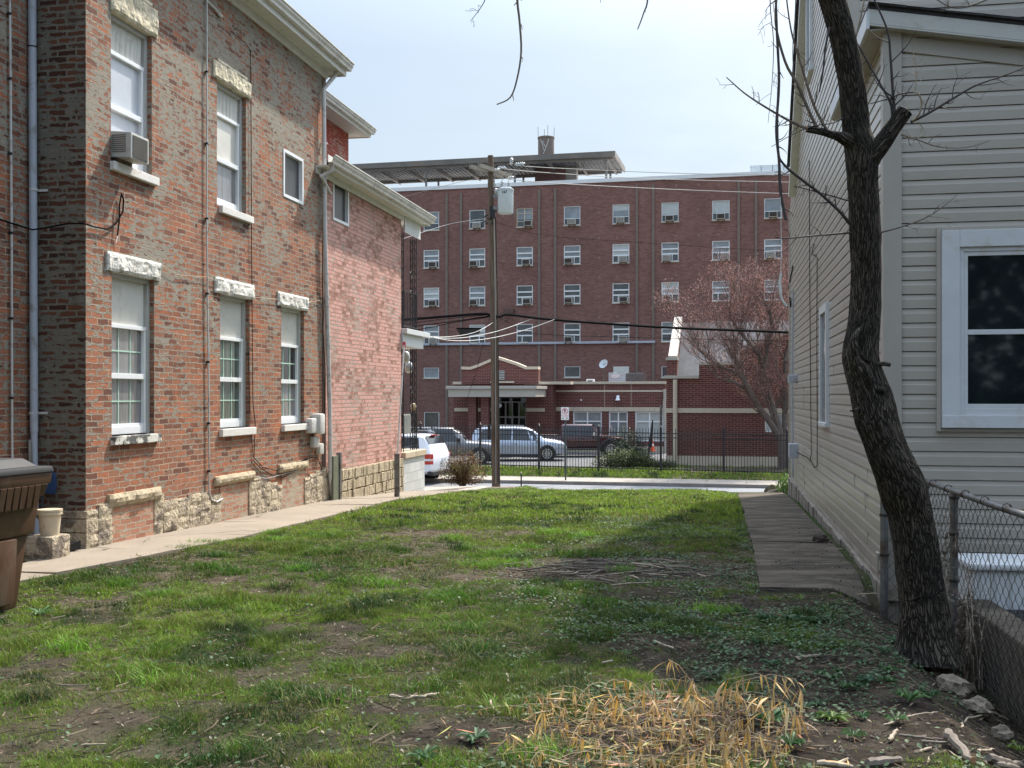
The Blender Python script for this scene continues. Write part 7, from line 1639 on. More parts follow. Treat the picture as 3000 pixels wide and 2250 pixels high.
# ================================================================ vehicles
def vehicle(name, label, cat_, loc, rz, L, st, paint, wheels, rw=.37, glass=(), tail=None, door_x=(), windscreen=None, rear_glass=None, wheel_style=10, top_split=None):
    """st: list of stations (x, z_sill, z_belt, z_top, half width at belt, half width at top); +x is the front"""
    V = thing(name, label, cat_, loc, rz)
    def ring(s):
        x, zb, zs, zt, wb, wt = s
        h = [(0, zb), (wb * .86, zb), (wb * .97, zb + .10), (wb, (zb + zs) / 2), (wb * .985, zs - .06), (wb * .95, zs), (wt, max(zs + .002, zt - .07)), (wt * .86, zt - .012), (wt * .4, zt), (0, zt + .006)]
        return [(x, y, z) for y, z in h] + [(x, -y, z) for y, z in reversed(h[1:-1])]
    vs = []; fs = []; n = len(ring(st[0]))
    for s in st: vs += ring(s)
    for i in range(len(st) - 1):
        for k in range(n): fs.append((i * n + k, (i + 1) * n + k, (i + 1) * n + (k + 1) % n, i * n + (k + 1) % n))
    fs += [tuple(range(n)), tuple(reversed(range((len(st) - 1) * n, len(st) * n)))]
    body = MB().add(vs, fs).build("body", M[paint], V, smooth=True)
    def at(x):
        for a, b in zip(st, st[1:]):
            if a[0] <= x <= b[0]:
                f = (x - a[0]) / max(1e-6, b[0] - a[0]); return [a[i] + (b[i] - a[i]) * f for i in range(6)]
        return list(st[-1] if x > st[-1][0] else st[0])
    def side(x, a, off=.008):
        s = at(x); y = s[4] * .95 + (s[5] - s[4] * .95) * a + off; zz = s[2] + (max(s[2] + .002, s[3] - .07) - s[2]) * a; return y, zz
    for (xa, xb, xc, xd) in glass:          # bottom rear, bottom front, top front, top rear
        for sg in (1, -1):
            mb = MB(); q = []
            for (x, a) in ((xa, .06), (xb, .06), (xc, .93), (xd, .93)):
                y, z = side(x, a); q.append((x, sg * y, z))
            q2 = [(x, y - sg * .03, z) for x, y, z in q]; mb.add(q + q2, [(0, 1, 2, 3), (4, 7, 6, 5), (0, 4, 5, 1), (1, 5, 6, 2), (2, 6, 7, 3), (3, 7, 4, 0)]); mb.build("side_window", M['car_glass'], V)
    for nm, w in (("windscreen", windscreen), ("rear_window", rear_glass)):
        if w:
            (x0, x1) = w; a, b = at(x0), at(x1); e = .012 if x1 > x0 else .012; mb = MB(); sgn = -1 if nm == "rear_window" else 1
            q = [(x0 + sgn * .012, -a[5] * .93, a[3] + .012), (x0 + sgn * .012, a[5] * .93, a[3] + .012), (x1 + sgn * .012, b[5] * .9, b[3] + .012), (x1 + sgn * .012, -b[5] * .9, b[3] + .012)]
            mb.add(q, [(0, 1, 2, 3)]); mb.build(nm, M['car_glass'], V, fixn=False)
    for x in wheels:
        s = at(x)
        for sg in (1, -1):
            y = sg * (s[4] + .004); Ma = Matrix.Translation((x, y, rw)) @ Matrix.Rotation(R(90), 4, 'X')
            MB().lathe([(rw * 1.17, -.02), (rw * 1.17, .02)], 28, Ma).build("wheel_arch", M['car_black'], V)
            Mw = Matrix.Translation((x, sg * (s[4] - .07), rw)) @ Matrix.Rotation(R(90), 4, 'X')
            wh = MB().lathe([(rw * .6, -.12), (rw * .93, -.12), (rw, -.09), (rw, .09), (rw * .93, .12), (rw * .6, .12)], 28, Mw).build("tyre", M['black_rubber'], V, smooth=True)
            mb = MB(); yy = sg * (s[4] + .056)
            for k in range(wheel_style):
                a = 2 * math.pi * k / wheel_style; c, sn = math.cos(a), math.sin(a); w_ = .028
                q = [(x + c * .03 - sn * w_, yy, rw + sn * .03 + c * w_), (x + c * rw * .64 - sn * w_ * .8, yy, rw + sn * rw * .64 + c * w_ * .8), (x + c * rw * .64 + sn * w_ * .8, yy, rw + sn * rw * .64 - c * w_ * .8), (x + c * .03 + sn * w_, yy, rw + sn * .03 - c * w_)]
                mb.add(q + [(a_, b_ - sg * .03, c_) for a_, b_, c_ in q], [(0, 1, 2, 3), (4, 7, 6, 5), (0, 4, 5, 1), (1, 5, 6, 2), (2, 6, 7, 3), (3, 7, 4, 0)])
            for k in range(24):
                a, b = 2 * math.pi * k / 24, 2 * math.pi * (k + 1) / 24; mb.add([(x + math.cos(t) * r, yy - sg * .005, rw + math.sin(t) * r) for t, r in ((a, rw * .60), (a, rw * .68), (b, rw * .68), (b, rw * .60))], [(0, 1, 2, 3)])
            mb.lathe([(.05, -.01), (.05, .01)], 10, Matrix.Translation((x, yy, rw)) @ Matrix.Rotation(R(90), 4, 'X')); mb.build("rim", M['rim'], V, fixn=False)
    mb = MB()
    for x in door_x:
        s = at(x)
        for sg in (1, -1): mb.box(x - .006, x + .006, sg * s[4] * .98, sg * (s[4] + .003), s[1] + .12, s[2] - .05)
    if door_x: mb.build("door_gap", M['car_black'], V)
    mb = MB()
    for x in door_x[:-1]:
        s = at(x)
        for sg in (1, -1): mb.box(x + .08, x + .28, sg * s[4] * .98, sg * (s[4] + .03), s[2] - .16, s[2] - .12)
    if door_x: mb.build("door_handle", M[paint], V)
    V["_at"] = 0; del V["_at"]
    return V, at, side
zP = -1.855
# silver three-row SUV facing right
p = W(1521, 1349, 59.0)
V, at, side = vehicle("silver_suv", "silver sport utility vehicle parked facing right behind the iron railings", "car", (p.x, 59.0, zP), R(0), 5.1,
    [(-2.56, .50, .95, 1.02, .80, .70), (-2.50, .34, 1.05, 1.42, .90, .72), (-2.38, .32, 1.08, 1.66, .93, .70), (-2.05, .30, 1.09, 1.77, .955, .71), (-1.2, .27, 1.08, 1.82, .965, .73), (-.2, .27, 1.06, 1.82, .965, .74), (.35, .27, 1.05, 1.79, .965, .74), (.75, .27, 1.05, 1.66, .965, .72), (1.10, .27, 1.04, 1.40, .96, .74), (1.42, .27, 1.03, 1.17, .96, .80), (1.9, .28, 1.00, 1.12, .955, .80), (2.25, .30, .94, 1.04, .93, .74), (2.45, .33, .84, .93, .87, .66), (2.55, .40, .72, .78, .78, .55)],
    'car_silver', (-1.55, 1.48), .39, glass=((-2.20, -1.42, -1.35, -1.95), (-1.34, -.42, -.40, -1.27), (-.36, .60, .40, -.34), (.64, 1.05, .78, .46)), door_x=(-1.36, -.38, .70), windscreen=(1.40, .62), rear_glass=(-2.40, -2.50))
for sg in (-1, 1):
    MB().add([(2.16, sg * .945, .86), (2.47, sg * .86, .80), (2.49, sg * .85, .68), (2.20, sg * .945, .70)], [(0, 1, 2, 3)]).build("headlight", M['lamp_clear'], V, fixn=False)
    MB().box(.86, 1.02, sg * .98, sg * 1.16, 1.03, 1.17).tube([(.92, sg * .95, 1.06), (.92, sg * 1.0, 1.08)], .02, 5).build("wing_mirror", M['car_silver'], V, bevel=.03)
    MB().add([(-2.53, sg * .86, 1.12), (-2.36, sg * .945, 1.12), (-2.36, sg * .945, .92), (-2.54, sg * .86, .95)], [(0, 1, 2, 3)]).build("tail_lamp", M['tail_red'], V, fixn=False)
    MB().tube([(-2.0, sg * .66, 1.83), (-.9, sg * .68, 1.87), (.25, sg * .69, 1.84)], .018, 5).build("roof_rail", M['steel'], V)
MB().box(-1.9, 1.9, -.95, .95, .20, .34).build("sill_trim", M['car_black'], V, bevel=.02)
MB().box(2.50, 2.57, -.45, .45, .48, .74).build("front_grille", M['car_black'], V, bevel=.02)
# maroon four-door pickup, boxy with flared arches
p = W(1695, 1338, 62.6)
V, at, side = vehicle("maroon_pickup", "dark maroon boxy pickup truck parked facing right in front of the entrance wing", "pickup truck", (p.x, 62.6, zP), R(0), 5.5,
    [(-2.75, .62, 1.14, 1.15, .84, .80), (-2.70, .50, 1.18, 1.20, .88, .84), (-1.05, .48, 1.18, 1.20, .88, .84), (-1.03, .48, 1.18, 1.78, .88, .66), (-.92, .48, 1.18, 1.86, .88, .68), (.72, .48, 1.18, 1.86, .88, .68), (.98, .48, 1.17, 1.62, .88, .66), (1.16, .48, 1.16, 1.24, .87, .72), (2.2, .50, 1.08, 1.18, .80, .68), (2.52, .52, 1.02, 1.12, .76, .62), (2.60, .60, .95, 1.02, .70, .56)],
    'car_maroon', (-1.75, 1.78), .43, glass=((-.90, -.06, -.08, -.86), (.04, .84, .66, .02)), door_x=(-.95, .0, .98), windscreen=(1.14, .78))
for sg in (-1, 1):
    for x in (-1.75, 1.78):
        mb = MB(); P_ = [(x + .62 * math.cos(a), sg * .93, .43 + .58 * math.sin(a)) for a in np.linspace(.1, math.pi - .1, 12)]; mb.tube(P_, .055, 6); mb.build("fender_flare", M['car_black' if x > 0 else 'car_maroon'], V, smooth=True)
    MB().box(.72, .86, sg * .95, sg * 1.12, 1.20, 1.38).build("wing_mirror", M['ac_white'], V, bevel=.02)
    MB().box(-1.2, 1.2, sg * .86, sg * .94, .40, .47).build("side_step", M['car_black'], V, bevel=.01)
MB().box(2.60, 2.82, -.75, .75, .50, .70).build("front_bumper", M['car_black'], V, bevel=.03); MB().box(-2.65, -1.1, -.80, .80, 1.19, 1.235).build("bed_cover", M['car_black'], V, bevel=.01)
# grey pickup with a cap over its bed
p = W(1335, 1352, 55.5)
V, at, side = vehicle("grey_pickup", "grey pickup truck with a dark bed cap behind the white and silver cars", "pickup truck", (p.x - .5, 56.0, zP), R(-2), 5.6,
    [(-2.85, .55, 1.10, 1.78, .90, .70), (-2.75, .45, 1.12, 1.86, .94, .72), (-.75, .42, 1.12, 1.88, .94, .72), (-.72, .42, 1.12, 1.80, .94, .70), (-.60, .42, 1.12, 1.86, .94, .70), (.35, .42, 1.12, 1.86, .94, .70), (.72, .42, 1.10, 1.62, .94, .69), (1.08, .42, 1.09, 1.20, .93, .76), (2.2, .44, 1.02, 1.12, .92, .74), (2.62, .48, .92, 1.02, .86, .66), (2.70, .55, .8, .88, .78, .6)],
    'car_grey', (-1.85, 1.75), .40, glass=((-2.70, -.90, -.90, -2.66), (-.52, .74, .38, -.50)), door_x=(-.66, .60), windscreen=(1.05, .42))
for sg in (-1, 1): MB().box(.62, .80, sg * .98, sg * 1.18, 1.12, 1.34).build("wing_mirror", M['car_black'], V, bevel=.03)
MB().add([(-.85, -.955, 1.13), (-.62, -.955, 1.13), (-.66, -.74, 1.80), (-.85, -.74, 1.80)], [(0, 1, 2, 3)]).build("cab_pillar", M['car_silver'], V, fixn=False)
# white SUV at the kerb: seen from its side and rear, heading left
p = W(1183, 1409, 43.2)
V, at, side = vehicle("white_suv", "white sport utility vehicle at the far kerb beyond the porch, rear end to the right", "car", (p.x - .95, 44.0, -1.85), R(180 - 21), 5.2,
    [(-2.62, .62, 1.05, 1.10, .86, .80), (-2.58, .48, 1.14, 1.16, .96, .84), (-2.46, .42, 1.18, 1.55, .99, .80), (-2.22, .40, 1.20, 1.90, 1.0, .80), (-1.9, .38, 1.20, 1.95, 1.0, .81), (-.6, .36, 1.18, 1.97, 1.0, .82), (.5, .36, 1.16, 1.94, 1.0, .81), (.95, .36, 1.15, 1.72, 1.0, .80), (1.35, .36, 1.12, 1.26, .99, .84), (2.2, .38, 1.06, 1.16, .98, .82), (2.58, .42, .95, 1.02, .92, .72), (2.66, .5, .8, .86, .86, .65)],
    'car_white', (-1.62, 1.62), .40, glass=((-2.12, -1.22, -1.22, -2.02), (-1.12, -.12, -.12, -1.12), (-.04, .98, .70, -.04)), door_x=(-1.17, -.08, .95), windscreen=(1.32, .70), rear_glass=(-2.44, -2.24))
MB().add([(-2.535, -.76, 1.24), (-2.535, .76, 1.24), (-2.27, .70, 1.86), (-2.27, -.70, 1.86)], [(0, 1, 2, 3)]).add([(-2.50, -.76, 1.22), (-2.50, .76, 1.22), (-2.20, .70, 1.84), (-2.20, -.70, 1.84)], [(0, 1, 2, 3)]).build("rear_window", M['car_glass'], V, fixn=False)
for sg in (-1, 1):
    for nm, mt, za, zb_, e_ in (("tail_lamp", 'tail_red', .80, 1.20, .016), ("reversing_lamp", 'lamp_clear', .93, 1.02, .022)):
        mb = MB(); X_ = (-2.30, -2.40, -2.47, -2.53, -2.585)
        for a_, b_ in zip(X_, X_[1:]): ya_, yb_ = at(a_)[4] + e_, at(b_)[4] + e_; mb.add([(a_, sg * ya_, za), (b_, sg * yb_, za), (b_, sg * yb_ * .985, zb_), (a_, sg * ya_ * .985, zb_)], [(0, 1, 2, 3)])
        mb.add([(-2.585, sg * (at(-2.585)[4] + e_), za), (-2.645, sg * .80, za), (-2.645, sg * .80, zb_), (-2.585, sg * (at(-2.585)[4] + e_) * .985, zb_)], [(0, 1, 2, 3)]); mb.build(nm, M[mt], V, fixn=False)
    MB().tube([(-2.0, sg * .72, 1.97), (-1.7, sg * .73, 2.05), (.2, sg * .74, 2.05), (.5, sg * .73, 1.97)], .02, 5).build("roof_rail", M['steel'], V)
MB().box(-2.36, -2.25, -.22, .22, 1.885, 1.925).build("brake_light", M['tail_red'], V); MB().box(-2.70, -2.45, -.95, .95, .36, .52).build("rear_bumper", M['car_black'], V, bevel=.03)
MB().box(-2.69, -2.64, -.26, .02, .86, 1.0).build("number_plate", M['porcelain'], V)
# small white lettering strips on the rear side glass and tailgate glass (too small to read in the photograph)
for sg in (-1, 1):
    mb = MB(); rr = random.Random(3)
    for (xa, xb, a, h_) in ((-1.95, -1.55, .28, .05), (-1.95, -1.60, .16, .04), (-1.98, -1.58, .06, .03), (-1.42, -1.30, .26, .06), (-1.45, -1.28, .12, .06)):
        x = xa
        while x < xb: e = x + rr.uniform(.02, .05); y0, z0 = side(x, a, .013); y1, z1 = side(e, a + h_ * 1.1, .013); mb.add([(x, sg * y0, z0), (e, sg * y0, z0), (e, sg * y1, z1), (x, sg * y1, z1)], [(0, 1, 2, 3)]); x = e + .012
    mb.build("window_lettering", M['sign_white'], V, fixn=False)
mb = MB(); f = lambda y, z: (-2.545 + (z - 1.24) * .43 - .012, y, z)
P_ = [f(.1, 1.66), f(.22, 1.70), f(.28, 1.62), f(.22, 1.52), f(.10, 1.55)]; mb.tube(P_, .014, 4); mb.tube([f(.0, 1.60), f(-.1, 1.66), f(-.2, 1.58), f(-.34, 1.64)], .014, 4); mb.tube([f(.25, 1.34), f(.5, 1.34)], .012, 4)
mb.build("window_lettering", M['sign_white'], V)
# orange traffic cone
p = W(1911, 1322, 60); CN = thing("traffic_cone", "small orange traffic cone behind the green bushes by the wing", "traffic cone", (p.x, 60, max(p.z, -1.9) + .0))
Mi = Matrix.Identity(4); MB().box(-.18, .18, -.18, .18, 0, .03).lathe([(.13, .03), (.10, .25), (.09, .30)], 16, Mi).lathe([(.06, .42), (.03, .70)], 16, Mi).build("cone_body", M['cone_orange'], CN, smooth=True)
MB().lathe([(.091, .30), (.061, .42)], 16, Mi).build("white_collar", M['sign_white'], CN, smooth=True)
p = W(1906, 1318, 58.5); UB = thing("folded_umbrella", "dark folded patio umbrella leaning behind the railings by the wing", "umbrella", (p.x, 58.5, -1.88))
MB().tube([(-.15, 0, .2), (.0, 0, 1.0), (.12, .05, 2.2)], [.03, .11, .03], 8).tube([(-.16, 0, 0), (-.15, 0, .25)], .02, 6).build("canopy", M['black_rubber'], UB, smooth=True)
p = W(1936, 1318, 58.5); PT = thing("steel_post", "plain dark steel post rising above the railings beside the folded umbrella", "post", (p.x, 58.5, -1.88))
MB().tube([(0, 0, 0), (0, 0, 2.9)], .06, 8).lathe([(.07, 2.9), (.04, 3.0)], 8, Mi).build("shaft", M['steel'], PT, smooth=True)

# ================================================================ shrubs
def bush(name, label, cat_, c, rx, ry, rz_, nl, size, cols, group=None, stems=14, shape=1.0, mat='leafcol', tilt=(-.6, 1.0), sd=0, ar=.6):
    T = thing(name, label, cat_, c, 0, group); r2 = np.random.default_rng(sd + 5)
    u = r2.uniform(0, 1, nl) ** .45; th = r2.uniform(0, 2 * np.pi, nl); ph = np.arccos(r2.uniform(-.15, 1, nl))
    lob = .72 + .5 * vnoise(th * 1.6 + 3, ph * 2.5, 1.4, sd)
    x = rx * u * lob * np.sin(ph) * np.cos(th); y = ry * u * lob * np.sin(ph) * np.sin(th); z = rz_ * (.08 + shape * u * lob * np.clip(np.cos(ph) + .12, 0, 2))
    cc = np.array(cols[0]) + r2.uniform(0, 1, (nl, 1)) * (np.array(cols[1]) - np.array(cols[0])); kk = vnoise(x * 5, y * 5 + z * 5, 1, sd + 2)[:, None]; cc = cc * (.6 + .8 * kk)
    v, f, c_ = leaves(x, y, z, r2.uniform(.6, 1.3, nl) * size, tilt, cc, ar); npmesh("foliage", v, f, M[mat], T, colors=c_)
    mb = MB(); q = random.Random(sd)
    for k in range(stems):
        a = q.uniform(0, 6.28); e = q.uniform(.3, .85); p1 = Vector((rx * e * math.cos(a), ry * e * math.sin(a), rz_ * q.uniform(.5, 1)))
        mb.tube([Vector((math.cos(a) * .05, math.sin(a) * .05, -.1)), p1 * .45 + Vector((0, 0, .12 * rz_)), p1], [.014, .009, .004], 5)
    mb.build("stems", M['twig_dark'], T, smooth=True); return T
p = W(1355, 1424, 31.5)
bush("brown_shrub", "bronze-leaved shrub at the end of the lawn left of the utility pole", "shrub", (p.x, 31.5, p.z), .62, .55, .86, 5200, .06, ((.10, .045, .02), (.20, .125, .045)), sd=1, stems=30, tilt=(-.5, 1.2))
p = W(1843, 1345, 51.5)
bush("green_bush", "rounded dark green conical bush behind the railings", "shrub", (p.x, 51.5, -1.75), 1.0, .9, 1.55, 6500, .09, ((.012, .032, .016), (.030, .070, .030)), sd=2)
p = W(1850, 1370, 48.6)
bush("juniper_bush", "low sprawling yellow-green juniper behind the railings", "shrub", (p.x - .15, 48.6, -1.62), 1.75, .8, .72, 8000, .09, ((.035, .060, .016), (.13, .155, .04)), sd=3, shape=1.0)
p = W(1965, 1375, 48.2)
bush("juniper_bush", "small low juniper right of the sprawling one, at the drainpipe", "shrub", (p.x - .25, 48.0, -1.62), .6, .5, .40, 1600, .07, ((.03, .05, .015), (.09, .11, .03)), sd=4)
# leafy weeds at the far end of the right path and rubble there
p = W(2305, 1445, 21.5); bush("weed_clump", "spiky green weeds at the far corner of the siding house", "weed", (p.x, 21.5, float(gz0(p.x, 21.5))), .22, .3, .35, 500, .10, ((.04, .09, .02), (.12, .2, .05)), sd=6, stems=4, tilt=(.4, 1.4), ar=.2)
p = W(2310, 1425, 22.5)
def rock2(x, y, z, s, label, mat='rock'):
    bm = bmesh.new(); bmesh.ops.create_icosphere(bm, subdivisions=3, radius=1)
    for v in bm.verts: c = v.co.copy(); k = 1 + .6 * (vnoise(c.x * 2 + x, c.y * 2 + c.z * 1.7, 1.1, 5) - .5); v.co = Vector((c.x * s * 1.2, c.y * s, c.z * s * .8)) * float(k)
    me = bpy.data.meshes.new("rock"); bm.to_mesh(me); bm.free(); me.materials.append(M[mat]); o = bpy.data.objects.new("rock", me); COL.objects.link(o); o.location = (x, y, z); return tag(o, label, "rock", "loose stones by the walls")
rock2(5.4, 22.2, -.38, .22, "pale lump of stone at the far corner of the siding house", 'rock')
x, y = FL.world(.35, yQ + .2); rock2(x, y, -.62, .17, "round pale stone at the foot of the porch step", 'rubble')

# ================================================================ bare reddish tree across the street
BT = thing("budding_tree", "bare dark tree with a haze of reddish buds before the gabled wing", "tree", ((2300 - CX) / FOC * 46.6, 46.6, -1.6)); Bo = Vector(BT.location)
BP = lambda a, b, dt=0: W(a, b, 46.6 + dt) - Bo
tips = []; mbT = MB(); mbB = MB(); q = random.Random(21)
mbT.tube([BP(2304, 1392), BP(2300, 1350), BP(2297, 1310), BP(2290, 1270)], [.36, .30, .27, .22], 12)
def grow(p, d, L, r, lev):
    n = 4; pts = [p]; dd = d.copy()
    for i in range(n):
        dd = (dd + Vector((q.uniform(-.22, .22), q.uniform(-.22, .22), q.uniform(-.10, .20)))).normalized(); pts.append(pts[-1] + dd * L / n)
    r2 = max(.005, r * .55); (mbT if lev > 4 else mbB).tube(pts, [r + (r2 - r) * i / n for i in range(n + 1)], 7 if lev > 4 else (4 if lev > 2 else 3), cap=False)
    if lev <= 2: tips.extend(pts[1:])
    if lev == 0: return
    for k in range(3 if lev > 1 else 3):
        i = q.randint(1, n); base = pts[i] if k else pts[-1]
        s = Vector((q.uniform(-1, 1), q.uniform(-.9, .9), q.uniform(-.35, .9))); nd = (dd * .75 + s * (.75 if k else .35)).normalized()
        grow(base, nd, L * q.uniform(.62, .82), r2 * (1 if k == 0 else .8), lev - 1)
mains = [([(2294, 1300), (2262, 1245), (2225, 1195), (2195, 1140), (2165, 1095)], .16, -.3), ([(2292, 1290), (2272, 1225), (2254, 1160), (2238, 1090), (2225, 1040)], .17, .2), ([(2300, 1300), (2300, 1220), (2302, 1140), (2300, 1060)], .15, .6),
         ([(2165, 1095), (2120, 1078), (2080, 1055), (2050, 1025)], .09, -.5), ([(2225, 1040), (2200, 1010), (2170, 975), (2140, 930)], .09, .1), ([(2238, 1090), (2250, 1020), (2262, 960), (2255, 900)], .09, .3), ([(2195, 1140), (2150, 1120), (2100, 1105)], .07, -.8), ([(2165, 1095), (2150, 1040), (2160, 985)], .07, .2), ([(2300, 1060), (2320, 1000), (2335, 940)], .09, .6)]
for pts, r, dt in mains:
    P_ = [BP(a, b, dt * (i / (len(pts) - 1))) for i, (a, b) in enumerate(pts)]; mbT.tube(P_, [r * (1 - .45 * i / (len(P_) - 1)) for i in range(len(P_))], 8)
    for i in range(1, len(P_)):
        d_ = (P_[i] - P_[i - 1]).normalized()
        for k in range(2 if i < len(P_) - 1 else 3):
            s = Vector((q.uniform(-1, .7), q.uniform(-1, 1), q.uniform(-.2, 1))); grow(P_[i], (d_ * .6 + s * .7).normalized(), q.uniform(.85, 1.2), r * .34, 4)
mbT.build("trunk", M['bg_bark'], BT, smooth=True, fixn=False); mbB.build("branches", M['bg_bark'], BT, fixn=False)
tp = np.array([tuple(t) for t in tips]); r3 = np.random.default_rng(3); tp = tp[r3.integers(0, len(tp), 30000)] + r3.normal(0, .10, (30000, 3)); n = len(tp)
cc = np.array([.28, .145, .125]) + r3.uniform(0, 1, (n, 1)) * np.array([.22, .12, .10])
v, f, c = leaves(tp[:, 0], tp[:, 1], tp[:, 2], r3.uniform(.04, .085, n), (-1.4, 1.4), cc, .4); npmesh("bud_haze", v, f, M['leafcol'], BT, colors=c)
# mulch bed under it
mb = MB(); P = lambda x, y, z: (*FS.world(x, y), z)
v = []; f = []; nx, ny = 60, 8
for j in range(ny + 1):
    for i in range(nx + 1):
        u = 5.6 + 9 * i / nx; s = 3.6 + 3.6 * j / ny; e = min(i, nx - i, 3) / 3 * min(j, ny - j, 2) / 2; v.append(P(u, s, -1.62 + .10 * e * (.5 + float(vnoise(u, s, 3, 6)))))
for j in range(ny):
    for i in range(nx): a = j * (nx + 1) + i; f.append((a, a + 1, a + nx + 2, a + nx + 1))
tag(mb.add(v, f).build("mulch_bed", M['mulch'], None, smooth=True), "dark mulch bed along the gabled wing", "mulch", kind='stuff')

# ================================================================ dry straw-coloured clump in the foreground
DC = thing("dry_bamboo_clump", "heap of dry yellow bamboo leaves and arching stems at the bottom centre-right", "dead plant", (.72, 5.15, 0)); Do = Vector((.72, 5.15, 0))
q = random.Random(31); r4 = np.random.default_rng(9); mb = MB(); LV = []; LC = []
def hang(px_, py_, t):  return W(px_, py_, t) - Do
def leafstrip(p, d, L, w, droop, col):
    """a long narrow folded leaf, drooping and slightly twisted"""
    k = len(LV) * 0; pts = []; dd = Vector(d).normalized(); pos = Vector(p); sd = dd.cross(Vector((0, 0, 1)));
    if sd.length < .1: sd = Vector((1, 0, 0))
    sd.normalize(); tw = q.uniform(-.9, .9); prof = (.25, .85, 1, .8, .42, .04); out = []
    for i, ww in enumerate(prof):
        s2 = (sd * math.cos(tw * i * .35) + dd.cross(sd) * math.sin(tw * i * .35)).normalized()
        out += [pos - s2 * w * ww / 2, pos + s2 * w * ww / 2]; dd = (dd + Vector((q.uniform(-.12, .12), q.uniform(-.12, .12), -droop * .13))).normalized(); pos = pos + dd * L / 5
    LV.append(out); LC.append(col)
def scol():
    b = q.choice([(.50, .33, .13), (.60, .41, .17), (.44, .30, .14), (.62, .47, .26), (.60, .36, .09), (.32, .23, .14), (.62, .44, .18), (.26, .19, .12)]); k = q.uniform(.9, 1.35); return tuple(x * k for x in b)
stems_ = []
for i in range(120):
    px0 = q.uniform(1540, 2240); tt = q.uniform(4.55, 5.75); e = (px0 - 1500) / 860
    x0 = (px0 - CX) / FOC * tt; z0 = float(gz0(x0, tt))
    ht = q.uniform(.04, .14) * (1.0 + .55 * math.exp(-((px0 - 2080) / 170) ** 2)) ; ang = q.uniform(-3.14, 3.14); Ls = q.uniform(.15, .40)
    p0 = Vector((x0, tt, z0)) - Do; p1 = p0 + Vector((math.cos(ang) * Ls * .4, math.sin(ang) * Ls * .3, ht)); p2 = p0 + Vector((math.cos(ang) * Ls, math.sin(ang) * Ls * .7, ht * .5))
    Q_ = [p0.lerp(p1, s / 4).lerp(p1.lerp(p2, s / 4), s / 4) for s in range(5)]; mb.tube(Q_, [.0017, .0016, .0014, .0012, .001], 4); stems_.append(Q_)
    for k in range(q.randint(6, 12)):
        j = q.randint(1, 4); a = q.uniform(0, 6.28); leafstrip(Q_[j], (math.cos(a) * .35, math.sin(a) * .35, q.uniform(-1.6, -.4)), q.uniform(.06, .14), q.uniform(.005, .012), q.uniform(.4, 2.4), scol())
# the taller arching wisps that stand out above the heap
for pts, tt in (([(1905, 2070), (1990, 1990), (1935, 1880), (1900, 1835), (1958, 1938), (1960, 1940)][:1] + [(2060, 2150), (2050, 2030), (1990, 1950), (1958, 1932)], 5.3), ([(2080, 2140), (2100, 2060), (2150, 2000), (2260, 1975), (2330, 1990), (2355, 2040)], 5.25), ([(2040, 2160), (2060, 2080), (2130, 1990), (2220, 1972), (2300, 2010), (2330, 2080)], 5.4),
                ([(1880, 2180), (1830, 2080), (1800, 2020), (1770, 2015)], 5.2), ([(2000, 2180), (1960, 2100), (1900, 2040), (1850, 2000), (1830, 1990)], 5.1), ([(2140, 2130), (2180, 2060), (2230, 2040), (2290, 2050), (2320, 2085)], 5.1), ([(1960, 2190), (2000, 2090), (2030, 2020), (2030, 1990)], 5.2), ([(1700, 2200), (1660, 2120), (1620, 2080), (1570, 2090)], 5.0),
                ([(2180, 2150), (2230, 2090), (2290, 2070), (2340, 2100), (2370, 2150)], 4.95), ([(1560, 2230), (1520, 2180), (1495, 2150), (1480, 2160)], 4.9)):
    Q_ = [hang(a, b, tt) for a, b in pts[1:] or pts]; mb.tube(Q_, .0018, 5)
    for j in range(1, len(Q_)):
        for k in range(q.randint(3, 7)):
            a = q.uniform(0, 6.28); pp = Q_[j].lerp(Q_[j - 1], q.random()); leafstrip(pp, (math.cos(a) * .4, math.sin(a) * .3, q.uniform(-1.0, .1)), q.uniform(.07, .15), q.uniform(.008, .014), q.uniform(.5, 2.4), scol())
# loose leaves on the soil under it
for i in range(900):
    px0 = q.gauss(1930, 210); tt = q.uniform(4.5, 5.7); x0 = (px0 - CX) / FOC * tt; a = q.uniform(0, 6.28)
    leafstrip(Vector((x0, tt, float(gz0(x0, tt)) + q.uniform(.012, .06))) - Do, (math.cos(a), math.sin(a), q.uniform(-.1, .2)), q.uniform(.05, .14), q.choice((.0025, .003, .004, .009)), q.uniform(0, .3), tuple(v_ * q.uniform(.55, 1) for v_ in scol()))
mb.build("stems", M['handle_wood'], DC, smooth=True, fixn=False)
va = np.array([[tuple(p) for p in o] for o in LV]).reshape(-1, 3); m = len(LV); k = np.arange(m)[:, None, None] * 12 + np.arange(5)[None, :, None] * 2; fa_ = (k + np.array([0, 1, 3, 2])[None, None, :]).reshape(-1, 4)
npmesh("leaves", va, fa_, M['strawcol'], DC, colors=np.repeat(np.array(LC), 12, axis=0))

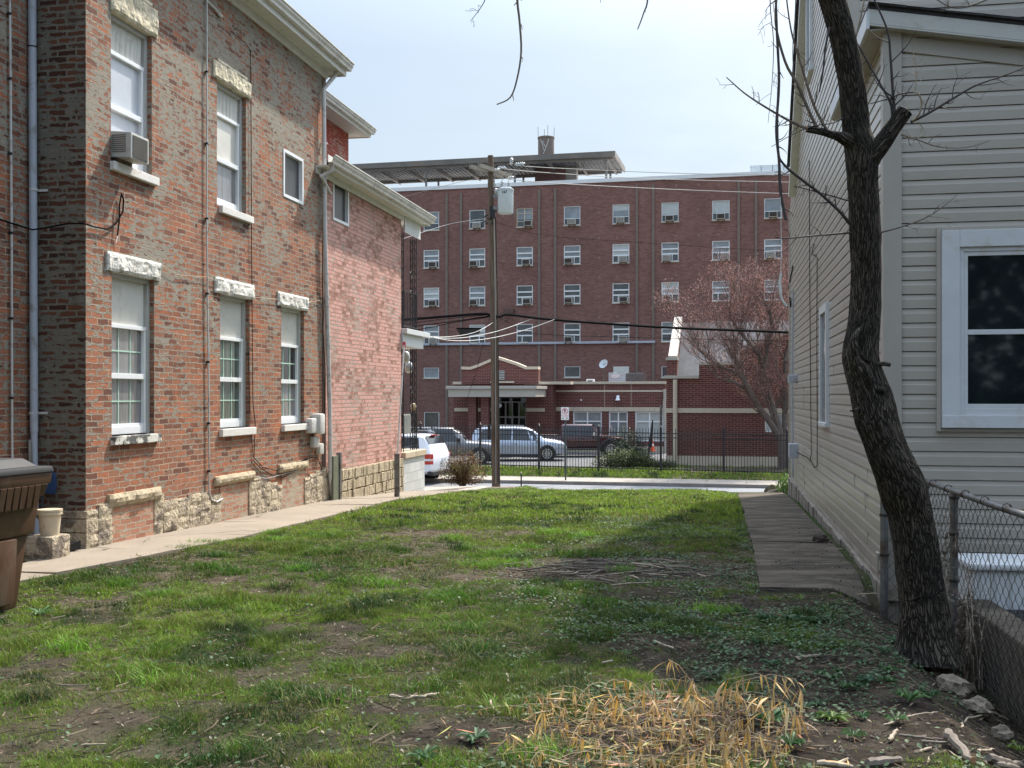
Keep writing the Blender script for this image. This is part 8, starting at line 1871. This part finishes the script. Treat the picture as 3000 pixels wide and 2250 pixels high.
# ================================================================ sticks on the ground, each its own thing
def gp(px_, py_, lift=0.0):
    t = CAMZ / (py_ - HY) * FOC
    for _ in range(6): z = float(gz0((px_ - CX) / FOC * t, t)) + lift; t = (CAMZ - z) / (py_ - HY) * FOC
    return W(px_, py_, t)
def stick(pts, r, label, mat='twig_pale', name="fallen_stick", cut=False, group="fallen sticks on the lot", fork=None):
    P_ = [gp(a, b, r + .006) for a, b in pts]; o = P_[0].copy(); rq = random.Random(int(pts[0][0] * 7 + pts[0][1])); N_ = 12; S_ = []
    for i in range(N_ + 1):      # resample and let it wander like real wood
        f = i / N_ * (len(P_) - 1); k = min(int(f), len(P_) - 2); S_.append(P_[k].lerp(P_[k + 1], f - k))
    LL = (P_[-1] - P_[0]).length; P_ = [p_ + Vector((rq.uniform(-1, 1), rq.uniform(-1, 1), rq.uniform(-.3, .5))) * min(LL * .022, r * 1.1) for p_ in S_]; o = P_[0].copy(); Q_ = [p - o for p in P_]
    m = len(Q_); mb = MB().tube(Q_, [r * (1 - .35 * i / (m - 1)) * rq.uniform(.86, 1.12) * (.7 if i in (0, m - 1) and not cut else 1) for i in range(m)], 8)
    if fork: mb.tube([Q_[len(Q_) // 2], gp(*fork, r + .015) - o], [r * .6, r * .3], 6)
    ob = mb.build(name, M[mat], None, smooth=True); ob.location = o; tag(ob, label, "stick", group)
    if cut:
        d_ = (Q_[-1] - Q_[-2]).normalized(); Mq = Matrix.Translation(Q_[-1] + d_ * .0006) @ d_.to_track_quat('Z', 'Y').to_matrix().to_4x4(); MB().lathe([(r * .62, 0), (r * .58, .002)], 10, Mq).build("cut_end", M['cut_wood'], ob, smooth=True)
    return ob
stick([(2775, 2145), (2795, 2170), (2820, 2200), (2845, 2228)], .026, "thick sawn branch with an orange cut end at the lower right", 'twig', cut=True)
stick([(2540, 2238), (2590, 2232), (2640, 2225)], .026, "stout barkless log piece at the bottom edge", 'twig')
stick([(2395, 2235), (2450, 2240), (2500, 2247)], .016, "forked grey branch at the bottom edge left of the stout log", 'twig_pale', fork=(2485, 2222))
stick([(2895, 2222), (2940, 2232), (2995, 2247)], .026, "thick dark branch in the bottom right corner", 'twig')
stick([(2920, 2240), (2960, 2248), (2998, 2254)], .018, "second branch below the one in the bottom right corner", 'twig')
stick([(2590, 2125), (2640, 2105), (2700, 2092), (2750, 2087)], .0055, "long pale bent stick below the largest leafy weed", 'twig_pale')
stick([(2606, 2170), (2618, 2152), (2628, 2138)], .011, "short stubby pale stick standing on the soil", 'twig_pale')
stick([(2630, 2152), (2700, 2162), (2790, 2168)], .007, "long straight brown stick touching the sawn branch", 'twig')
stick([(2700, 2172), (2745, 2175), (2785, 2174)], .008, "shorter brown stick just under the long straight one", 'twig')
stick([(2680, 2205), (2705, 2198), (2730, 2190)], .009, "split pale piece of wood above the bottom right log", 'twig_pale')
stick([(2720, 2235), (2722, 2215), (2745, 2205), (2780, 2197), (2800, 2215), (2838, 2246)], .004, "thin pale hooked twig near the bottom right", 'twig_pale')
stick([(2820, 2135), (2816, 2120), (2835, 2105), (2895, 2090)], .006, "pale curved stick near the moss patch", 'twig_pale')
stick([(2865, 2200), (2885, 2198), (2910, 2195)], .007, "short whitish stick in the bottom right", 'twig_pale')
stick([(2840, 2180), (2900, 2192), (2960, 2222)], .004, "thin twig above the corner branches", 'twig')
stick([(2400, 1920), (2330, 1926)], .010, "pale grey stick lying between the weeds left of the tree", 'twig_pale')
stick([(2250, 2105), (2285, 2150), (2300, 2185)], .010, "grey stick by the green weed right of the straw", 'twig')
stick([(1140, 2040), (1190, 2045), (1240, 2040), (1285, 2032)], .012, "thick pale stick in the grass left of the straw", 'twig_pale')
stick([(1435, 2050), (1442, 2070), (1460, 2092)], .008, "short crooked white stick in the grass", 'twig_pale')
stick([(480, 2103), (540, 2102), (605, 2101)], .006, "straight stick with an upright fork in the lower left grass", 'twig_pale', fork=(515, 2050))
stick([(770, 2178), (800, 2162), (822, 2148)], .008, "white peeled stick in the lower left grass", 'twig_pale')
stick([(795, 2150), (812, 2180), (835, 2210)], .004, "thin brown twig beside the white peeled stick", 'twig')
stick([(240, 2182), (310, 2180)], .005, "straw-thin pale stick at the lower left", 'twig_pale')
stick([(165, 2005), (200, 2008), (250, 2008)], .005, "brown stick in the left foreground grass", 'twig')
stick([(375, 1898), (420, 1899), (465, 1898)], .004, "grey twig in the left middle of the lawn", 'twig')
stick([(1600, 2060), (1640, 2055), (1670, 2048)], .009, "white stick in the long tuft beside the straw", 'twig_pale')
stick([(1730, 2052), (1770, 2035)], .007, "pale stick end above the straw heap", 'twig_pale')
stick([(1995, 1798), (2040, 1790), (2085, 1780)], .010, "brown forked stick on the bare middle ground", 'twig', fork=(2060, 1800))
stick([(1915, 1878), (1940, 1888), (1975, 1900)], .010, "pale stick on the bare soil above the straw", 'twig_pale')
stick([(1765, 1942), (1795, 1935)], .008, "short grey stick on the bare soil", 'twig_pale')
stick([(1485, 1975), (1489, 1998)], .009, "tiny upright white stick in the middle grass", 'twig_pale')
stick([(2430, 1738), (2500, 1742), (2570, 1738)], .007, "longest pale stick at the near end of the right path", 'twig_pale')
stick([(2470, 1724), (2520, 1736), (2560, 1725)], .005, "dark curved twig at the near end of the right path", 'twig_dark')
stick([(2300, 1598), (2360, 1598)], .007, "dark stick lying across the middle of the right path", 'twig_dark')
stick([(2400, 1606), (2470, 1608)], .008, "pale stick by the wall halfway down the right path", 'twig_pale')
stick([(2250, 1727), (2285, 1732)], .006, "small dark twig on the left edge of the right path", 'twig_dark')
stick([(2205, 1500), (2250, 1504), (2290, 1500)], .008, "fine dark stick far down the right path", 'twig_dark')
o = W(2437, 1597, 11.5); rock2(3.36, 11.9, .03, .07, "small black clod by the siding wall on the right path", 'mulch')
# brush pile on the bare patch
q = random.Random(5); names = ["crossing", "curved", "forked", "straight", "grey", "brown"]
BPn = [((1640, 1682), (1800, 1672)), ((1650, 1662), (1720, 1668)), ((1700, 1690), (1810, 1706)), ((1780, 1650), (1900, 1662)), ((1720, 1655), (1790, 1650)), ((1830, 1690), (1870, 1694)), ((1850, 1650), (1960, 1668)), ((1930, 1645), (1975, 1672)), ((1720, 1640), (1860, 1655)), ((1960, 1660), (2060, 1672)), ((1770, 1668), (1700, 1700)), ((1880, 1640), (2000, 1650))]
for i in range(70):
    cx_, cy_ = q.gauss(1830, 115), q.gauss(1668, 18)
    if i < len(BPn): (a, b) = BPn[i]
    else: L = q.uniform(25, 90); a = (cx_ - L, cy_ + q.uniform(-10, 10)); b = (cx_ + L, cy_ + q.uniform(-10, 10))
    m_ = ((a[0] + b[0]) / 2 + q.uniform(-6, 6), (a[1] + b[1]) / 2 + q.uniform(-5, 5)); r = q.uniform(.008, .014) if i < len(BPn) else q.uniform(.003, .008)
    P_ = [gp(*p_, q.uniform(.01, .06)) for p_ in (a, m_, b)]; o = P_[0].copy(); ob = MB().tube([p_ - o for p_ in P_], [r, r * .9, r * .5], 6).build("brushwood_stick", M[q.choice(['twig', 'twig', 'twig_dark', 'twig_pale'])], None, smooth=True)
    ob.location = o; tag(ob, "dead stick in the loose brushwood pile on the bare middle of the lawn", "stick", "sticks of the brushwood pile")

# tall evergreens standing behind the photographer: they shade the near fronts and show in the window glass
for i, (x, y, r_, h_) in enumerate(((-8, -8, 3.0, 7.5), (-3.2, -7, 2.8, 8.0), (1.6, -7, 2.8, 8.2), (6.2, -6.5, 2.8, 9), (10.6, -6, 2.8, 9), (15, -4, 3.0, 9.5))):
    bush("evergreen_tree", "dark evergreen behind the photographer, seen only in the window glass", "tree", (x, y, 0), r_, r_ * .8, h_, 9000, .42, ((.008, .020, .010), (.022, .042, .018)), group="evergreens behind the photographer", sd=20 + i, stems=6)
# remove materials nobody uses
for m_ in list(bpy.data.materials):
    if m_.users == 0: bpy.data.materials.remove(m_)
